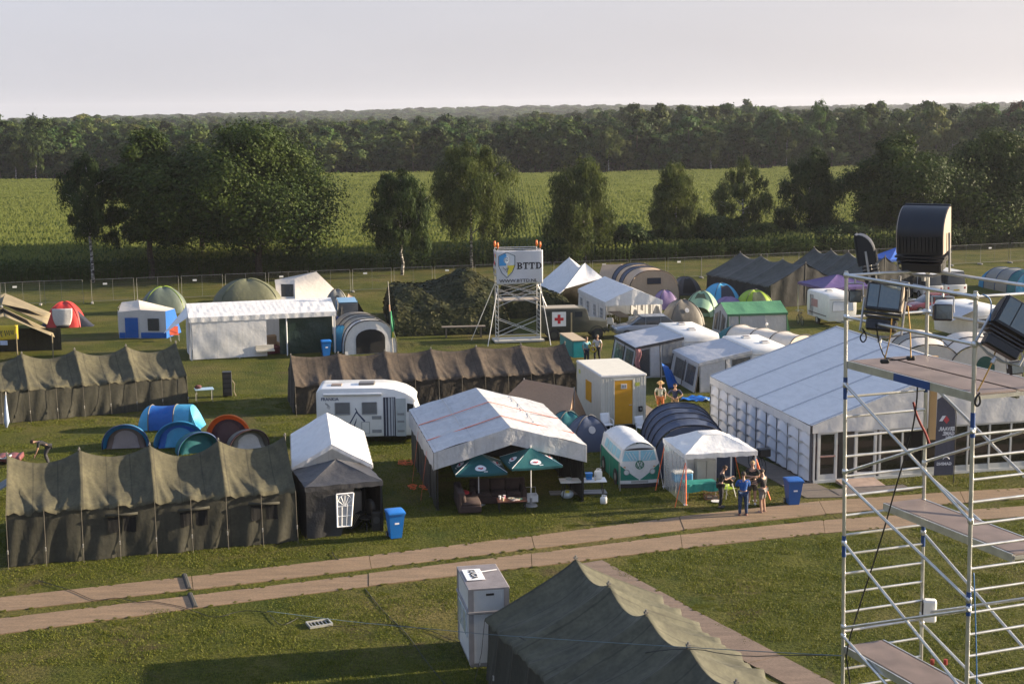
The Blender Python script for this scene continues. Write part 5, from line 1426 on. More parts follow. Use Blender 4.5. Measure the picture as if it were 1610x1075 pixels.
# ---- small cabins
def cabin():
    W, L, H = 2.2, 4.5, 2.68
    loc = G(946, 590.5, H); loc.z = 0
    root = thing('site_cabin', 'cream site cabin with a yellow door and a yellow side shutter', 'cabin', loc, R(12.5))
    CW = plain('cream_steel', (.62, .59, .50), .5, amt=.06); WR = plain('white_roof_steel', (.68, .67, .65), .6, amt=.06)
    MB().box((W / 2, L / 2, (H + .12) / 2 + .06), (W, L, H - .20)).build('wall', CW, root)
    ro = MB().box((W / 2, L / 2, H - .05), (W + .08, L + .08, .12), bev=.02).build('roof', WR, root)
    mb = MB(); mb.box((W / 2, L / 2, .07), (W * .9, L * .95, .14)); mb.build('skid', BLACKP, root)
    mb = MB()
    for x in (.06, .22, .30, .46, 1.62, 1.78, 1.86, 2.0, 2.14): mb.box((x, -.012, 1.36), (.055, .026, 2.34), bev=.01)
    mb.build('corrugation', CW, root)
    YEL = plain('yellow_door_paint', (.62, .30, .015), .45, amt=.06)
    d = MB().box((1.09, -.02, 1.33), (.90, .05, 2.14), bev=.01).build('door', YEL, root)
    mb = MB()
    for x in (.61, 1.57): mb.box((x, -.022, 1.34), (.05, .055, 2.24))
    mb.box((1.09, -.022, 2.44), (1.01, .055, .05)); mb.build('door_frame', CW, root)
    MB().tube([(1.48, -.05, 1.2), (1.48, -.10, 1.2), (1.36, -.10, 1.2)], .015, 6).build('handle', STEEL, d)
    sgn = MB().box((1.1, -.05, 2.12), (.30, .012, .24)).build('notice', plain('notice_paper', (.62, .6, .56), .6), d)
    mb = MB(); mb.box((1.05, -.06, 2.12), (.09, .008, .14)); mb.box((1.17, -.06, 2.12), (.08, .008, .14)); mb.build('print', GREYP, sgn)
    flat(MB(), [(0, L * .62, 1.02), (0, L * .40, 1.02), (0, L * .40, 2.02), (0, L * .62, 2.02)], .03).build('shutter', YEL, root)
    bx = MB().box((1.93, -.08, .98), (.2, .1, .26), bev=.02).build('switch_box', BLACKP, root)
    MB().box((1.93, -.135, .98), (.1, .012, .1)).build('socket', STEEL, bx)
    YG = plain('yellow_green_sticker', (.45, .48, .08), .5)
    flat(MB(), [(1.68, -.03, 2.1), (1.9, -.03, 2.1), (1.9, -.03, 2.28), (1.68, -.03, 2.28)], .004).build('sticker', YG, root)
    flat(MB(), [(-.001, L * .93, 2.1), (-.001, L * .86, 2.1), (-.001, L * .86, 2.3), (-.001, L * .93, 2.3)], .004).build('sticker', YG, root)
    mb = MB()
    for x, y in ((.02, .02), (W - .02, .02), (.02, L - .02)): mb.box((x, y, 1.33), (.08, .08, 2.44))
    mb.build('corner_post', CW, root)
    return root
cab = cabin()
for i, (px, py, lab, tilt) in enumerate(((952, 679, 'white plastic chair standing left of the yellow cabin door', 0), (1006, 684, 'white folded chair leaning right of the yellow cabin door', .2))):
    t_ = thing('plastic_chair', lab, 'chair', G(px, py), R(20 + 10 * i))
    MB().grid(lambda a, b: Vector((-.24 + .48 * a, -.02 + .14 * b, .42 + .5 * b)), 4, 4).build('backrest', WHITEP, t_, smooth=True, sol=.03)
    MB().box((0, -.24, .42), (.48, .46, .035), bev=.015).build('seat', WHITEP, t_)
    for sx in (-1, 1):
        for sy in (-.44, -.04): MB().tube([(sx * .21, sy, .42), (sx * .25, sy * 1.05, 0)], .022, 5).build('leg', WHITEP, t_)
        MB().tube([(sx * .25, .06, .66), (sx * .26, -.3, .64), (sx * .24, -.42, .44)], .02, 5).build('armrest', WHITEP, t_)

def booth():
    W, L, H = 1.13, 2.05, 2.27
    loc = G(736.5, 925.7, H); loc.z = 0
    root = thing('ticket_booth', 'tall white ticket booth with a sign lying on its ribbed grey roof', 'booth', loc, R(11))
    WP = plain('booth_white_panel', (.60, .61, .60), .45, amt=.06); GP = plain('booth_grey_steel', (.25, .235, .23), .55, amt=.15); GL = plain('booth_blue_grey', (.36, .42, .46), .45)
    MB().box((W / 2, L / 2, .83), (W - .06, L - .06, 1.42)).build('wall', WP, root)
    MB().box((W / 2, L / 2, 1.92), (W - .05, L - .05, .62)).build('upper_wall', WP, root)
    mb = MB()
    for x in (.07, W - .07):
        for y in (.05, L - .05):
            mb.box((x, y, .83), (.13, .12, 1.46)); mb.box((x, y, 1.93), (.14, .13, .64))
    mb.build('corner_post', GP, root)
    mb = MB(); mb.box((W / 2, L / 2, 1.575), (W + .06, L + .06, .07), bev=.01); mb.box((W / 2, L / 2, .06), (W - .1, L - .1, .12)); mb.build('ledge', GP, root)
    mb = MB(); mb.box((W / 2, L / 2, H - .03), (W + .02, L + .02, .06), bev=.01)
    for k in range(34): mb.box((W / 2, .04 + k * (L - .08) / 33, H + .004), (W - .04, .03, .014))
    mb.build('roof', plain('ribbed_grey_roof', (.30, .27, .27), .6, amt=.15), root)
    mb = MB()
    for k in range(15): mb.box((.19 + k * .055, .012, 1.92), (.022, .03, .52)); 
    for k in range(15): mb.box((.19 + k * .055, .012, .84), (.022, .03, 1.34))
    mb.build('ribbing', WP, root)
    MB().box((W / 2 + .03, -.005, 2.08), (.22, .03, .055)).build('vent', BLACKP, root)
    BLUEG = plain('bluish_glass', (.22, .36, .45), .12)
    wf = flat(MB(), [(.02, 1.85, .72), (.02, .48, .72), (.02, .48, 1.46), (.02, 1.85, 1.46)], .02).build('window', plain('white_window_frame', (.6, .65, .68), .4), root)
    for y0, y1 in ((1.80, 1.38), (1.32, .98), (.92, .54)): flat(MB(), [(-.001, y0, .78), (-.001, y1, .78), (-.001, y1, 1.42), (-.001, y0, 1.42)], .008).build('pane', BLUEG if y0 != 1.32 else GL, wf)
    MB().tube([(-.012, 1.15, 1.05), (-.05, 1.15, 1.05), (-.05, 1.05, 1.05)], .012, 5).build('handle', STEEL, wf)
    s = thing('sign_board', 'white sign with black lettering lying flat on the ticket booth roof', 'sign', root.matrix_basis @ Vector((.02, .62, H + .025)), R(11))
    MB().box((.30, .48, .012), (.52, .96, .022), bev=.008).build('board', plain('sign_white', (.78, .78, .79), .5), s)
    text_obj('KASSA', .27, plain('sign_black', (.01, .01, .01), .6), s, Matrix.Translation((.20, .86, .028)) @ Matrix.Rotation(R(-90), 4, 'Z'), bold=.006, sx=.98)
    MB().tube([(.50, .62, .03), (1.02, .74, .03)], .016, 6).build('stick', WHITEP, s)
booth()

def teal_trailer():
    a = G(900, 536, 1.25); rz_ = R(12)
    root = thing('box_trailer', 'teal box trailer with a tan roof behind the brown army tent', 'trailer', (a.x, a.y, 0), rz_)
    TL = plain('teal_paint', (.015, .22, .22), .4)
    W, L, H = .85, 3.2, 1.25
    MB().box((W / 2, L / 2, H / 2 + .08), (W, L, H - .24), bev=.02).build('body', TL, root)
    MB().box((W / 2, L / 2, H), (W + .08, L + .08, .08), bev=.02).build('roof', plain('tan_roof', (.42, .33, .22), .7), root)
    flat(MB(), [(.08, 0, .2), (W - .08, 0, .2), (W - .08, 0, H - .1), (.08, 0, H - .1)], .02).build('door', plain('bright_teal', (.02, .33, .33), .4), root)
    for x in (-.02, W + .02): wheel(root, (x, L * .5, .25), .25, .14, 'x')
teal_trailer()

# ---- caravans
def caravan(label, loc, rz, W, L, H, windows=True, curtain=None, name='caravan', hatches=((.5, .35), (.55, .75)), stripe=None, door=None):
    """short end at y = 0 facing -y, length runs along +y"""
    root = thing(name, label, 'caravan', loc, rz)
    prof = [(.12, .42), (.0, 1.1)] + arc_pts(.32, H - .32, .30, 175, 95, 4) + arc_pts(L - .32, H - .32, .30, 85, 5, 4) + [(L, 1.1), (L - .15, .42)]
    mb = profile_body(prof, W, .10)
    M = Matrix.Rotation(R(90), 4, 'Z'); mb.v = [tuple(M @ Vector(p) + Vector((W, 0, 0))) for p in mb.v]
    mb.build('body', CARAVANW, root, smooth=True, angle=40)
    def fw(z): # front surface y at height z
        return .0 + (.12 * (1.1 - z) / .68 if z < 1.1 else 0)
    w_ = flat(MB(), [(W * .14, -.0, 1.18), (W * .86, -.0, 1.18), (W * .84, .02, 1.78), (W * .16, .02, 1.78)], .02).build('window', curtain or DKFILM, root)
    mb = MB()
    for p, q in (((W * .13, 1.16), (W * .87, 1.16)), ((W * .87, 1.16), (W * .85, 1.80)), ((W * .85, 1.8), (W * .15, 1.8)), ((W * .15, 1.8), (W * .13, 1.16))): mb.tube([(p[0], -.02 + .02 * (p[1] > 1.5), p[1]), (q[0], -.02 + .02 * (q[1] > 1.5), q[1])], .02, 4)
    mb.build('window_frame', GREYP, w_)
    mb = MB(); mb.tube([(W * .04, -.012, 1.98), (W * .96, -.012, 1.98)], .02, 4); mb.build('trim', GREYP, root)
    for (fx, fy) in hatches:
        h_ = MB().box((W * fx, L * fy, H + .03), (.5, .5, .09), bev=.03).build('roof_hatch', CARAVANW, root)
        MB().box((W * fx, L * fy, H + .085), (.34, .34, .03), bev=.01).build('hatch_pane', plain('hatch_brown', (.16, .12, .10), .3), h_)
    for x in (.1, W - .1): wheel(root, (x, L * .52, .3), .3, .18, 'x')
    mb = MB(); mb.tube([(W * .3, 0, .4), (W * .5, -1.1, .42), (W * .7, 0, .4)], .035, 6); mb.tube([(W * .5, -1.0, .42), (W * .5, -1.0, .0)], .03, 6); mb.build('drawbar', GREYP, root)
    if stripe: MB().box((-.004, L * .5, .75), (.012, L * .8, .07)).build('stripe', stripe, root)
    if door:
        y0, y1 = door
        d = flat(MB(), [(.0, y1, .55), (.0, y0, .55), (.0, y0, 2.0), (.0, y1, 2.0)], .02).build('door', CARAVANW, root)
        mb = MB()
        for p, q in (((y0, .55), (y0, 2.0)), ((y1, .55), (y1, 2.0)), ((y0, 2.0), (y1, 2.0))): mb.tube([(-.02, p[0], p[1]), (-.02, q[0], q[1])], .018, 4)
        mb.build('door_trim', GREYP, d)
        flat(MB(), [(.0, y0 - .25, 1.2), (.0, y0 - 1.35, 1.2), (.0, y0 - 1.35, 1.75), (.0, y0 - .25, 1.75)], .02).build('window', plain('pink_curtain', (.40, .22, .20), .5), root)
    return root
def awning(label, root_c, W, L, ze, zr, roofm, wallm, trim, front, cat='awning', lefts=((.06, .40), (.46, .9)), post=DKGREY):
    """lean-to awning on the caravan's left side: x from -W to 0, y from 0 to L"""
    root = thing('caravan_awning', label, cat, root_c.location, root_c.rotation_euler[2])
    def rf(a, b):
        x = -W + W * a; z = ze + (zr - ze) * a ** .8 - .06 * math.sin(math.pi * a) * (.6 + .4 * math.sin(b * 12)); return Vector((x - .06 * (1 - a), -.06 + (L + .12) * b, z))
    MB().grid(rf, 14, 18).build('roof', roofm, root, smooth=True)
    mb = MB(); mb.grid(lambda a, b: rf(a, 0) + Vector((0, -.02, -.16 * b)), 14, 2); mb.grid(lambda a, b: rf(0, a) + Vector((-.02, 0, -.16 * b)), 14, 2)
    mb.build('valance', trim, root, smooth=True)
    def fz(a): return ze + (zr - ze) * a ** .8 - .05
    fw = MB().grid(lambda a, b: Vector((-W + W * a, .0 - .12 * b, fz(a) * (1 - b))), 14, 6).build('front_wall', wallm, root, smooth=True)
    lw = MB().grid(lambda a, b: Vector((-W - .28 * b, L * a, (ze - .05) * (1 - b))), 14, 6).build('side_wall', wallm, root, smooth=True)
    MB().grid(lambda a, b: Vector((-W + W * a, L, fz(a) * (1 - b))), 8, 4).build('back_wall', wallm, root, smooth=True)
    for (u0, u1, b0, b1, m) in front:
        MB().grid(lambda a, b: Vector((-W + W * (u0 + (u1 - u0) * a), -.02 - .12 * (b0 + (b1 - b0) * b), fz(u0 + (u1 - u0) * a) * (1 - b0 - (b1 - b0) * b))), 6, 5).build('window', m, fw, smooth=True)
    for (u0, u1) in lefts:
        MB().grid(lambda a, b: Vector((-W - .28 * (.14 + .66 * b) - .02, L * (u0 + (u1 - u0) * a), (ze - .05) * (1 - .14 - .66 * b))), 6, 5).build('window', DKFILM, lw, smooth=True)
    for (x, y, z) in ((-W, 0, ze), (-W, L * .5, ze), (-W, L, ze), (-W * .5, 0, fz(.5))):
        MB().tube([(x - .01, y - .04, z - .03), (x - (.30 if x == -W else 0), y - (.16 if y == 0 else .0), 0)], .028, 6).build('pole', post, root)
    return root
AWR = mat_c('awning_roof', (.50, .51, .54), trans=.1); AWW = mat_c('awning_wall', (.44, .45, .46), trans=.15, wr=1.8, st=.6)
CLEARW = clear_film('awning_film', .6, (.22, .235, .25), .1); STRIPEW = mat_c('ribbed_awning', (.55, .55, .56), wr=3, st=.7)
rz_ = R(11); c = G(1000, 594); off = Matrix.Rotation(rz_, 4, 'Z') @ Vector((2.85, 0, 0))
CV1 = caravan('white caravan with a pink curtain, its grey awning to the left', c + off, rz_, 2.2, 5.2, 2.45, curtain=plain('pink_stripe_curtain', (.36, .17, .20), .6), hatches=((.45, .3), (.5, .75)))
A1 = awning('grey awning with clear windows between the cabin and the white caravan', CV1, 2.85, 4.6, 1.78, 2.3, AWR, AWW, DKGREY, [(.06, .28, .12, .95, DKFILM), (.30, .52, .10, .95, STRIPEW), (.54, .97, .08, .62, CLEARW), (.54, .97, .62, .95, DKFILM)])
mb = MB(); mb.grid(lambda a, b: Vector((-2.95 + .28 * a + .06 * math.sin(b * 7), -.24 + .05 * math.sin(a * 9 + b * 5), 1.72 - 1.15 * b)), 5, 8)
mb.build('hanging_towel', mat_c('red_white_towel', (.46, .20, .20)), A1, smooth=True, sol=.02)
c = G(1099, 617); off = Matrix.Rotation(rz_, 4, 'Z') @ Vector((3.0, 0, 0))
CV2 = caravan('white caravan with two roof hatches, half hidden by the marquee', c + off, rz_, 2.2, 5.0, 2.35, hatches=((.45, .72), (.62, .32)))
A2 = awning('grey awning with large dark windows left of the marquee', CV2, 3.0, 4.6, 1.62, 2.22, AWR, AWW, AWR, [(.02, .60, .06, .96, STRIPEW), (.62, .97, .12, .5, DKFILM)], lefts=((.08, .40), (.44, .86)))
CV3 = caravan('small white caravan with a brown striped side beside the purple gazebo', G(1302, 515), R(11), 2.15, 4.0, 2.35, curtain=plain('white_curtain', (.62, .64, .68), .5), hatches=((.4, .5),), stripe=plain('brown_stripe', (.10, .07, .06), .5), door=(3.3, 2.75))
CV4 = caravan('white caravan roof showing between the right floodlights', G(1530, 545), R(14), 2.3, 5.0, 2.5, hatches=((.5, .4),))
mb = MB(); mb.grid(lambda a, b: Vector((-1.6 + 1.6 * a, 4.4 * b, 1.75 + .65 * a)), 6, 6); o = mb.build('awning_canopy', AWR, CV4, smooth=True)
# a bicycle leaning on the small caravan
def bicycle(label, loc, rz, col, s=1.0):
    root = thing('bicycle', label, 'bicycle', loc, rz)
    for x in (-.52, .52):
        mb = MB(); mb.tube([(x + .33 * math.cos(k * math.pi / 10), 0, .34 + .33 * math.sin(k * math.pi / 10)) for k in range(21)], .018, 5, cap=False)
        wo = mb.build('wheel', TYRE, root)
        mb = MB()
        for k in range(8): mb.tube([(x, 0, .34), (x + .32 * math.cos(k * math.pi / 4), 0, .34 + .32 * math.sin(k * math.pi / 4))], .003, 3)
        mb.build('spokes', STEEL, wo)
    mb = MB()
    for p, q in (((-.52, 0, .34), (-.08, 0, .32)), ((-.52, 0, .34), (-.18, 0, .82)), ((-.08, 0, .32), (-.2, 0, .86)), ((-.08, 0, .32), (.36, 0, .78)), ((-.18, 0, .78), (.36, 0, .84)), ((.52, 0, .34), (.34, 0, .92))): mb.tube([p, q], .018, 6)
    mb.build('frame', col, root)
    MB().box((-.22, 0, .92), (.26, .14, .06), bev=.02).build('saddle', BLACKP, root)
    MB().tube([(.22, -.28, 1.02), (.34, -.24, 1.05), (.34, .24, 1.05), (.22, .28, 1.02)], .014, 5).build('handlebar', STEEL, root)
    MB().tube([(.34, 0, .92), (.34, 0, 1.05)], .014, 5).build('stem', STEEL, root)
    return root
bicycle('black bicycle leaning beside the small white caravan', G(1264, 512) + Vector((-.2, .4, 0)), R(95), plain('black_paint', (.02, .02, .02), .4))
bk = bicycle('black delivery bicycle with a front crate against the marquee wall', G(1190, 740), R(-74), plain('black_paint', (.02, .02, .02), .4))
MB().box((.62, 0, .95), (.38, .5, .34), bev=.03).build('crate', BLACKP, bk)

# ---- frame awning tent, green roof
def green_awning():
    c = G(1144, 531); rz0 = R(9)
    root = thing('frame_tent', 'green roofed frame tent with clear front windows between the dome tents and caravans', 'tent', c, rz0)
    L, D, ze, zr = 4.15, 3.0, 1.62, 2.25
    GR = mat_c('green_roof_fabric', (.085, .26, .13)); GW = mat_c('pale_grey_wall', (.52, .50, .48)); GT = mat_c('green_trim', (.06, .17, .09))
    for s in (-1, 1): MB().grid(lambda a, b: Vector((-.08 + (L + .16) * a, D / 2 + s * (D / 2 + .08) * b, zr + (ze - zr) * b - .04 * math.sin(math.pi * b) * abs(math.sin(a * 9.4)))), 24, 6).build('roof', GR, root, smooth=True)
    mb = MB(); mb.grid(lambda a, b: Vector((-.08 + (L + .16) * a, -.1, ze - .14 * b)), 12, 1); mb.build('valance', GT, root)
    fw = MB().grid(lambda a, b: Vector((L * a, -.14 * b, (ze - .05) * (1 - b))), 12, 4).build('front_wall', GW, root, smooth=True)
    for u0, u1 in ((.04, .17), (.21, .63)): MB().grid(lambda a, b: Vector((L * (u0 + (u1 - u0) * a), -.025 - .14 * (.06 + .86 * b), (ze - .05) * (1 - .06 - .86 * b))), 8, 5).build('window', clear_film('ripply_film', .7, (.45, .45, .47), .12), fw, smooth=True)
    for x in (0, L):
        def gw(a, b):
            zt = ze + (zr - ze) * (1 - abs(2 * a - 1)); return Vector((x + (.35 if x else -.2) * b, D * a, zt * (1 - b)))
        so_ = MB().grid(gw, 10, 5).build('side_wall', GW if x == 0 else GT, root, smooth=True)
        if x == 0:
            for a0, a1 in ((.10, .36), (.45, .55), (.62, .88)): MB().grid(lambda a, b: gw(a0 + (a1 - a0) * a, .25 + .6 * b) + Vector((-.03, 0, 0)), 4, 4).build('window', DKFILM, so_)
    for x in (0, .19 * L, L):
        MB().tube([(x, -.03, ze), (x, -.2, 0)], .035, 6).build('pole', GT, root)
    MB().grid(lambda a, b: Vector((L * a, D, ze * (1 - b))), 4, 2).build('back_wall', GW, root)
green_awning()

# ---- cars
def car(label, loc, rz, paint, L=4.2, W=1.75, H=1.45, name='parked_car', van=False, cat='car', glass=None):
    """front at +x, centred"""
    root = thing(name, label, cat, loc, rz)
    if van: low = [(-L / 2, .35), (-L / 2, 1.0), (-L / 2 + .05, 1.05), (L / 2 - .25, 1.02), (L / 2, .85), (L / 2, .35)]; cab_ = [(-L / 2 + .03, 1.02), (-L / 2 + .16, H - .08), (-L / 2 + .4, H), (L / 2 - 1.5, H), (L / 2 - 1.2, H - .08), (L / 2 - .55, 1.02)]
    else: low = [(-L / 2, .35), (-L / 2, .78), (-L / 2 + .12, .92), (L / 2 - 1.15, .92), (L / 2 - .2, .76), (L / 2, .62), (L / 2, .35)]; cab_ = [(-L / 2 + .25, .9), (-L / 2 + .75, H - .05), (-L / 2 + 1.1, H), (L / 2 - 2.0, H), (L / 2 - 1.75, H - .06), (L / 2 - 1.0, .9)]
    mb = profile_body(low, W, .09); mb.v = [(p[0], p[1] - W / 2, p[2]) for p in mb.v]; mb.build('body', paint, root, smooth=True, angle=40)
    mb = profile_body(cab_, W * .86, .06); mb.v = [(p[0], (p[1] - W * .43) * (1 - .10 * max(0, (p[2] - .95) / (H - .95))), p[2]) for p in mb.v]
    mb.build('cabin', glass or GLASS, root, smooth=True, angle=40)
    mb = MB(); mb.box(((cab_[1][0] + cab_[4][0]) / 2, 0, H + .005), ((cab_[4][0] - cab_[1][0]) * .92, W * .76, .035), bev=.015)
    for s in (-1, 1):
        for x in (0.33, .66):
            xx = cab_[0][0] + (cab_[-1][0] - cab_[0][0]) * x; mb.box((xx, s * W * .415, (H + .9) / 2), (.07, .05, H - .92))
    mb.build('roof', paint, root)
    for x in (-L / 2 + .75, L / 2 - .75):
        for y in (-W / 2 + .08, W / 2 - .08): wheel(root, (x, y, .31), .31, .2)
    for s in (-1, 1):
        MB().box((L / 2 - .04, s * W * .34, .68), (.12, .32, .14), bev=.03).build('headlight', plain('lamp_glass', (.5, .52, .55), .15), root)
        MB().box((-L / 2 + .03, s * W * .38, .78), (.08, .2, .2), bev=.03).build('tail_light', REDP, root)
    flat(MB(), [(-L / 2 - .005, .26, .55), (-L / 2 - .005, -.26, .55), (-L / 2 - .005, -.26, .66), (-L / 2 - .005, .26, .66)], .01).build('number_plate', plain('yellow_plate', (.62, .46, .03), .4), root)
    return root
car('silver grey car parked behind the left caravan and its awning', G(1016, 532) + Vector((0, .9, 0)), R(188), plain('silver_grey_paint', (.22, .24, .28), .25, .3, amt=.04, coat=.5), L=4.4)
car('deep blue van with a light blue roof beside the long white party tent', G(540, 520) + Vector((0, 2.2, 0)), R(100), plain('deep_blue_paint', (.012, .03, .16), .25, coat=.5), L=4.5, W=1.75, H=2.0, name='van', van=True, cat='van')
bv = bpy.data.objects['van']
for o in bv.children:
    if o.name.startswith('roof'): o.data.materials[0] = plain('light_blue_roof', (.16, .34, .52), .3)
car('dark red car behind the floodlights near the small caravan', G(1462, 492), R(192), plain('dark_red_paint', (.22, .03, .04), .25, coat=.5), L=4.0)
car('grey car behind the floodlights left of the dark red one', G(1415, 492) + Vector((0, 1.5, 0)), R(15), plain('grey_paint', (.16, .17, .18), .25, .3, coat=.5), L=4.1)
car('white van at the back, seen under the raised floodlight', G(1482, 462), R(100), CARWHITE, L=4.8, W=1.9, H=2.1, name='van', van=True, cat='van')
car('white van at the back, left of the one under the raised floodlight', G(1447, 464), R(100), plain('dull_white_paint', (.55, .55, .55), .4), L=4.6, W=1.8, H=1.9, name='van', van=True, cat='van')

# ---- ambulance
def ambulance():
    root = thing('ambulance', 'dark green army ambulance with a red cross behind the banner tower', 'ambulance', G(901, 533) + Vector((0, .5, 0)), R(8))
    AG = plain('matt_army_green', (.035, .038, .028), .6, amt=.15)
    x0 = -2.3
    prof = [(x0, .6), (x0, 2.0), (x0 + .08, 2.12), (x0 + 3.0, 2.14), (x0 + 3.12, 2.05), (x0 + 3.3, 1.35), (x0 + 4.5, 1.22), (x0 + 4.55, .65), (x0 + 4.4, .5), (x0 + .1, .5)]
    mb = profile_body(prof, 1.75, .05); mb.v = [(p[0], p[1] - .875, p[2]) for p in mb.v]; mb.build('body', AG, root, smooth=True, angle=35)
    for x in (x0 + .85, x0 + 3.85):
        for y in (-.8, .8): wheel(root, (x, y, .38), .38, .22, rim=AG)
        for s in (-1, 1): MB().tube([(x + .5 * math.cos(k * math.pi / 8), s * .88, .42 + .5 * math.sin(k * math.pi / 8)) for k in range(9)], .05, 5).build('wheel_arch', AG, root)
    pan = MB().box((x0 + 1.2, -.885, 1.45), (.95, .02, .98)).build('cross_panel', plain('panel_white', (.78, .77, .75), .5), root)
    mb = MB(); mb.box((x0 + 1.2, -.899, 1.45), (.20, .01, .62)); mb.box((x0 + 1.2, -.8985, 1.45), (.62, .009, .20)); mb.build('red_cross', plain('cross_red', (.55, .02, .03), .5), pan)
    MB().box((x0 + 2.55, -.885, 1.75), (.5, .02, .36)).build('window', GLASS, root)
    MB().box((x0 + .35, -.885, 1.8), (.45, .02, .26)).build('window', GLASS, root)
    MB().box((x0 + 2.05, -.89, 1.2), (.10, .04, 1.35)).build('door_post', plain('sandy_strip', (.42, .32, .17), .7), root)
    MB().box((x0 + 3.18, 0, 1.72), (.03, 1.5, .5), M=Matrix.Rotation(R(-14), 4, 'Y')).build('windscreen', GLASS, root)
    MB().box((x0 + 1.4, 0, 2.16), (2.4, 1.5, .06), bev=.02).build('roof_rack', plain('pale_roof_board', (.3, .27, .22), .8), root)
    for s in (-1, 1): MB().cyl((x0 + 4.5, s * .55, .9), .1, .05, 12).build('headlight', plain('lamp_glass', (.5, .52, .55), .15), root)
    MB().box((x0 + 4.62, 0, .55), (.1, 1.7, .16)).build('bumper', AG, root)
ambulance()

# ================================================================== bus shaped tent
def bus_tent():
    W, L, H = 1.62, 3.5, 1.92
    c = (G(976, 766) + G(1033, 766)) / 2
    root = thing('bus_tent', 'green and white tent shaped like a split screen bus', 'tent', c, R(9))
    GRN = mat_c('bus_green_fabric', (.015, .215, .16), trans=.15); WHT = mat_c('bus_white_fabric', (.74, .76, .78), trans=.2); BL = mat_c('printed_sky_blue', (.30, .58, .70)); DK = mat_c('printed_dark', (.03, .025, .03))
    h = W / 2
    def side(sd, z0, z1, nm, m):
        def fn(a, b):
            z = z0 + (z1 - z0) * b
            x = h if z < 1.08 else h - (z - 1.08) * .26
            y = L * a
            bul = .05 * math.sin(math.pi * a) - .02
            return Vector((sd * (x + (bul if z > .3 else 0) * math.sin(min(1, z / 1.9) * math.pi)), y, z))
        return fn
    for sd in (-1, 1):
        lo = MB().grid(side(sd, .10, 1.06, '', 0), 16, 8).build('lower_side', GRN, root, smooth=True)
        upf = side(sd, 1.06, 1.62, '', 0)
        uo = MB().grid(upf, 16, 6).build('upper_side', WHT, root, smooth=True)
        for k in range(4):
            a0 = .06 + k * .19
            wo = MB().grid(lambda a, b: upf(a0 + .165 * a, .2 + .62 * b) + Vector((sd * .015, 0, 0)), 4, 3).build('window', BL, uo)
        for y in (L * .17, L * .80):
            mb = MB(); n = 18
            mb.prism([(y + .34 * math.cos(2 * math.pi * k / n), .36 + .34 * math.sin(2 * math.pi * k / n)) for k in range(n)], lambda p: Vector((sd * (h + .03), p[0], p[1])), lambda p: Vector((sd * (h + .05), p[0], p[1])))
            wo = mb.build('printed_wheel', DK, root)
            mb = MB(); mb.prism([(y + .16 * math.cos(2 * math.pi * k / n), .36 + .16 * math.sin(2 * math.pi * k / n)) for k in range(n)], lambda p: Vector((sd * (h + .051), p[0], p[1])), lambda p: Vector((sd * (h + .056), p[0], p[1])))
            mb.build('hub_cap', GREYP, wo)
    def roof(a, b):
        x = (2 * b - 1); return Vector((x * (h - .14), -.10 + (L + .1) * a, 1.61 + .31 * math.cos(x * math.pi / 2) ** .75 - .05 * math.sin(a * math.pi * 2.5) ** 2 * math.cos(x * 1.5) - (.10 * max(0, (a - .9) * 10))))
    MB().grid(roof, 22, 14).build('roof', WHT, root, smooth=True)
    MB().grid(lambda a, b: Vector((h * (2 * b - 1) * (1 - .12 * a), L - .02, .05 + 1.8 * a * (1 - .18 * (2 * b - 1) ** 2))), 8, 8).build('rear_panel', WHT, root, smooth=True)
    # front panel, slightly raked
    def F(x, z, d=0): return Vector((x, -.04 - .07 * (1 - abs(x / h) ** 2) - d + .06 * max(0, z - 1.0), z))
    def fx(z): return (h if z < 1.08 else h - (z - 1.08) * .26)
    fo = MB().grid(lambda a, b: F((2 * a - 1) * fx(.12 + 1.53 * b), .12 + 1.53 * b), 16, 12).build('front_panel', WHT, root, smooth=True)
    MB().grid(lambda a, b: F((2 * a - 1) * (h - .15), 1.60 + .24 * math.cos((2 * a - 1) * math.pi / 2) ** .75 * b), 16, 3).build('front_top', WHT, fo, smooth=True)
    MB().grid(lambda a, b: F((2 * a - 1) * (h - .19), 1.585 + .085 * math.cos((2 * a - 1) * math.pi / 2) ** .6 * b, .014), 16, 2).build('visor', DK, fo, smooth=True)
    def vz(x):   # lower edge of the white V
        q = min(1, abs(x) / h); return .36 + .62 * q ** 1.15 + .10 * q * (1 - q) * 0
    for sd in (-1, 1):
        MB().grid(lambda a, b: F(sd * h * (.03 + .97 * a), .34 + (vz(h * (.03 + .97 * a)) - .34) * b, .012), 14, 6).build('green_front', GRN, fo, smooth=True)
        MB().grid(lambda a, b: F(sd * (.04 + (fx(1.15 + .4 * b) - .12) * a), 1.14 + .42 * b, .012), 6, 5).build('windscreen', BL, fo, smooth=True)
        mb = MB()
        for k in range(3): mb.tube([F(sd * (.12 + .13 * k), 1.18, .022), F(sd * (.3 + .13 * k), 1.48, .022)], .012, 4)
        mb.build('printed_reflection', WHT, fo)
        n = 16
        lp_ = MB(); lp_.prism([(sd * .54 + .105 * math.cos(2 * math.pi * k / n), .68 + .105 * math.sin(2 * math.pi * k / n)) for k in range(n)], lambda p: F(p[0], p[1], .014), lambda p: F(p[0], p[1], .022))
        lo_ = lp_.build('headlight', plain('printed_lamp', (.55, .6, .6), .5), fo)
        MB().tube([F(sd * .54 + .11 * math.cos(2 * math.pi * k / n), .68 + .11 * math.sin(2 * math.pi * k / n), .022) for k in range(n + 1)], .014, 4).build('lamp_ring', GREYP, lo_)
        MB().tube([F(sd * .58, .88, .018), F(sd * .66, .90, .018)], .02, 5).build('indicator', plain('amber_print', (.6, .25, .03), .5), fo)
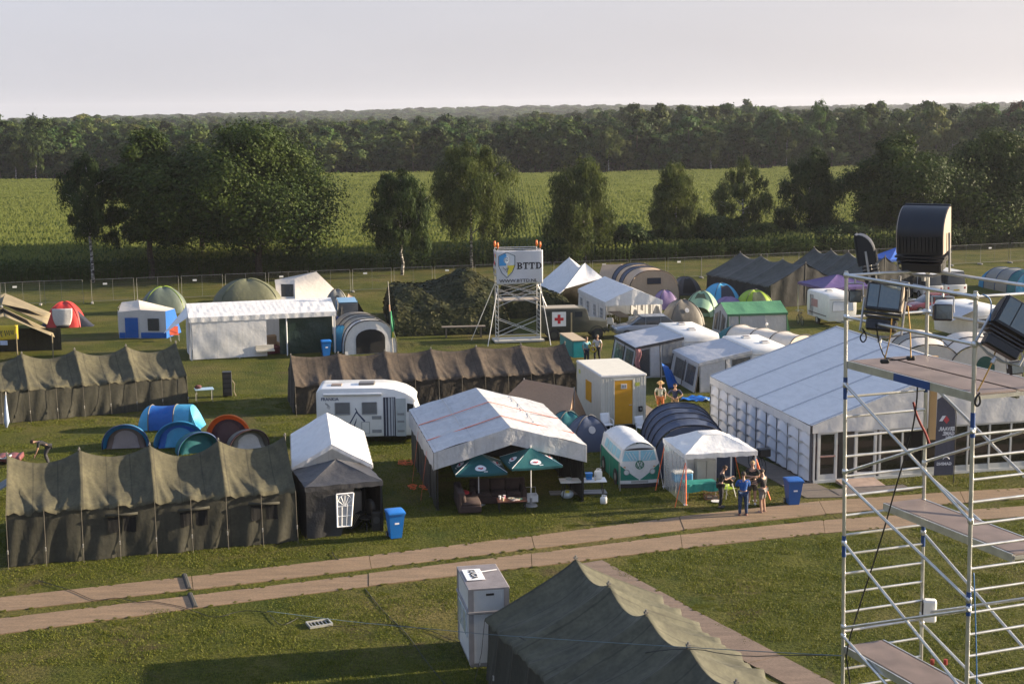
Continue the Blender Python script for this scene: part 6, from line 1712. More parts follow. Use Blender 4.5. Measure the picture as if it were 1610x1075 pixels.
    mb = MB(); mb.grid(lambda a, b: F((2 * a - 1) * h * 1.0, .20 + .14 * b, .02), 12, 2); mb.build('bumper', WHT, fo, smooth=True)
    mb = MB(); mb.grid(lambda a, b: F((2 * a - 1) * h * .98, .03 + .17 * b, .016), 12, 2); mb.build('skirt', DK, fo, smooth=True)
    # emblem: ring with a V over a W
    EM = plain('emblem_green', (.015, .16, .10), .5); cz = .98; r = .165
    mb = MB(); mb.tube([F(r * math.cos(2 * math.pi * k / 24), cz + r * math.sin(2 * math.pi * k / 24), .02) for k in range(25)], .018, 5)
    for a, b in (((-.065, .145), (0, .015)), ((.065, .145), (0, .015)), ((-.14, .075), (-.062, -.14)), ((-.062, -.14), (0, .0)), ((.14, .075), (.062, -.14)), ((.062, -.14), (0, .0))):
        mb.tube([F(a[0], cz + a[1], .02), F(b[0], cz + b[1], .02)], .015, 5)
    mb.build('emblem', EM, fo)
    pl = MB().grid(lambda a, b: F(-.36 + .72 * a, .225 + .10 * b, .026), 4, 1).build('number_plate', plain('plate_grey', (.35, .36, .36), .5), fo)
    for x in (-h, h): MB().tube([(x, -.05, 1.1), (x * 1.12, -.5, .02)], .012, 4).build('guy_pole', STEEL, root)
    for y in (.05, L * .5, L): MB().tube([(-h - .02, y, 0), (-h - .02, y, 1.06)], .012, 4).build('pole', STEEL, root)
bus_tent()

# ================================================================== marquee
def marquee():
    c = G(1274, 760)
    root = thing('marquee', 'big white marquee with glass front doors and a quilted panel side wall', 'marquee', c, R(12.6))
    W, L, ze, zr = 13.0, 11.6, 2.45, 4.6
    nb = 4
    def rf(sd, i):
        y0, y1 = L * i / nb, L * (i + 1) / nb
        def fn(a, b):
            y = y0 - (.12 if i == 0 else 0) + (y1 - y0 + (.12 if i == 0 else 0)) * a
            z = zr + (ze - zr) * b + .10 * math.sin(math.pi * a) * math.sin(math.pi * b) * .5
            x = W / 2 + sd * (W / 2 + .06) * b
            return Vector((x, y, z))
        return fn
    for sd in (-1, 1):
        for i in range(nb): MB().grid(rf(sd, i), 10, 14).build('roof_panel', WHITE, root, smooth=True)
    mb = MB()
    for sd in (-1, 1):
        for i in range(nb + 1):
            y = max(.02, min(L - .02, L * i / nb))
            mb.tube([(W / 2, y, zr + .015), (W / 2 + sd * (W / 2 + .05), y, ze + .015)], .035, 6)
    mb.tube([(W / 2, 0, zr + .02), (W / 2, L, zr + .02)], .04, 6)
    mb.build('keder_rail', plain('grey_rail', (.42, .44, .48), .5), root)
    # front gable and valance
    gm_ = cloth('gable_film', (.66, .66, .66), rough=.55, amt=.04, wr=1.2, st=.35, trans=.2)
    MB().grid(lambda a, b: Vector((W * a, -.10 - .010 * math.sin(a * 70 + b * 3) * b, (ze + (zr - ze) * (1 - abs(2 * a - 1))) + (2.12 - (ze + (zr - ze) * (1 - abs(2 * a - 1)))) * b)), 70, 8).build('front_gable', gm_, root, smooth=True)
    MB().grid(lambda a, b: Vector((W * a, L, (ze + (zr - ze) * (1 - abs(2 * a - 1))) * (1 - b))), 24, 4).build('back_wall', WHITE_W, root, smooth=True)
    MB().grid(lambda a, b: Vector((W, L * a, ze * (1 - b))), 12, 3).build('side_wall', WHITE_W, root, smooth=True)
    MB().grid(lambda a, b: Vector((-.09 - .015 * math.sin(a * 50), -.06 + L * a, ze - .02 - .34 * b)), 40, 2).build('valance', WHITE, root, smooth=True)
    # quilted panel wall on the left
    QP = plain('quilted_panel', (.66, .68, .72), .35, amt=.04)
    n = 10; rows = 4; zb, zt = .10, 2.10
    for i in range(n):
        mb = MB(); y0, y1 = L * i / n + .02, L * (i + 1) / n - .02
        def fn(a, b):
            # four pouches one above the other; each lower lip curves and folds back
            s = math.sin(math.pi * a) ** .7
            q = (b * rows + .42 * (2 * a - 1) ** 2 + .06 * math.sin(i * 2.3) * (2 * a - 1)) % 1.0
            bulge = .16 * s * (1 - q) ** .8 * min(1, q / .10)
            return Vector((-.02 - bulge - .01 * math.sin(a * 8 + i), y0 + (y1 - y0) * a, zb + (zt - zb) * b))
        mb.grid(fn, 12, 64)
        mb.build('wall_panel', QP, root, smooth=True)
    mb = MB()
    for i in range(n + 1):
        y = max(.03, L * i / n); mb.box((.0, y, 1.1), (.10, .035, 2.1))
    mb.build('panel_joints', plain('dark_joint', (.09, .09, .10), .6), root)
    MB().box((.04, L / 2, .05), (.1, L, .1)).build('base_rail', plain('dark_joint', (.09, .09, .10), .6), root)
    # glass front
    AL = plain('white_aluminium', (.60, .60, .58), .35, .2); GL = glass_dark('marquee_glass', (.02, .018, .016), .06)
    gf = MB(); fr = MB()
    doors = []
    xs_ = [.12, .30, 1.10, 1.95, 2.85, 3.05, 4.05, 5.05, 6.05, 7.05, 8.05, 9.05, 10.05, 11.05, 12.05, 12.9]
    for x0, x1 in zip(xs_, xs_[1:]):
        fr.box((x0, -.02, 1.12), (.075, .09, 2.0))
        if (x0, x1) in ((1.10, 1.95),): continue       # open doorway
        if x1 - x0 < .3: continue
        g_ = MB().box(((x0 + x1) / 2, .0, 1.22), (x1 - x0 - .08, .02, 1.78)).build('glass_pane', GL, root)
        mb = MB(); mb.box(((x0 + x1) / 2, -.02, .24), (x1 - x0 - .08, .05, .24)); mb.box(((x0 + x1) / 2, -.018, 2.08), (x1 - x0 - .08, .07, .08))
        if x0 < 2.5:
            mb.box(((x0 + x1) / 2, -.03, 1.12), (x1 - x0 - .1, .05, .06))
            for xx in (x0 + .06, x1 - .06): mb.box((xx, -.022, 1.12), (.06, .06, 1.9))
        mb.build('pane_frame', AL, g_)
    fr.box((W / 2, -.02, .07), (W - .2, .10, .12)); fr.box((W / 2, -.02, 2.14), (W - .2, .1, .06))
    fr.build('front_frame', AL, root)
    MB().box((.72, -.055, 1.12), (.66, .03, .06)).build('push_bar', plain('reddish_bar', (.42, .24, .2), .4), root)
    mb = MB(); mb.box((W / 2, L / 2, .03), (W - .3, L - .3, .05)); mb.build('floor', plain('marquee_floor', (.06, .05, .045), .8), root)
    # dim furniture seen through the doorway
    mb = MB(); mb.box((1.6, 2.4, .55), (1.2, .7, 1.0)); mb.build('inner_counter', plain('dark_red_cloth', (.09, .012, .012), .8), root)
    return root
MQ = marquee()
def mql(x, y, z=0): return MQ.matrix_basis @ Vector((x, y, z))
st = thing('entrance_ramp', 'low wooden ramp in front of the marquee doors', 'ramp', mql(1.9, -.75), R(12.6))
mb = MB(); mb.add([(-.85, .6, .14), (.85, .6, .14), (.85, -.45, .05), (-.85, -.45, .05), (-.85, .6, 0), (.85, .6, 0), (.85, -.45, 0), (-.85, -.45, 0)], [(0, 1, 2, 3), (4, 7, 6, 5), (0, 3, 7, 4), (1, 5, 6, 2), (3, 2, 6, 7), (0, 4, 5, 1)])
mb.build('deck', plain('weathered_ply', (.30, .22, .18), .8, amt=.2), st)
mb = MB()
for k in range(9): mb.box((0, -.50 - k * .1, .035), (3.2, .085, .03))
mb.build('mat', plain('dark_duckboard', (.13, .11, .10), .85, amt=.2), st)

# beach flag by the marquee, printed side turned away: the lettering reads mirrored
bf = thing('beach_flag', 'dark grey feather flag with mirrored white lettering by the marquee front', 'flag', AT(1484, 742, 57.2) * Vector((1, 1, 0)) if False else Vector((AT(1484, 742, 57.0).x, 57.0, 0)), R(6))
FLG = cloth('flag_charcoal', (.075, .075, .10), rough=.7, amt=.1, wr=1.4, st=.4)
fh = 3.62
def fl_outline():
    pts = [(-.42, .35), (.40, .35), (.40, 2.75)]
    pts += [(.40 - .66 * (1 - math.cos(k * math.pi / 16)), 2.75 + .85 * math.sin(k * math.pi / 16)) for k in range(1, 9)]
    pts += [(-.40, 3.52)]
    return pts
mb = MB(); o_ = fl_outline(); mb.prism(o_, lambda p: Vector((p[0], .02 * math.sin(p[1] * 3), p[1])), lambda p: Vector((p[0], .02 * math.sin(p[1] * 3) - .012, p[1])))
fo = mb.build('flag_cloth', FLG, bf)
MB().tube([(.43, 0, 0), (.43, 0, 2.75)] + [(.43 - .66 * (1 - math.cos(k * math.pi / 16)), 0, 2.75 + .86 * math.sin(k * math.pi / 16)) for k in range(1, 9)], .02, 6).build('pole', BLACKP, bf)
WPR = plain('white_print', (.72, .72, .74), .6)
for s_, z_ in (('ERVAAR.', 2.22), ('GAME.', 2.03), ('WIN.', 1.84)):
    text_obj(s_, .215, WPR, fo, face_y(.37, -.032, z_), bold=.007, mirror=True, sx=.82)
text_obj('GAMING', .17, WPR, fo, face_y(.30, -.032, .78), bold=.005, mirror=True, sx=.95)
mb = MB()
flat(mb, [(-.30, -.03, 2.62), (-.16, -.03, 2.62), (-.02, -.03, 2.84), (-.16, -.03, 2.84)], .006); mb.build('logo_white', WPR, fo)
mb = MB(); flat(mb, [(-.12, -.03, 2.66), (.02, -.03, 2.50), (.14, -.03, 2.66), (.0, -.03, 2.84)], .006); mb.build('logo_red', plain('print_red', (.5, .06, .07), .6), fo)
mb = MB(); mb.tube([Vector((.06 + .13 * math.cos(k * math.pi / 8), -.032, 1.02 + .09 * math.sin(k * math.pi / 8))) for k in range(9)], .018, 4); mb.build('emblem', WPR, fo)

# ================================================================== fence
fpts = [G(-60, 486.5), G(64, 480), G(145, 477.5), G(555, 459.5), G(1050, 440), G(1541, 416), G(1680, 409)]
def fence_proto():
    W, H = 3.4, 2.0
    root = thing('fence_panel', 'x', 'fence panel', (0, 0, 0), 0, 'wire mesh fence panels along the back of the camp')
    mb = MB(); mb.tube([(0, 0, .05), (0, 0, H), (W, 0, H), (W, 0, .05)], .021, 6); mb.tube([(0, 0, .22), (W, 0, .22)], .018, 5); mb.tube([(W / 2, 0, .22), (W / 2, 0, H)], .014, 5); mb.build('frame', plain('fence_tube', (.17, .17, .165), .5, .4), root)
    mb = MB()
    for k in range(1, 30): mb.box((k * W / 30, 0, 1.1), (.004, .004, 1.76))
    for k in range(1, 9): mb.box((W / 2, .004, .22 + k * .198), (W - .04, .005, .005))
    mb.build('wire_mesh', plain('fence_wire', (.16, .16, .155), .5, .3), root)
    MB().box((0, 0, .07), (.2, .65, .14), bev=.03).build('foot_block', plain('concrete_block', (.28, .27, .25), .9), root)
    return root
FP = fence_proto(); first = True; acc = 0.0; n_f = 0
signm = plain('fence_tag', (.6, .62, .6), .5)
for a, b in zip(fpts, fpts[1:]):
    Lseg = (b - a).length; n = max(1, round(Lseg / 3.47)); d = (b - a) / n
    for k in range(n):
        if first: o = FP; first = False
        else: o = copy_tree(FP)
        p = a + d * k
        o.location = p; o.rotation_euler[2] = math.atan2(d.y, d.x) + rnd.uniform(-.012, .012)
        n_f += 1
        o['label'] = 'galvanised wire mesh fence panel in the long row at the back of the camp'
        if n_f % 2 == 0:
            MB().box((1.1, -.03, 1.62), (.34, .012, .15)).build('tag', signm, o)
        if n_f % 5 == 0:
            MB().tube([(0, 0, 1.5), (.05, 1.1, 0.02)], .02, 5).build('brace', STEEL, o)

# ================================================================== banner tower
def banner_tower():
    fl = AT(784, 540, 94.6); root = thing('scaffold_tower', 'slim scaffold tower with a white shield banner in the middle of the camp', 'scaffold tower', (fl.x, fl.y, 0), R(9))
    W, D, H = 2.85, 1.35, 6.35
    AL = plain('aluminium_tube', (.62, .61, .58), .35, .5, amt=.1)
    for x in (0, W):
        for k in range(3):
            mb = MB(); z0 = .15 + k * 2.05; z1 = z0 + 2.05
            for y in (0, D): mb.tube([(x, y, z0), (x, y, z1)], .032, 6)
            for q in range(7): mb.tube([(x, 0, z0 + .2 + q * .285), (x, D, z0 + .2 + q * .285)], .022, 5)
            mb.build('ladder_frame', AL, root)
    for y in (0, D):
        for k in range(2):
            z = .5 + k * 2.0
            for (xa, za, xb, zb) in ((0, z, W, z + 1.1), (0, z + 1.1, W, z)): MB().tube([(xa, y, za), (xb, y, zb)], .022, 5).build('brace', AL, root)
        for z in (.35, 3.1, 5.2, 6.3): MB().tube([(0, y, z), (W, y, z)], .025, 5).build('rail', AL, root)
        MB().tube([(0, y, 3.2), (W, y, 4.0)], .022, 5).build('brace', AL, root); MB().tube([(0, y, 4.0), (W, y, 3.2)], .022, 5).build('brace', AL, root)
    for z in (2.85, 4.9): MB().box((W / 2, D / 2, z), (W, D * .92, .09), bev=.01).build('platform', plain('platform_board', (.32, .28, .24), .8), root)
    MB().box((W / 2, D / 2, .12), (W + .5, D + .3, .12)).build('base_board', plain('pale_boards', (.5, .47, .4), .7), root)
    for (x, y, dx, dy) in ((0, 0, -.9, -1.2), (W, 0, .4, -1.6), (0, D, -1.6, .4), (W, D, 1.6, .6)):
        MB().tube([(x, y, 3.9), (x + dx, y + dy, .02)], .028, 6).build('outrigger', AL, root)
    OC = plain('orange_lamp', (.75, .20, .05), .4)
    for x in (0, W):
        for y in (0, D):
            MB().tube([(x, y, H), (x, y, H + .12), (x, y, H + .14), (x, y, H + .4)], [.05, .05, .09, .06], 10).build('beacon', OC, root, smooth=True)
    # banner
    BN = cloth('banner_vinyl', (.70, .71, .74), rough=.45, amt=.03, wr=.9, st=.6, trans=.2)
    x0, x1, z0, z1 = -.12, W + .16, 3.98, 6.22
    def B(u, v, d=0): return Vector((x0 + (x1 - x0) * u, -.10 - d - .05 * math.sin(u * 6.5 + v * 2) * (1 - v) - .04 * math.sin(v * 3) * math.sin(u * 9), z0 + (z1 - z0) * v + .05 * (u - .5) * (1 - v)))
    bo = MB().grid(B, 40, 20).build('banner', BN, root, smooth=True, sol=.012)
    BK = plain('banner_black', (.015, .015, .02), .6)
    def bplate(pts, m, nm, d=.015):
        mb = MB(); mb.prism(pts, lambda p: B(p[0], p[1], d), lambda p: B(p[0], p[1], d + .006)); mb.build(nm, m, bo)
    def rect(u0, v0, u1, v1): return [(u0, v0), (u1, v0), (u1, v1), (u0, v1)]
    mb = MB()
    def R_(u0, v0, u1, v1): mb.prism(rect(u0, v0, u1, v1), lambda p: B(p[0], p[1], .015), lambda p: B(p[0], p[1], .022))
    v0, v1 = .435, .635
    def slab(u, w_):      # serif stem
        R_(u - w_ / 2, v0, u + w_ / 2, v1); R_(u - w_, v0, u + w_, v0 + .022); R_(u - w_, v1 - .022, u + w_, v1)
    def arcs(u, w_, h0, h1, th):
        pts = [(u + w_ * math.cos(R(a)), (h0 + h1) / 2 + (h1 - h0) / 2 * math.sin(R(a))) for a in range(-90, 91, 15)]
        inn = [(u + max(0, w_ - th) * math.cos(R(a)), (h0 + h1) / 2 + ((h1 - h0) / 2 - .028) * math.sin(R(a))) for a in range(90, -91, -15)]
        mb.prism(pts + inn, lambda p: B(p[0], p[1], .015), lambda p: B(p[0], p[1], .022))
    slab(.475, .034); mid = (v0 + v1) / 2
    arcs(.495, .062, mid - .008, v1, .032); arcs(.495, .068, v0, mid + .008, .034)
    for uu in (.635, .765):
        R_(uu - .017, v0, uu + .017, v1); R_(uu - .034, v0, uu + .034, v0 + .022); R_(uu - .058, v1 - .03, uu + .058, v1)
        R_(uu - .058, v1 - .075, uu - .044, v1); R_(uu + .044, v1 - .075, uu + .058, v1)
    slab(.872, .034); arcs(.892, .082, v0, v1, .036)
    mb.build('lettering', BK, bo)
    text_obj('WWW.BTTD.NL', .29, BK, bo, face_y(x0 + .06 * (x1 - x0), -.185, z0 + .13), bold=.004, sx=1.20)
    # shield
    sh = [(.05, .84), (.225, .95), (.40, .84), (.40, .55), (.34, .36), (.225, .20), (.11, .36), (.05, .55)]
    bplate(sh, plain('shield_white', (.66, .70, .74), .6), 'shield', .012)
    bplate([(.06, .56), (.06, .83), (.20, .92), (.24, .74), (.20, .56)], plain('shield_blue', (.05, .30, .62), .6), 'shield_quarter', .022)
    bplate([(.235, .56), (.39, .56), (.39, .53), (.33, .37), (.235, .25)], plain('shield_yellow', (.72, .60, .05), .6), 'shield_quarter', .022)
    mb = MB(); 
    for p, q in zip(sh, sh[1:] + sh[:1]): mb.tube([B(p[0], p[1], .03), B(q[0], q[1], .03)], .022, 4)
    mb.tube([B(.05, .56, .03), B(.40, .56, .03)], .01, 4); mb.build('shield_edge', plain('shield_dark', (.03, .06, .10), .6), bo)
    n = 14
    bplate([(.215 + .06 * math.cos(2 * math.pi * k / n), .72 + .095 * math.sin(2 * math.pi * k / n)) for k in range(n)], plain('shield_pale', (.62, .68, .72), .6), 'shield_figure', .03)
    mb = MB(); mb.tube([B(.215 + .05 * math.cos(k * .55), .72 + .08 * math.sin(k * .55), .04) for k in range(9)], .014, 4); mb.tube([B(.14, .52, .04), B(.20, .44, .04), B(.26, .50, .04), B(.22, .36, .04)], .03, 4); mb.tube([B(.2, .73, .04), B(.25, .70, .04)], .02, 4)
    mb.build('shield_lines', plain('shield_dark', (.03, .06, .10), .6), bo)
    # side banner, printed in colours
    def Bs(u, v, d=0): return Vector((-.08 - d - .03 * math.sin(v * 7), .05 + 1.25 * u, 4.45 + 1.75 * v))
    so_ = MB().grid(Bs, 8, 10).build('side_banner', mat_c('side_banner_cloth', (.6, .58, .56)), root, smooth=True, sol=.012)
    for (u, v, m) in ((.3, .78, (.6, .32, .03)), (.65, .8, (.5, .2, .35)), (.4, .45, (.03, .03, .06)), (.7, .5, (.55, .05, .06)), (.3, .2, (.62, .45, .04)), (.75, .22, (.04, .05, .12))):
        mb = MB(); mb.prism([(u + .16 * math.cos(k * .785), v + .09 * math.sin(k * .785)) for k in range(8)], lambda p: Bs(p[0], p[1], .015), lambda p: Bs(p[0], p[1], .022)); mb.build('print_patch', plain('patch_%.2f_%.2f' % (u, v), m, .6), so_)
banner_tower()
# ================================================================== near scaffold with floodlights
ALU = plain('scaffold_aluminium', (.62, .62, .60), .32, .75, amt=.15, scale=6, bst=.15, bsc=40)
BLUEJ = plain('blue_joint', (.018, .06, .20), .45)
DECKM = plain('scaffold_plywood', (.17, .13, .115), .55, amt=.25, scale=2.5, bst=.15, bsc=60)
KA, KB, KC = G(1329.5, 567, 11.5), G(1456.5, 557, 11.5), G(1530.5, 619, 11.5); KD = KB + KC - KA
orig = Vector((KA.x, KA.y, 0))
SCF = thing('scaffold_tower', 'tall aluminium scaffold tower with floodlights at the right, nearest to the camera', 'scaffold tower', orig)
def SP(c, z): return Vector((c.x - orig.x + (11.5 - z) * .019, c.y - orig.y, z))
def MIX(a, b, f): return a.lerp(b, f)
JN = [11.1, 8.75, 6.4, 4.05, 1.7]
for (p, q, tp, tq) in ((KA, KB, 12.79, 12.71), (KC, KD, 12.80, 12.78)):
    zs = [12.8] + JN + [.1]
    for k, (z1, z0) in enumerate(zip(zs, zs[1:])):
        mb = MB()
        for c, t_ in ((p, tp), (q, tq)): mb.tube([SP(c, min(z1, t_)), SP(c, z0)], .027, 10)
        if k > 0:
            n = 8
            for i in range(n):
                z = z1 + .02 - (i + .5) * (z1 - z0) / n
                mb.tube([SP(p, z), SP(q, z)], .020, 8)
        else: mb.tube([SP(p, 11.45), SP(q, 11.45)], .022, 8)
        mb.build('ladder_frame', ALU, SCF, smooth=True, angle=50)
    for z in JN:
        for c in (p, q): MB().tube([SP(c, z + .16), SP(c, z - .16)], .031, 10).build('joint_collar', BLUEJ, SCF, smooth=True, angle=50)
for c in (KA, KB, KC, KD):
    mb = MB(); mb.cyl(SP(c, 0), .09, .1, 14); mb.build('foot', BLACKP, SCF, smooth=True, angle=50)
def clamp(mb, p): mb.box(p, (.07, .07, .09), bev=.015)
for (p, q) in ((KA, KC), (KB, KD)):
    for z in (12.73, 12.13):
        mb = MB(); a, b = SP(p, z), SP(q, z); d = (b - a).normalized(); mb.tube([a - d * .04, b + d * .04], .024, 8); clamp(mb, a); clamp(mb, b); mb.build('guard_rail', ALU, SCF, smooth=True, angle=50)
    for k, z in enumerate([11.15, 8.8, 6.45, 4.1]):
        for (za, zb) in ((z, z - 1.3), (z - 1.28, z - .12), (z - 1.42, z - 2.35)):
            mb = MB(); a, b = SP(p, za), SP(q, zb); o = Vector((0, -.045 if p is KA else .045, 0)); mb.tube([a + o, b + o], .022, 8); clamp(mb, a); clamp(mb, b)
            mb.build('brace', ALU, SCF, smooth=True, angle=50)
for z in (12.73, 12.13):
    for (p, q) in ((KA, KB), (KC, KD)):
        mb = MB(); mb.tube([SP(p, z), SP(q, z)], .022, 8); mb.build('guard_rail', ALU, SCF, smooth=True, angle=50)
def deck(z, f0, f1, label=True):
    a, b, c, d = MIX(KA, KB, f0), MIX(KA, KB, f1), MIX(KC, KD, f1), MIX(KC, KD, f0)
    P = [SP(q, z) for q in (a, b, c, d)]
    mb = MB(); mb.add(P + [p - Vector((0, 0, .02)) for p in P], [(0, 1, 2, 3), (7, 6, 5, 4), (0, 4, 5, 1), (1, 5, 6, 2), (2, 6, 7, 3), (3, 7, 4, 0)])
    o = mb.build('platform', DECKM, SCF)
    mb = MB()
    for p, q in ((P[0], P[3]), (P[1], P[2])):
        dv = (q - p); L = dv.length; M = Matrix.Rotation(math.atan2(dv.y, dv.x), 4, 'Z')
        mb.box((p + q) / 2 - Vector((0, 0, .055)), (L, .05, .11), M=M)
    for p, q in ((P[0], P[1]), (P[3], P[2])):
        dv = (q - p); M = Matrix.Rotation(math.atan2(dv.y, dv.x), 4, 'Z'); mb.box((p + q) / 2 - Vector((0, 0, .05)), (dv.length, .05, .05), M=M)
    mb.build('platform_frame', ALU, o)
    if label:
        p, q = P[0].lerp(P[3], .40), P[0].lerp(P[3], .68); dv = q - p; M = Matrix.Rotation(math.atan2(dv.y, dv.x), 4, 'Z')
        n_ = Vector((dv.y, -dv.x, 0)).normalized() * .028
        if n_.y > 0: n_ = -n_
        MB().box((p + q) / 2 - Vector((0, 0, .055)) + n_, (dv.length, .006, .105), M=M).build('blue_label', BLUEJ, o)
    return o
deck(11.5, 0.03, .5, True); deck(11.5, .5, .97, False); deck(9.33, .5, .97, False); deck(7.22, .03, .5, False); deck(5.0, .5, .97, False)
mb = MB(); p = SP(KB, 10.85) + Vector((.11, 0, 0)); mb.box(p, (.10, .06, 1.25)); mb.build('timber_post', plain('pale_timber', (.50, .33, .17), .7), SCF)
# cables lashed to the tower
CBL = plain('black_cable', (.012, .012, .013), .5); YCB = plain('ochre_cable', (.42, .24, .05), .6)
def cable(nm, pts, r=.009, m=None, parent=None):
    # smooth the path a little
    P = [Vector(p) for p in pts]
    for _ in range(2):
        Q = [P[0]]
        for a, b in zip(P, P[1:]): Q += [a.lerp(b, .25), a.lerp(b, .75)]
        P = Q + [P[-1]]
    return MB().tube(P, r, 5).build(nm, m or CBL, parent, smooth=True)
def S_at(px, py, Y): return AT(px, py, Y) - orig
cable('cable', [S_at(1443, 601, 19.2), S_at(1441, 640, 19.1), S_at(1432, 690, 19.3), S_at(1410, 760, 19.5), S_at(1385, 850, 19.8), S_at(1352, 950, 20.0), S_at(1329, 1025, 20.1), S_at(1335, 1060, 20.0), S_at(1342, 1120, 20)], .012, CBL, SCF)
cable('red_rope', [S_at(1436, 632, 19.2), S_at(1440, 650, 19.2), S_at(1448, 668, 19.2), S_at(1455, 680, 19.3), S_at(1462, 700, 19.4)], .018, plain('red_rope', (.17, .02, .02), .8), SCF)
cable('cable', [S_at(1360, 520, 19.6), S_at(1351, 530, 19.6), S_at(1357, 540, 19.6), S_at(1364, 530, 19.6), S_at(1356, 516, 19.6)], .011, CBL, SCF)
cable('cable', [S_at(1377, 508, 19.5), S_at(1382, 540, 19.5), S_at(1392, 566, 19.4), S_at(1412, 566, 19.3), S_at(1432, 562, 19.2)], .011, CBL, SCF)
cable('cable', [S_at(1402, 500, 19.4), S_at(1400, 530, 19.4), S_at(1391, 565, 19.4)], .009, YCB, SCF)
cable('cable', [S_at(1427, 480, 19.3), S_at(1431, 520, 19.3), S_at(1432, 562, 19.2)], .010, YCB, SCF)
cable('cable', [S_at(1570, 536, 17.7), S_at(1560, 570, 17.7), S_at(1545, 600, 17.7), S_at(1537, 615, 17.7)], .010, YCB, SCF)
cable('cable', [S_at(1541, 617, 17.6), S_at(1532, 628, 17.6), S_at(1535, 640, 17.6), S_at(1542, 634, 17.6), S_at(1540, 622, 17.6)], .014, CBL, SCF)
cable('cable', [S_at(1545, 463, 17.6), S_at(1556, 468, 17.6), S_at(1559, 480, 17.6), S_at(1556, 505, 17.6)], .009, plain('blue_cable', (.03, .13, .32), .5), SCF)
cable('cable', [S_at(1531, 900, 17.6), S_at(1534, 980, 17.6), S_at(1536, 1075, 17.6), S_at(1537, 1200, 17.6)], .008, plain('blue_cable', (.03, .13, .32), .5), SCF)
for px, py in ((1391, 568), (1432, 563)):
    MB().box(S_at(px, py, 19.35), (.12, .07, .06), bev=.015).build('plug_box', CBL, SCF)
bx = thing('junction_box', 'white junction box fixed to the back post of the near scaffold', 'junction box', SP(KB, 7.62) + orig + Vector((.09, -.10, 0)), R(-12))
MB().box((0, 0, 0), (.19, .17, .34), bev=.025).build('case', plain('box_white', (.68, .67, .63), .5), bx)
MB().box((-.105, -.0, .02), (.02, .10, .2)).build('vent', BLACKP, bx)
for i, dx in enumerate((.0, .2)): MB().cyl(SP(MIX(KB, KD, .1), 6.82) + Vector((dx, .02, 0)), .032, .08, 8).build('red_clamp', plain('dull_red', (.25, .03, .02), .6), SCF)

LGL = None
def lamp_glass():
    m, t, b = nt('floodlight_glass'); b.inputs['Base Color'].default_value = (.16, .185, .19, 1); b.inputs['Roughness'].default_value = .12; b.inputs['Metallic'].default_value = .6
    tc = t.nodes.new('ShaderNodeTexCoord'); t.links.new(bump(t, b, tc, 14, .25, .02, 2).outputs['Normal'], b.inputs['Normal']); return m
LGL = lamp_glass(); LBLK = plain('floodlight_black', (.018, .018, .022), .4, amt=.2, bst=.2, bsc=40)
LTAN = plain('floodlight_side_plate', (.36, .30, .24), .45, .4)
def floodlight(label, loc, rot, w, h, d, kind='big', side=None):
    """glass looks along local -y; the curved housing rises behind it"""
    root = thing('floodlight', label, 'floodlight', loc, 0, 'floodlights on the near scaffold')
    root.rotation_euler = rot
    if kind == 'big':
        prof = [(-d * .5, 0), (-d * .5, h * .98)] + [(-d * .5 + d * math.sin(R(a)), h * .40 + h * .6 * math.cos(R(a))) for a in range(12, 91, 13)] + [(d * .5, 0)]
        mb = MB(); mb.prism(prof, lambda p: Vector((-w / 2, p[0], p[1])), lambda p: Vector((w / 2, p[0], p[1])))
        ho = mb.build('housing', LBLK, root, smooth=True, angle=30)
        mb = MB()
        for k in range(12): mb.box((-w * .45 + k * w * .9 / 11, d * .5 + .008, h * .22), (.012, .02, h * .36))
        for z in (.02, .07, .12): mb.box((0, .02, -z - .02), (w * 1.14 - z, d * .95, .022))
        mb.box((0, 0, -.20), (w * .9, d * .7, .16), bev=.02)
        mb.build('cooling_fins', LBLK, ho)
        for s in (-1, 1):
            mb = MB(); mb.prism([(q[0] * .97, q[1] * .97 + .01) for q in prof], lambda p: Vector((s * (w / 2 + .002), p[0], p[1])), lambda p: Vector((s * (w / 2 + .016), p[0], p[1])))
            mb.build('side_plate', LTAN if side else LBLK, ho)
        fr = MB().box((0, -d * .5 - .012, h * .5), (w * 1.02, .03, h * 1.02), bev=.008).build('front_frame', LBLK, root)
        for x0, x1 in ((-.46, -.16), (-.13, .46)): MB().box((w * (x0 + x1) / 2, -d * .5 - .03, h * .52), (w * (x1 - x0), .012, h * .86)).build('glass', LGL, fr)
        mb = MB()
        for s in (-1, 1): mb.tube([(s * (w / 2 + .045), 0, h * .45), (s * (w / 2 + .05), 0, -.30), (s * w * .2, 0, -.36)], .018, 6)
        mb.tube([(-w * .2, 0, -.36), (w * .2, 0, -.36)], .022, 6); mb.tube([(0, 0, -.36), (0, 0, -.44)], .03, 8)
        mb.build('yoke', STEEL, root)
    else:
        ho = MB().box((0, .03, 0), (w, d, h), bev=.02).build('housing', LBLK, root)
        mb = MB()
        for k in range(7): mb.box((-w * .42 + k * w * .84 / 6, .03 + d * .5 + .02, 0), (.01, .05, h * .8))
        mb.build('cooling_fins', LBLK, ho)
        MB().box((0, -d * .5 + .025, 0), (w * .84, .012, h * .80)).build('glass', LGL, ho)
        mb = MB()
        for s in (-1, 1): mb.tube([(s * (w / 2 + .02), .03, 0), (s * (w / 2 + .02), .05, h * .5 + .10)], .010, 5)
        mb.tube([(-(w / 2 + .02), .05, h * .5 + .10), (w / 2 + .02, .05, h * .5 + .10)], .012, 5); mb.tube([(0, .05, h * .5 + .10), (0, .05, h * .5 + .18)], .016, 6)
        mb.build('yoke', STEEL, root)
    return root
E3 = lambda x, y, z: Euler((R(x), R(y), R(z)))
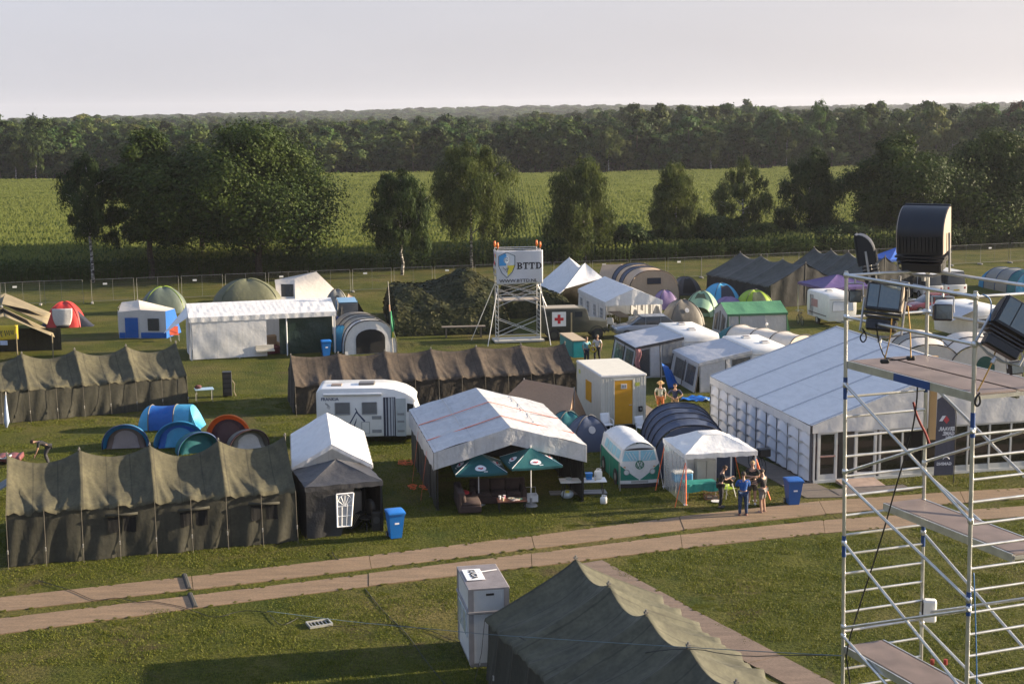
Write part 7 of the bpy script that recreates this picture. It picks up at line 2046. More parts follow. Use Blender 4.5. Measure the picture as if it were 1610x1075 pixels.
floodlight('largest floodlight, raised on the back rail and seen from behind with a tan side', AT(1452, 395, 20.6), E3(-8, 0, 150), .64, .64, .46, 'big', True)
floodlight('floodlight seen edge on as a dark curved plate above the left corner post', AT(1366, 415, 20.9), E3(10, 0, 252), .38, .46, .22)
floodlight('wide two pane floodlight hanging from the front rail, glass towards the camera', AT(1389, 489, 19.6), E3(-14, 4, -22), .46, .36, .24, 'big', True)
floodlight('large floodlight tilted clockwise at the right picture edge', AT(1586, 523, 17.7), E3(-16, 30, -6), .52, .38, .26)
floodlight('small square floodlight beside the left corner post', AT(1345, 466, 20.3), E3(-6, 0, -5), .19, .17, .07, 'small')
floodlight('small black floodlight turned away, right of the two pane one', AT(1416, 463, 20.2), E3(-10, -6, 140), .24, .22, .09, 'small')
floodlight('small floodlight hanging below the front rail in the middle', AT(1484, 491, 18.9), E3(-10, 3, 4), .26, .22, .08, 'small')
floodlight('lowest small floodlight at the right picture edge', AT(1599, 578, 18.0), E3(-8, -4, 12), .19, .17, .08, 'small')

# rope strung from the scaffold across the near tent to the left
rp_ = cable('rope', [AT(420, 960, 36), AT(560, 978, 36.5), AT(700, 990, 36.5), AT(757, 996, 36), AT(860, 1003, 34), AT(1000, 1012, 31), AT(1100, 1018, 28), AT(1240, 1026, 24), AT(1323, 1030, 20.2)], .008, plain('blue_rope', (.12, .18, .21), .7))
tag(rp_, 'blue grey rope strung from the near scaffold over the army tent', 'rope')
rp2 = cable('cable', [AT(815, 1000, 35), AT(880, 1034, 34.4), AT(960, 1035, 33.5), AT(1075, 1015, 30.9), AT(1160, 1032, 29.5), AT(1245, 1029, 27), AT(1330, 1030, 22)], .010, CBL)
tag(rp2, 'black cable sagging over the peaks of the nearest tent', 'cable')

# ================================================================== wheelie bins
BBL = plain('bin_blue', (.012, .17, .55), .45, amt=.06); BBL2 = plain('bin_dark_blue', (.012, .10, .36), .42, amt=.06)
def bin_(label, loc, rz, m, s=1.0):
    root = thing('wheelie_bin', label, 'bin', loc, rz, 'blue wheelie bins'); root.scale = (s, s, s)
    mb = MB(); H = .98
    def ring(z, w, d, y0): return [Vector((-w, -d + y0, z)), Vector((w, -d + y0, z)), Vector((w, d + y0, z)), Vector((-w, d + y0, z))]
    lv = [(.04, .20, .20, .03), (.5, .245, .26, .015), (.92, .28, .33, 0), (.92, .30, .35, 0), (H, .30, .35, 0)]
    vs = sum([ring(*l) for l in lv], []); fs = [(3, 2, 1, 0)] + [(i * 4 + j, i * 4 + (j + 1) % 4, i * 4 + 4 + (j + 1) % 4, i * 4 + 4 + j) for i in range(4) for j in range(4)] + [(16, 17, 18, 19)]
    mb.add(vs, fs); mb.build('body', m, root)
    mb = MB(); mb.grid(lambda a, b: Vector((-.31 + .62 * a, -.37 + .74 * b, H + .02 + .07 * math.sin(math.pi * (.15 + .7 * b)) * (1 - .3 * (2 * a - 1) ** 4))), 10, 10)
    mb.box((0, -.37, H + .01), (.62, .03, .06), bev=.01); mb.box((0, 0, H + .012), (.62, .72, .03), bev=.01)
    mb.build('lid', m, root, smooth=True, angle=35)
    mb = MB(); mb.tube([(-.24, .36, H - .03), (-.24, .44, H + .0), (.24, .44, H + .0), (.24, .36, H - .03)], .018, 6); mb.build('handle', m, root)
    for x in (-.24, .24): wheel(root, (x, .27, .11), .11, .06, 'x')
    MB().box((0, -.305, .62), (.16, .008, .06), M=Matrix.Rotation(R(-9), 4, 'X')).build('sticker', plain('sticker_white', (.7, .7, .72), .5), root)
    return root
bin_('bright blue wheelie bin beside the charcoal gazebo', G(621, 848) + Vector((0, .2, 0)), R(18), BBL)
bin_('blue wheelie bin in front of the marquee corner by the trackway', G(1248, 795) + Vector((0, .2, 0)), R(8), BBL2)
bin_('blue wheelie bin under the dark green wall of the long white party tent', G(513, 560), R(16), BBL)

# ================================================================== seating under the tarpaulin tent
SOFA = cloth('brown_sofa_fabric', (.055, .034, .030), rough=.9, amt=.15, wr=3, st=.3)
def sofa(label, loc, rz, L, arms=(True, True)):
    root = thing('sofa', label, 'sofa', loc, rz)
    D = .88
    MB().box((0, 0, .20), (L, D, .28), bev=.04).build('base', SOFA, root)
    n = max(2, round(L / .75))
    for k in range(n):
        w_ = (L - (.2 if arms[0] else 0) - (.2 if arms[1] else 0)) / n; x0 = -L / 2 + (.2 if arms[0] else 0) + w_ * (k + .5)
        MB().box((x0, -.06, .40), (w_ - .02, D - .14, .15), bev=.05).build('seat_cushion', SOFA, root, smooth=True, angle=50)
        MB().box((x0, .27, .66), (w_ - .02, .22, .46), M=Matrix.Rotation(R(-10), 4, 'X'), bev=.06).build('back_cushion', SOFA, root, smooth=True, angle=50)
    MB().box((0, .38, .52), (L, .16, .72), bev=.05).build('backrest', SOFA, root)
    for s, on in ((-1, arms[0]), (1, arms[1])):
        if on: MB().box((s * (L / 2 - .1), -.02, .36), (.2, D, .52), bev=.06).build('armrest', SOFA, root)
    return root
sofa('dark brown three seat sofa at the back, under the tarpaulin tent', G(783, 800) + Vector((0, 1.0, 0)), R(6), 2.2)
sofa('dark brown sofa turned sideways at the left of the coffee table', G(735, 803) + Vector((0, .35, 0)), R(98), 1.75, (False, False))
REDC = plain('red_cushion', (.40, .02, .03), .8)
MB2 = thing('cushion', 'red cushion on the sideways brown sofa', 'cushion', G(730, 777, .5), R(98))
MB().sphere((0, 0, .08), (.22, .2, .09), 14, 8).build('pad', REDC, MB2, smooth=True)
def table(label, c, rz, L, D, H, top, leg, name='table', leg_r=.02, fold=False):
    root = thing(name, label, 'table', c, rz)
    MB().box((0, 0, H - .02), (L, D, .04), bev=.012).build('table_top', top, root)
    for sx in (-1, 1):
        for sy in (-1, 1):
            MB().tube([(sx * (L / 2 - .08 - (.12 if fold else 0)), sy * (D / 2 - .06), H - .03), (sx * (L / 2 - .08), sy * (D / 2 - .06), 0)], leg_r, 6).build('leg', leg, root)
    return root
ct = table('low red brown coffee table between the sofas, cluttered with cups', G(805, 806) + Vector((0, .3, 0)), R(6), 1.15, .62, .45, plain('red_brown_wood', (.115, .04, .025), .5), BLACKP, 'coffee_table')
def onto(root, x, y, z): 
    return root.matrix_basis @ Vector((x, y, z))
for i, (x, y, c, lab) in enumerate(((-.46, .10, (.7, .7, .68), 'white cup at the left end of the coffee table'), (-.36, -.15, (.65, .55, .35), 'beige cup at the front left of the coffee table'), (-.28, .16, (.55, .2, .25), 'pinkish tall cup standing on the coffee table'))):
    t_ = thing('cup', lab, 'cup', onto(ct, x, y, .452))
    mb = MB(); mb.tube([(0, 0, 0), (0, 0, .13)], [.035, .05], 12); mb.build('cup_body', plain('cup_%d' % i, c, .5), t_, smooth=True, angle=40)
    mb = MB(); mb.tube([(0, 0, .125), (0, 0, .137)], [.054, .054], 12); mb.build('rim', plain('sticker_white', (.7, .7, .72), .5), t_)
for i, (x, y, c, lab) in enumerate(((.0, .12, (.5, .52, .45), 'pale round plate in the middle of the coffee table'), (.28, -.02, (.08, .30, .22), 'green plate at the right of the coffee table'))):
    t_ = thing('plate', lab, 'plate', onto(ct, x, y, .452))
    MB().tube([(0, 0, 0), (0, 0, .012), (0, 0, .022)], [.07, .13, .14], 18).build('dish', plain('plate_%d' % i, c, .4), t_, smooth=True, angle=30)
    MB().sphere((0.01, 0, .02), (.05, .05, .02), 10, 6).build('food', plain('food_brown', (.30, .16, .07), .8), t_, smooth=True)
bt = thing('crisp_bag', 'crumpled shiny bag lying on the coffee table', 'bag', onto(ct, .1, -.18, .455), R(30))
MB().grid(lambda a, b: Vector((-.16 + .32 * a, -.1 + .2 * b, .02 + .05 * math.sin(math.pi * a) * math.sin(math.pi * b) + .012 * math.sin(a * 23 + b * 17))), 12, 8).build('bag_foil', plain('bag_foil', (.5, .42, .4), .3, .4), bt, smooth=True, sol=.01)
bxc = thing('storage_box', 'small open white box right of the coffee table', 'box', G(836, 792) + Vector((0, .45, 0)), R(8))
mb = MB(); mb.box((0, -.2, .14), (.46, .03, .26)); mb.box((0, .2, .14), (.46, .03, .26)); mb.box((-.22, 0, .14), (.03, .37, .26)); mb.box((.22, 0, .14), (.03, .37, .26)); mb.box((0, 0, .02), (.46, .4, .03)); mb.build('box_body', WHITEP, bxc)
mb = MB(); mb.tube([(-.2, .2, .27), (-.2, .26, .5), (.2, .26, .5), (.2, .2, .27)], .014, 5); mb.build('box_handle', STEEL, bxc)
# parasols
PGR = mat_c('parasol_green', (.008, .095, .105), trans=.15)
def parasol(label, loc, rz, s, ze, zr):
    root = thing('parasol', label, 'parasol', loc, rz, 'dark green square parasols at the sofas')
    h = s / 2
    def fn(k):
        def f(a, b):
            u = 2 * a - 1; p = [(u, -1), (1, u), (-u, 1), (-1, -u)][k]; r = 1 - b * .97
            return Vector((p[0] * h * r, p[1] * h * r, ze + (zr - ze) * b - .06 * (1 - abs(u) ** 2) * math.sin(math.pi * min(1, .15 + b * .85))))
        return f
    mb = MB()
    for k in range(4): mb.grid(fn(k), 12, 8)
    co = mb.build('canopy', PGR, root, smooth=True, merge=True, angle=35)
    mb = MB()
    for k in range(4): mb.grid(lambda a, b: fn(k)(a, 0) * 1.0 + Vector((0, 0, -.09 * b)), 10, 1)
    mb.build('valance', PGR, co)
    for k in range(4):
        mb = MB(); n = 18
        f = fn(k)
        mb.prism([(.5 + .15 * math.cos(2 * math.pi * q / n), .30 + .15 * math.sin(2 * math.pi * q / n)) for q in range(n)], lambda p: f(p[0], p[1]) + Vector((0, 0, .014)), lambda p: f(p[0], p[1]) + Vector((0, 0, .022)))
        lo = mb.build('round_logo', plain('logo_white_print', (.68, .70, .72), .6), co)
        mb = MB(); mb.tube([f(.44 + .02 * q, .27 + .02 * math.sin(q * 1.3)) + Vector((0, 0, .03)) for q in range(7)], .035, 5); mb.build('logo_red_print', plain('logo_red_print', (.45, .05, .08), .6), lo)
        mb = MB(); mb.tube([f(.56 + .02 * q, .10) + Vector((0, 0, .02)) for q in range(5)], .022, 4); mb.build('logo_text', plain('logo_white_print', (.68, .70, .72), .6), co)
    MB().tube([(0, 0, .05), (0, 0, zr + .1)], .022, 8).build('pole', WHITEP, root)
    mb = MB(); mb.cyl((0, 0, 0), .26, .07, 20, r2=.22); mb.cyl((0, 0, .07), .05, .25, 10); mb.build('base', plain('parasol_base', (.28, .28, .28), .7), root, smooth=True, angle=40)
    mb = MB()
    for sx in (-1, 1):
        for sy in (-1, 1): mb.tube([(0, 0, zr - .35), (sx * h * .55, sy * h * .55, ze + (zr - ze) * .42), ], .012, 4); mb.tube([(0, 0, zr), (sx * h, sy * h, ze)], .010, 4)
    mb.build('ribs', WHITEP, root)
    return root
parasol('dark green parasol over the left end of the seating', G(753, 793), R(8), 2.0, 1.50, 2.08)
parasol('dark green parasol right of the other one and a little higher', G(835, 795), R(14), 2.0, 1.80, 2.32)
# white trestle table
tt = table('white folding table with a blue tub in front of the tarpaulin tent', G(917, 786) + Vector((0, .35, 0)), R(4), 1.85, .72, .74, plain('white_plastic_top', (.72, .72, .71), .45, amt=.04), BLACKP, 'folding_table', .018, True)
tb = thing('tub', 'bright blue plastic tub on the white folding table', 'tub', onto(tt, .25, .08, .742), R(4))
mb = MB(); mb.tube([(0, 0, 0), (0, 0, .24), (0, 0, .25), (0, 0, .23)], [.15, .19, .21, .175], 4); mb.build('tub_body', plain('tub_blue', (.01, .19, .55), .4), tb, rz=R(45))
MB().cyl((0, 0, .10), .14, .02, 12).build('contents', plain('tub_inside', (.01, .07, .2), .5), tb)
def canister(label, loc, rz, h=.36, w=.26):
    t_ = thing('water_canister', label, 'canister', loc, rz, 'white water canisters')
    MB().box((0, 0, h * .42), (w, w * .75, h * .84), bev=.05).build('container', plain('canister_white', (.70, .70, .66), .45, amt=.03), t_, smooth=True, angle=50)
    MB().tube([(-w * .25, 0, h * .8), (-w * .2, 0, h), (w * .15, 0, h), (w * .2, 0, h * .8)], .022, 6).build('handle', plain('canister_white', (.70, .70, .66), .45, amt=.03), t_)
    MB().cyl((w * .34, 0, h * .82), .035, .06, 10).build('cap', plain('canister_cap', (.6, .6, .62), .4), t_)
canister('white water canister standing on the folding table', onto(tt, .62, .05, .742), R(20), .42, .3)
canister('white water canister on the grass under the right end of the folding table', G(949, 792), R(-15))
for i, (x, y, lab, c) in enumerate(((-.55, .1, 'small clear dish at the left end of the folding table', (.5, .55, .55)), (.48, -.18, 'small beige bottle beside the canister on the folding table', (.6, .52, .4)))):
    t_ = thing('dish' if i == 0 else 'bottle', lab, 'dish' if i == 0 else 'bottle', onto(tt, x, y, .742))
    MB().tube([(0, 0, 0), (0, 0, .06)] if i == 0 else [(0, 0, 0), (0, 0, .1), (0, 0, .13), (0, 0, .17)], [.10, .14] if i == 0 else [.035, .035, .015, .015], 14).build('vessel', plain('tableware_%d' % i, c, .3), t_, smooth=True, angle=40)
    MB().cyl((0, 0, .05 if i == 0 else .165), .02, .03, 8).build('spoon' if i == 0 else 'cap', STEEL, t_)
bg_ = thing('plastic_bag', 'pale plastic bag with yellow and black tape under the folding table', 'bag', onto(tt, -.62, .02, .0), 0)
MB().sphere((0, 0, .16), (.26, .2, .18), 16, 10).build('bag_body', plain('thin_white_plastic', (.55, .6, .62), .35, amt=.15, scale=9, bst=1, bsc=16), bg_, smooth=True)
mb = MB(); mb.box((0, -.13, .30), (.16, .12, .08)); mb.build('tape', plain('yellow_tape', (.65, .55, .03), .5), bg_)
gb = thing('ground_board', 'long grey board lying on the grass behind the folding table', 'board', onto(tt, -.1, .75, .0), R(4))
MB().box((0, 0, .03), (2.3, .62, .035), bev=.008).build('board', plain('grey_board', (.20, .20, .20), .7), gb); MB().box((0, .1, .052), (2.3, .02, .01)).build('board_seam', SEAM, gb)

# barbecue corner under the white gazebo
wl = lambda x, y, z=0: WG.matrix_basis @ Vector((x, y, z))
tcl = table('camping table under a hanging turquoise cloth in the white gazebo', wl(-.5, -.35), R(10), 1.3, .7, .62, mat_c('turquoise_cloth', (.02, .26, .24)), STEEL, 'camping_table', .014)
mb = MB(); mb.grid(lambda a, b: Vector((-.66 + 1.32 * a, -.37 - .03 * math.sin(a * 20), .61 - .3 * b * (1 + .12 * math.sin(a * 9)))), 20, 3); mb.build('cloth_edge', mat_c('turquoise_cloth', (.02, .26, .24)), tcl, smooth=True)
cb = thing('cool_box', 'blue and white cool box on a stand in the left of the white gazebo', 'cool box', wl(-.95, .55), R(12))
MB().box((0, 0, .62), (.75, .5, .34), bev=.04).build('box', plain('coolbox_blue', (.06, .25, .5), .5), cb); MB().box((0, 0, .84), (.78, .53, .12), bev=.04).build('lid', WHITEP, cb)
for sx in (-1, 1):
    for sy in (-1, 1): MB().tube([(sx * .3, sy * .2, .46), (sx * .34, sy * .22, 0)], .015, 5).build('leg', STEEL, cb)
cl = thing('cupboard', 'pale cupboard standing at the back of the white gazebo', 'cupboard', wl(.15, 1.0), R(10))
MB().box((0, 0, .6), (.8, .45, 1.2), bev=.02).build('carcass', plain('cupboard_grey', (.30, .31, .32), .6), cl)
for k in (0, 1): MB().box((-.2 + .4 * k, -.235, .6), (.36, .02, 1.1)).build('door', plain('cupboard_door', (.36, .37, .38), .5), cl)
bb = thing('barbecue', 'barbecue with a wire rack at the right front of the white gazebo', 'barbecue', wl(.55, -.75), R(5))
MB().tube([(0, 0, .62), (0, 0, .80)], [.20, .30], 18).build('bowl', BLACKP, bb, smooth=True, angle=40)
mb = MB(); 
for k in range(11): mb.tube([(-.27 + k * .054, -.26 * math.sqrt(max(0, 1 - ((-.27 + k * .054) / .3) ** 2)), .805), (-.27 + k * .054, .26 * math.sqrt(max(0, 1 - ((-.27 + k * .054) / .3) ** 2)), .805)], .004, 3)
mb.build('grill', STEEL, bb)
for k in range(3): MB().tube([(.14 * math.cos(k * 2.1), .14 * math.sin(k * 2.1), .64), (.32 * math.cos(k * 2.1), .32 * math.sin(k * 2.1), 0)], .014, 5).build('leg', STEEL, bb)
gc = thing('folding_chair', 'lime green folding chair behind the barbecue group', 'chair', wl(.75, -.25), R(35)); gc.scale = (.9, .9, .6)
MB().grid(lambda a, b: Vector((-.25 + .5 * a, -.2 + .42 * b, .40 + .03 * math.sin(a * 3))), 3, 3).build('seat', LIME, gc, sol=.02); MB().grid(lambda a, b: Vector((-.25 + .5 * a, .22 + .08 * b, .45 + .4 * b)), 3, 3).build('backrest', LIME, gc, sol=.02)
for sx in (-1, 1):
    MB().tube([(sx * .25, -.24, 0), (sx * .25, .24, .84)], .012, 5).build('leg', STEEL, gc); MB().tube([(sx * .25, .24, 0), (sx * .25, -.22, .42)], .012, 5).build('leg', STEEL, gc)
cr_ = thing('crate', 'brown wire crate on the grass under the camping table', 'crate', wl(-.15, -.75), R(12))
mb = MB(); 
for x in (-.25, 0, .25): mb.box((x, -.17, .16), (.02, .02, .32)); mb.box((x, .17, .16), (.02, .02, .32))
for z in (.02, .16, .31): 
    mb.box((0, -.17, z), (.52, .02, .02)); mb.box((0, .17, z), (.52, .02, .02)); mb.box((-.25, 0, z), (.02, .34, .02)); mb.box((.25, 0, z), (.02, .34, .02))
mb.build('crate_frame', plain('rusty_wire', (.22, .10, .06), .7), cr_)
MB().box((0, 0, .06), (.44, .28, .1)).build('contents', plain('crate_contents', (.12, .11, .10), .8), cr_)
dp = thing('plate', 'white plate lying on the grass in front of the white gazebo', 'plate', wl(-.1, -1.25, .0)); MB().tube([(0, 0, .015), (0, 0, .03), (0, 0, .045)], [.12, .2, .22], 20).build('dish', WHITEP, dp, smooth=True, angle=30); MB().cyl((0, 0, .03), .08, .006, 12).build('well', plain('sticker_white', (.7, .7, .72), .5), dp)

# inside the charcoal gazebo
bl = lambda x, y, z=0: BG.matrix_basis @ Vector((x, y, z))
ca = thing('cabinet', 'pale grey cabinet inside the charcoal gazebo', 'cabinet', bl(.62, .35), R(14)); MB().box((0, 0, .6), (.7, .45, 1.2), bev=.02).build('carcass', plain('cabinet_grey', (.36, .35, .33), .6), ca); MB().box((0, -.24, .62), (.6, .02, 1.05)).build('door', plain('cabinet_front', (.40, .39, .37), .5), ca)
fc = thing('folded_chairs', 'dark folded chairs leaning in the opening of the charcoal gazebo', 'folded chairs', bl(.55, -.75), R(-24))
for k in range(4):
    M = Matrix.Rotation(R(32), 4, 'Y'); MB().box((-.1 + k * .07, 0, .36), (.035, .46, .72), M=M, bev=.012).build('chair_frame', BLACKP, fc)
    mb = MB(); mb.tube([Vector((-.1 + k * .07, -.24, .36)) + M @ Vector((0, 0, -.34)), Vector((-.1 + k * .07, -.24, .36)) + M @ Vector((0, 0, .34))], .012, 5); mb.build('chair_tube', STEEL, fc)
ac = thing('office_chair', 'black chair with a rounded back at the gazebo opening', 'chair', bl(.98, -.85), R(-30))
MB().sphere((0, .12, .78), (.26, .09, .34), 14, 10).build('backrest', BLACKP, ac, smooth=True); MB().box((0, -.12, .45), (.48, .46, .1), bev=.04).build('seat', BLACKP, ac)
for k in range(4): MB().tube([(0, -.1, .4), (.26 * math.cos(k * 1.57 + .6), -.1 + .26 * math.sin(k * 1.57 + .6), .03)], .02, 5).build('leg', BLACKP, ac)
sp_ = thing('loudspeaker', 'black loudspeaker standing on the grass at the right gazebo leg', 'loudspeaker', bl(1.22, -1.12), R(10)); MB().box((0, 0, .36), (.34, .34, .72), bev=.03).build('cabinet', BLACKP, sp_); MB().tube([(0, -.172, .42), (0, -.18, .42)], .13, 18).build('cone', plain('speaker_cone', (.05, .05, .05), .6), sp_)

# left group
tb2 = table('small light blue table at the right end of the left olive tent', G(319, 633) + Vector((0, .4, 0)), R(18), 1.0, .7, .70, plain('light_blue_top', (.30, .44, .56), .4), STEEL, 'camping_table', .014)
t_ = thing('backpack', 'dark red backpack lying on the light blue table', 'backpack', onto(tb2, -.3, .05, .70), R(30)); MB().sphere((0, 0, .1), (.2, .14, .11), 12, 8).build('bag_body', plain('dark_red_cloth2', (.10, .03, .03), .8), t_, smooth=True); MB().tube([(-.1, -.12, .1), (0, -.2, .14), (.1, -.12, .1)], .015, 5).build('strap', BLACKP, t_)
eq = thing('equipment_rack', 'black equipment rack standing alone on the lit grass', 'equipment rack', G(358, 623), R(12)); MB().box((0, 0, .72), (.5, .45, 1.32), bev=.02).build('case', BLACKP, eq)
for z in (.35, .62, .9, 1.15): MB().box((0, -.235, z), (.42, .02, .18)).build('drawer', plain('rack_front', (.035, .035, .037), .4), eq)
for x in (-.2, .2):
    for y in (-.17, .17): wheel(eq, (x, y, .05), .05, .03, 'x')
MB().tube([(.27, -.1, .9), (.40, -.1, .7), (.34, -.1, .3), (.45, -.1, .02)], .02, 5).build('cable_loop', plain('pale_brown_cable', (.25, .2, .14), .7), eq)
fp = thing('folded_parasol', 'folded pale blue parasol leaning at the left olive tent', 'parasol', G(10, 672), R(0)); MB().tube([(0, 0, 0), (.02, .06, .3), (.0, .15, 1.3), (0, .2, 1.6)], [.05, .13, .05, .02], 10).build('cloth', mat_c('pale_blue_cloth', (.38, .46, .60)), fp, smooth=True); MB().tube([(0, 0, 0), (.0, .22, 1.75)], .02, 6).build('pole', STEEL, fp)
ib = thing('air_mattress', 'dark red air mattress lying on the grass at the left edge', 'mattress', G(2, 728), R(8)); MB().grid(lambda a, b: Vector((-1.0 + 1.9 * a, -.4 + .9 * b, .22 + .05 * abs(math.sin(a * 14)))), 30, 6).build('mattress_body', plain('dark_red_vinyl', (.16, .05, .05), .6), ib, smooth=True, sol=.2); MB().grid(lambda a, b: Vector((-.5 + 1.0 * a, -.45 + .3 * b, .36 + .06 * math.sin(a * 7))), 8, 4).build('blanket', LGREY, ib, smooth=True, sol=.05)
gt = thing('tarp_shelter', 'grey tarpaulin flap pegged beside the nearest army tent at the left edge', 'tarpaulin', G(8, 802) + Vector((-.5, 1.2, 0)), R(10)); MB().grid(lambda a, b: Vector((-1.0 + 1.7 * a, -1 + 2 * b, .1 + 1.0 * a + .06 * math.sin(b * 9))), 10, 8).build('sheet', mat_c('slate_cloth', (.12, .14, .15)), gt, smooth=True, sol=.01); MB().tube([(.7, -.9, 0), (.7, -.9, 1.1)], .02, 6).build('pole', STEEL, gt)

# flag on a lopsided pole
fg = thing('flagpole', 'thin flagpole with a limp green flag beside the grey tunnel tent', 'flagpole', G(618, 555), 0)
MB().tube([(0, 0, 0), (-.12, 0, 2.4), (-.22, 0, 4.65)], [.035, .03, .02], 6).build('pole', plain('pale_pole', (.45, .42, .36), .7), fg)
MB().tube([(-.155, 0, 2.72), (-.175, 0, 3.15)], .045, 7).build('orange_band', plain('orange_band', (.6, .3, .15), .6), fg)
MB().grid(lambda a, b: Vector((-.15 + .04 * b + (.10 + .26 * b * (1 - .35 * b)) * a * (1 + .25 * math.sin(b * 9 + a * 4)), .12 * math.sin(a * 8 + b * 3), 2.72 - 1.75 * b + .1 * a * b)), 8, 16).build('flag_cloth', mat_c('flag_green', (.01, .25, .10)), fg, smooth=True, sol=.012)
bf_ = bpy.data.objects['flag_cloth.001'] if 'flag_cloth.001' in bpy.data.objects else None
MB().grid(lambda a, b: Vector((-.02 + .14 * a, -.13, 1.35 - .35 * b + .06 * math.sin(a * 5))), 4, 4).build('yellow_patch', plain('flag_yellow', (.6, .5, .05), .6), fg, sol=.01)
# antenna beside the right caravan
am = thing('antenna_mast', 'thin antenna mast with small gear beside the right caravan', 'antenna', AT(1204, 560, 92) * Vector((1, 1, 0)), 0)
zt = AT(1206, 502, 92).z
MB().tube([(0, 0, 0), (0, 0, zt)], .025, 6).build('mast', GREYP, am)
MB().tube([(.32, .2, 0), (.05, .0, zt * .6)], .02, 5).build('stay', STEEL, am); MB().tube([(-.5, .1, 0), (-.5, .1, zt * .62)], .02, 5).build('side_pole', STEEL, am)
for z in (.3, .6, 1.2): MB().box((.02, -.03, zt - z), (.16, .1, .16), bev=.03).build('gear', GREYP if z != .3 else WHITEP, am)
# blue tarpaulins
bt1 = thing('ground_sheet', 'crumpled blue ground sheet on the grass beside the right awning', 'ground sheet', G(1092, 628), R(-8)); MB().grid(lambda a, b: Vector((-.75 + 1.5 * a + .2 * b, -.55 + 1.1 * b, .06 + .06 * math.sin(a * 7 + b * 5) + .04 * math.sin(a * 17 - b * 9))), 18, 14).build('sheet', mat_c('sheet_blue', (.01, .13, .50), rough=.4), bt1, smooth=True, sol=.02)
MB().grid(lambda a, b: Vector((.5 + .4 * a, -.6 + .5 * b, .10 + .05 * math.sin(a * 6))), 5, 5).build('folded_corner', mat_c('sheet_pale_blue', (.3, .45, .6)), bt1, smooth=True, sol=.02)
bt2 = thing('blue_tarpaulin', 'bright blue tarpaulin hanging between the two caravan awnings', 'tarpaulin', G(1048, 608), R(60)); MB().grid(lambda a, b: Vector((-.7 + 1.4 * a, -.45 * b + .07 * math.sin(a * 9), 1.5 * (1 - b) * (1 - .45 * a))), 14, 10).build('sheet', mat_c('sheet_blue', (.01, .13, .50), rough=.4), bt2, smooth=True, sol=.015)
MB().tube([(-.7, .02, 0), (-.7, .02, 1.5)], .02, 6).build('pole', STEEL, bt2)
# low metal grid on the front grass
gr = thing('metal_grid', 'pale metal grid lying on the front grass left of the ticket booth', 'grid', G(502, 982), R(24))
mb = MB()
for y in (-.28, .28): mb.box((0, y, .06), (.86, .05, .09))
for x in (-.41, .41): mb.box((x, 0, .06), (.05, .51, .09))
mb.build('frame', plain('pale_grid_metal', (.36, .36, .33), .5, .2), gr); gr.scale = (.82, .82, .8)
mb = MB()
for k in range(5): mb.box((-.27 + k * .135, 0, .05), (.03, .5, .03))
mb.build('bars', GREYP, gr)
# cables lying in the grass
def ground_cable(pxs, label, r=.012, z=.035, m=None):
    tag(cable('cable', [G(x, y, z) for x, y in pxs], r, m or CBL), label, 'cable')
ground_cable([(60, 912), (112, 927), (135, 938), (150, 944), (185, 938), (205, 944), (222, 947), (235, 944), (260, 948), (290, 954), (310, 962), (340, 972), (380, 958), (420, 962)], 'thin black cable crossing both lanes of the trackway at the left', .010, .05)
ground_cable([(420, 960), (440, 985), (462, 975), (470, 969), (490, 973), (520, 985), (560, 982), (600, 978), (680, 990), (702, 1003), (735, 1013), (775, 1003)], 'black cable on the grass from the metal grid to the ticket booth', .009, .04)
ground_cable([(574, 925), (600, 958), (640, 995), (670, 1040), (700, 1075), (720, 1100)], 'dark hose line in the front grass left of the ticket booth', .013, .02, plain('dark_hose', (.03, .035, .025), .8))
ground_cable([(522, 868), (530, 880), (534, 878)], 'short black cable end in front of the charcoal gazebo', .015, .04)
for (x0, y0, x1, y1, lab) in ((290, 905, 297, 926, 'dark cable cover strip across the upper trackway lane'), (299, 935, 307, 955, 'dark cable cover strip across the lower trackway lane')):
    a, b = G(x0, y0), G(x1, y1); d = b - a
    t_ = thing('cable_cover', lab, 'cable cover', (a + b) / 2 + Vector((0, 0, .05)), math.atan2(d.y, d.x))
    mb = MB(); L2 = d.length / 2 + .04
    mb.prism([(-.09, -.02), (.09, -.02), (.045, .035), (-.045, .035)], lambda p: Vector((-L2, p[0], p[1])), lambda p: Vector((L2, p[0], p[1]))); mb.build('strip', plain('cover_rubber', (.035, .035, .033), .8), t_)
    MB().box((0, 0, .037), (L2 * 1.9, .03, .006)).build('ridge_line', plain('cover_line', (.09, .08, .06), .8), t_)

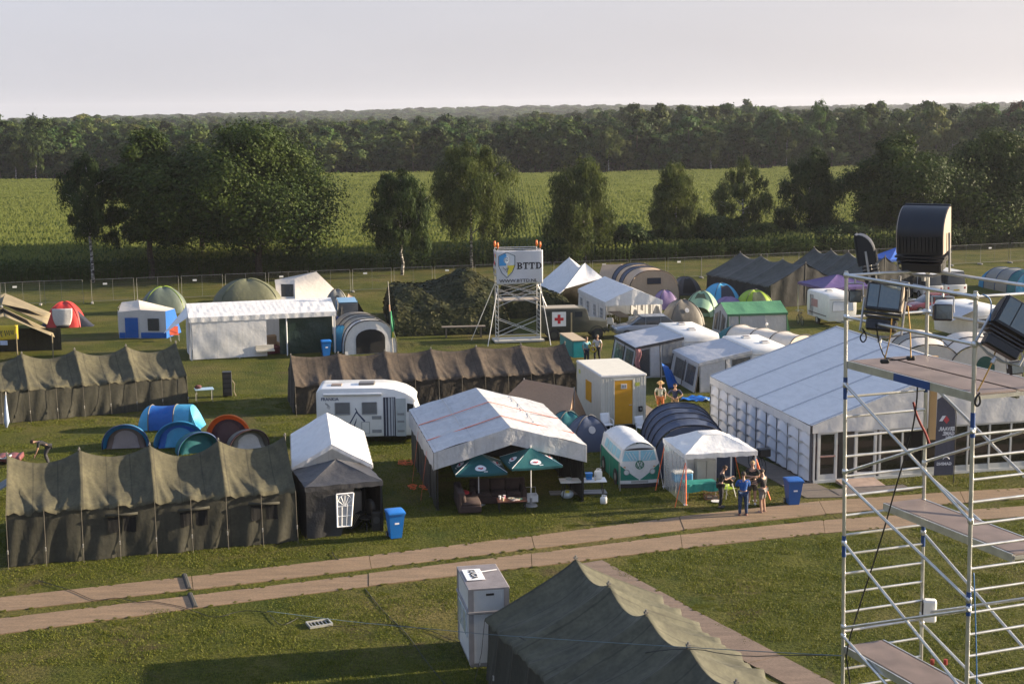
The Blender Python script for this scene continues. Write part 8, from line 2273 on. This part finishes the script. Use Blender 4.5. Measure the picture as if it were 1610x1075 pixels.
# picnic bench by the camouflage net, chairs in the dining tent
pb = thing('bench', 'long wooden bench in front of the camouflage net', 'bench', G(729, 530), R(6)); MB().box((0, 0, .74), (3.0, .6, .06)).build('top', plain('dull_wood', (.16, .13, .10), .8), pb)
for x in (-1.2, 1.2): MB().box((x, 0, .36), (.08, .5, .72)).build('leg', plain('dull_wood', (.16, .13, .10), .8), pb)
dt = table('long dark dining table inside the white dining tent', WB.matrix_basis @ Vector((-.2, 3.0, 0)), R(101), 3.2, .9, .74, plain('dark_table', (.06, .05, .05), .6), STEEL, 'dining_table')
ch0 = None
labs = ['white plastic chair at the front end of the dining table', 'white plastic chair at the right front of the dining tent', 'white plastic chair at the right side of the dining table', 'white plastic chair behind the dining table', 'white plastic chair at the left front post of the dining tent', 'white plastic chair outside the right wall of the dining tent']
for i, (x, y, rz) in enumerate(((.05, .9, 190), (1.1, 1.6, 100), (1.0, 3.4, 95), (-.1, 5.2, 10), (-1.5, .4, 150), (2.35, .8, 90))):
    root = thing('plastic_chair', labs[i], 'chair', WB.matrix_basis @ Vector((x, y, 0)), R(rz), 'white chairs of the dining tent')
    MB().box((0, -.05, .44), (.48, .48, .04), bev=.015).build('seat', WHITEP, root); MB().grid(lambda a, b: Vector((-.24 + .48 * a, .2 + .12 * b, .46 + .44 * b)), 4, 4).build('backrest', WHITEP, root, sol=.03)
    for sx in (-1, 1):
        for sy in (-1, 1): MB().tube([(sx * .21, sy * .22, .43), (sx * .25, sy * .26, 0)], .022, 5).build('leg', WHITEP, root)
rt_ = thing('armchair', 'beige armchair with a red blanket in the opening of the long white party tent', 'armchair', P0.matrix_basis @ Vector((5.2, 1.0, 0)), R(30)); MB().box((0, 0, .3), (.9, .85, .5), bev=.08).build('seat', mat_c('dark_red_blanket', (.13, .02, .03)), rt_); MB().box((0, .38, .75), (.9, .25, .9), bev=.1).build('backrest', mat_c('beige_upholstery', (.35, .25, .16)), rt_)
for s in (-1, 1): MB().box((s * .42, 0, .5), (.18, .85, .5), bev=.06).build('armrest', mat_c('beige_upholstery', (.35, .25, .16)), rt_)

# ================================================================== people
def skin_mesh(verts, edges, name, mat, level=1):
    """grow one continuous surface round a skeleton; verts: (x, y, z, radius)"""
    me = bpy.data.meshes.new(name); me.from_pydata([v[:3] for v in verts], edges, [])
    o = bpy.data.objects.new(name, me); COL.objects.link(o)
    md = o.modifiers.new('skin', 'SKIN'); md.use_smooth_shade = True; md.branch_smoothing = .6
    sv = me.skin_vertices[0].data
    for i, v in enumerate(verts): sv[i].radius = (v[3], v[4] if len(v) > 4 else v[3]); sv[i].use_root = (i == 0)
    sb = o.modifiers.new('subdivision', 'SUBSURF'); sb.levels = level; sb.render_levels = level
    bpy.context.view_layer.update()
    m2 = bpy.data.meshes.new_from_object(o.evaluated_get(bpy.context.evaluated_depsgraph_get()))
    bpy.data.objects.remove(o); bpy.data.meshes.remove(me)
    m2.name = name; m2.materials.clear(); m2.materials.append(mat)
    m2.polygons.foreach_set('use_smooth', [True] * len(m2.polygons))
    return m2
SKIN = plain('skin', (.36, .21, .145), .55, amt=.05)
def person(label, loc, face, h=1.75, pose=None, shirt=(.02, .02, .02), pants=(.03, .03, .035), shorts=False, hair=(.03, .02, .012), sleeves=False, hat=None, shoe=(.05, .05, .05), lean=0.0, build=1.0, skirt_t=None):
    p = {'eL': (-.27, .02, 1.16), 'wL': (-.25, -.10, .93), 'eR': (.27, .02, 1.16), 'wR': (.25, -.10, .93),
         'kL': (-.11, -.03, .50), 'aL': (-.12, .02, .08), 'kR': (.11, -.03, .50), 'aR': (.12, .02, .08), 'head': (0, -.03, 1.62), 'hips': (0, 0, .95), 'chest': (0, 0, 1.27), 'neck': (0, -.005, 1.46)}
    if pose: p.update(pose)
    V = lambda k: Vector(p[k])
    root = thing('person', label, 'person', loc, face + R(90)); s = h / 1.75; root.scale = (s, s, s)
    hips, chest, neck, head = V('hips'), V('chest'), V('neck'), V('head')
    up = (neck - chest).normalized(); side = Vector((1, 0, 0)); fwd = side.cross(up) * -1
    fwd = Vector((0, -1, 0)) if fwd.length < .1 else fwd.normalized()
    if fwd.y > 0: fwd = -fwd
    hu = (head - neck).normalized(); hf = side.cross(hu); hf = -hf if hf.dot(Vector((0, -1, 0))) < 0 and abs(hf.y) > .2 else hf
    shL, shR = neck + side * -.185 - up * .05, neck + side * .185 - up * .05
    hL, hR = hips + Vector((-.095, 0, -.04)), hips + Vector((.095, 0, -.04))
    b = build
    vs = []; es = []
    def add(q, r, par=None, r2=None):
        vs.append((q[0], q[1], q[2], r, r2 or r)); i = len(vs) - 1
        if par is not None: es.append((par, i))
        return i
    i0 = add(hips, .135 * b, None, .11 * b); i1 = add(hips.lerp(chest, .5), .125 * b, i0, .10 * b); i2 = add(chest, .15 * b, i1, .11 * b); i3 = add(neck - up * .04, .10 * b, i2, .08)
    i4 = add(neck + (head - neck) * .35, .052, i3); i5 = add(head - hu * .05, .070, i4); i6 = add(head + hu * .03, .088, i5); i7 = add(head + hu * .10, .06, i6)
    add(head - hu * .01 + hf * .098, .016, i6)               # nose
    for sx in (-1, 1): add(head + side * sx * .092, .020, i6)   # ears
    for sh, e_, w_, sg in ((shL, 'eL', 'wL', -1), (shR, 'eR', 'wR', 1)):
        a = add(sh, .060 * b, i3 if False else i2); a = add(sh.lerp(V(e_), .5), .046 * b, a); a = add(V(e_), .040, a); a = add(V(e_).lerp(V(w_), .5), .036, a); a = add(V(w_), .027, a)
        d = (V(w_) - V(e_)).normalized(); lat = d.cross(Vector((0, 0, 1))); lat = lat.normalized() if lat.length > .1 else Vector((1, 0, 0)); cu = d.cross(lat)
        if cu.z > 0: cu = -cu
        pm = add(V(w_) + d * .065, .033, a, .02)
        for k, ln in enumerate((.075, .088, .082, .062)):
            o = lat * (-.030 + .020 * k); f1 = add(V(w_) + d * .105 + o, .0095, pm); f2 = add(V(w_) + d * (.105 + ln * .5) + o + cu * .014, .009, f1); add(V(w_) + d * (.105 + ln * .8) + o + cu * .040, .008, f2)
        t1 = add(V(w_) + d * .045 - lat * .042, .011, pm); add(V(w_) + d * .085 - lat * .056 + cu * .015, .009, t1)
    for hp, k_, a_ in ((hL, 'kL', 'aL'), (hR, 'kR', 'aR')):
        a = add(hp, .095 * b, i0); a = add(hp.lerp(V(k_), .5), .078 * b, a); a = add(V(k_), .058, a); a = add(V(k_).lerp(V(a_), .4), .056, a); a = add(V(a_), .038, a)
        a = add(V(a_) + Vector((0, -.07, -.035)), .040, a, .03); add(V(a_) + Vector((0, -.15, -.05)), .034, a, .022)
    me = skin_mesh(vs, es, 'body', SKIN); o = bpy.data.objects.new('body', me); COL.objects.link(o); o.parent = root
    body = o
    # shirt
    vs = []; es = []; g_ = .018
    i0 = add(hips + Vector((0, 0, -.02)), .155 * b, None, .13 * b); i1 = add(hips.lerp(chest, .5), .145 * b, i0, .125 * b); i2 = add(chest, .168 * b, i1, .13 * b); i3 = add(neck - up * .045, .115 * b, i2, .09)
    for sh, e_, w_ in ((shL, 'eL', 'wL'), (shR, 'eR', 'wR')):
        a = add(sh, .077 * b, i2); a = add(sh.lerp(V(e_), .55), .064 * b, a)
        if sleeves: a = add(V(e_), .058, a); a = add(V(e_).lerp(V(w_), .55), .050, a); add(V(e_).lerp(V(w_), .95), .040, a)
        else: add(sh.lerp(V(e_), .82), .060 * b, a)
    cm = cloth('clothing_%d' % len(MATS), shirt, rough=.9, amt=.1, wr=6, st=.5)
    o = bpy.data.objects.new('shirt', skin_mesh(vs, es, 'shirt', cm)); COL.objects.link(o); o.parent = root
    vs = []; es = []
    i0 = add(hips + Vector((0, 0, .02)), .15 * b, None, .125 * b)
    for hp, k_, a_ in ((hL, 'kL', 'aL'), (hR, 'kR', 'aR')):
        a = add(hp, .112 * b, i0); a = add(hp.lerp(V(k_), .5), .098 * b, a)
        if shorts: add(hp.lerp(V(k_), .92), .095 * b, a)
        else: a = add(V(k_), .078, a); a = add(V(k_).lerp(V(a_), .5), .068, a); add(V(a_) + Vector((0, 0, .01)), .06, a)
    pm_ = cloth('clothing_%d' % len(MATS), pants, rough=.9, amt=.1, wr=6, st=.5)
    o = bpy.data.objects.new('shorts' if shorts else 'trousers', skin_mesh(vs, es, 'trousers', pm_)); COL.objects.link(o); o.parent = root
    # hair, face, shoes
    hm = plain('hair_%.3f' % hair[0], hair, .8, amt=.3, scale=30, bst=.8, bsc=60)
    Mh = Matrix((side, -hf, hu)).transposed().to_4x4()
    mb = MB()
    def hr(a, q):
        t_ = 2 * math.pi * a; lo = -.25 if math.sin(t_) > -.2 else .45
        ph = lo + (math.pi / 2 - lo) * q
        v = Vector((math.cos(t_) * math.cos(ph) * .104, math.sin(t_) * math.cos(ph) * .112 + .006, math.sin(ph) * .118 + .022))
        return Mh @ v + head
    mb.grid(hr, 20, 8); mb.build('hair', hm, root, smooth=True)
    if hat:
        mb = MB(); mb.tube([head + hu * .07, head + hu * .085], [.19, .185], 18); mb.tube([head + hu * .08, head + hu * .17, head + hu * .185], [.105, .095, .06], 16); mb.build('hat', plain('straw', hat, .8, amt=.15, scale=20), root, smooth=True, angle=40)
    em = plain('eye_dark', (.02, .015, .012), .3); lm = plain('lips', (.35, .13, .10), .5)
    for sx in (-1, 1): MB().sphere(head + hu * .015 + hf * .086 + side * sx * .034, .011, 8, 6).build('eye', em, body)
    mb = MB(); mb.tube([head - hu * .052 + hf * .083 - side * .024, head - hu * .055 + hf * .090, head - hu * .052 + hf * .083 + side * .024], .007, 5); mb.build('mouth', lm, body)
    sm = plain('shoe_%.2f_%.2f' % (shoe[0], shoe[2]), shoe, .6)
    for a_ in ('aL', 'aR'):
        q = V(a_); MB().sphere(q + Vector((0, -.06, -.035)), (.05, .135, .045), 12, 8).build('shoe', sm, root, smooth=True)
    return root
# four round the barbecue
fwd_arms = {'eL': (-.25, -.14, 1.17), 'wL': (-.12, -.36, 1.16), 'eR': (.25, -.14, 1.17), 'wR': (.10, -.36, 1.12)}
person('person in dark clothes leaning over the barbecue, left of the group', G(1132, 798), R(0), 1.74, {**fwd_arms, 'head': (0, -.16, 1.56), 'neck': (0, -.09, 1.43), 'chest': (0, -.03, 1.26), 'wL': (-.10, -.38, 1.24), 'kL': (-.08, -.04, .5), 'aL': (-.08, .03, .08), 'kR': (.08, -.05, .5), 'aR': (.08, -.03, .08)}, (.022, .024, .030), (.018, .019, .024), hair=(.05, .025, .014))
person('person in a bright blue jacket and jeans seen from behind', G(1168, 811), R(92), 1.72, {**fwd_arms, 'kL': (-.12, .0, .5), 'kR': (.12, .0, .5), 'aL': (-.13, .03, .08), 'aR': (.13, .03, .08)}, (.012, .085, .33), (.02, .045, .11), sleeves=True, hair=(.035, .022, .015), shoe=(.12, .03, .03), build=1.08)
person('fair haired person in a black shirt with folded arms', G(1182, 793), R(-97), 1.76, {'eL': (-.27, -.06, 1.16), 'wL': (.04, -.20, 1.16), 'eR': (.27, -.06, 1.16), 'wR': (-.06, -.22, 1.12)}, (.016, .016, .018), (.06, .05, .04), shorts=True, hair=(.38, .24, .11), shoe=(.45, .42, .38), build=1.12)
person('person in a dark shirt and grey shorts at the right of the group', G(1199, 806), R(140), 1.72, {**fwd_arms, 'head': (0, -.06, 1.61)}, (.022, .020, .022), (.20, .18, .17), shorts=True, hair=(.06, .035, .02), shoe=(.30, .18, .14))
# two beside the cabin
person('person in a straw hat, pale green vest and orange shorts by the cabin', G(1038, 653), R(-88), 1.74, {'wL': (-.24, -.12, .95), 'wR': (.22, -.16, 1.0)}, (.36, .38, .34), (.38, .12, .04), shorts=True, hat=(.42, .27, .12), hair=(.10, .05, .02))
person('person in a navy shirt and khaki shorts with hands at the waist', G(1061, 656), R(-95), 1.74, {'eL': (-.38, .02, 1.15), 'wL': (-.14, -.15, 1.04), 'eR': (.38, .02, 1.15), 'wR': (.14, -.15, 1.04)}, (.035, .045, .10), (.34, .23, .12), shorts=True, hair=(.03, .02, .015))
# two by the teal trailer
person('person in a white shirt and black trousers walking near the ambulance', G(939, 570), R(-100), 1.74, {'kL': (-.13, -.14, .52), 'aL': (-.12, -.22, .08), 'kR': (.11, .02, .50), 'aR': (.14, .24, .10)}, (.66, .62, .60), (.02, .02, .022), hair=(.20, .15, .10))
pp = person('person in a light blue shirt beside the teal trailer', G(922, 573), R(-60), 1.72, {'eR': (.28, -.05, 1.16), 'wR': (.26, -.28, 1.02)}, (.16, .38, .45), (.03, .04, .06), hair=(.16, .10, .05))
yl = thing('ring_float', 'yellow ring held by the person in the light blue shirt', 'ring', pp.matrix_basis @ Vector((.27, -.36, .98)), R(-10)); mb = MB()
mb.tube([(.16 * math.cos(k * math.pi / 8), 0, .16 * math.sin(k * math.pi / 8)) for k in range(17)], .045, 7, cap=False); mb.build('ring_body', plain('yellow_plastic', (.62, .42, .03), .5), yl, smooth=True); MB().tube([(-.02, -.04, .2), (.02, .04, .2)], .03, 6).build('valve', plain('sticker_white', (.7, .7, .72), .5), yl)
# one stooping behind the left tent
person('person in a black shirt stooping behind the nearest army tent', G(74, 731), R(195), 1.75, {'hips': (0, .10, .88), 'chest': (0, -.16, 1.02), 'neck': (0, -.34, 1.06), 'head': (0, -.52, 1.08), 'eL': (-.24, -.34, .80), 'wL': (-.16, -.44, .56), 'eR': (.24, -.34, .80), 'wR': (.16, -.44, .56), 'kL': (-.11, -.06, .50), 'kR': (.11, -.06, .5), 'aL': (-.12, .08, .08), 'aR': (.12, .08, .08)}, (.018, .018, .02), (.03, .03, .035), hair=(.05, .025, .015))
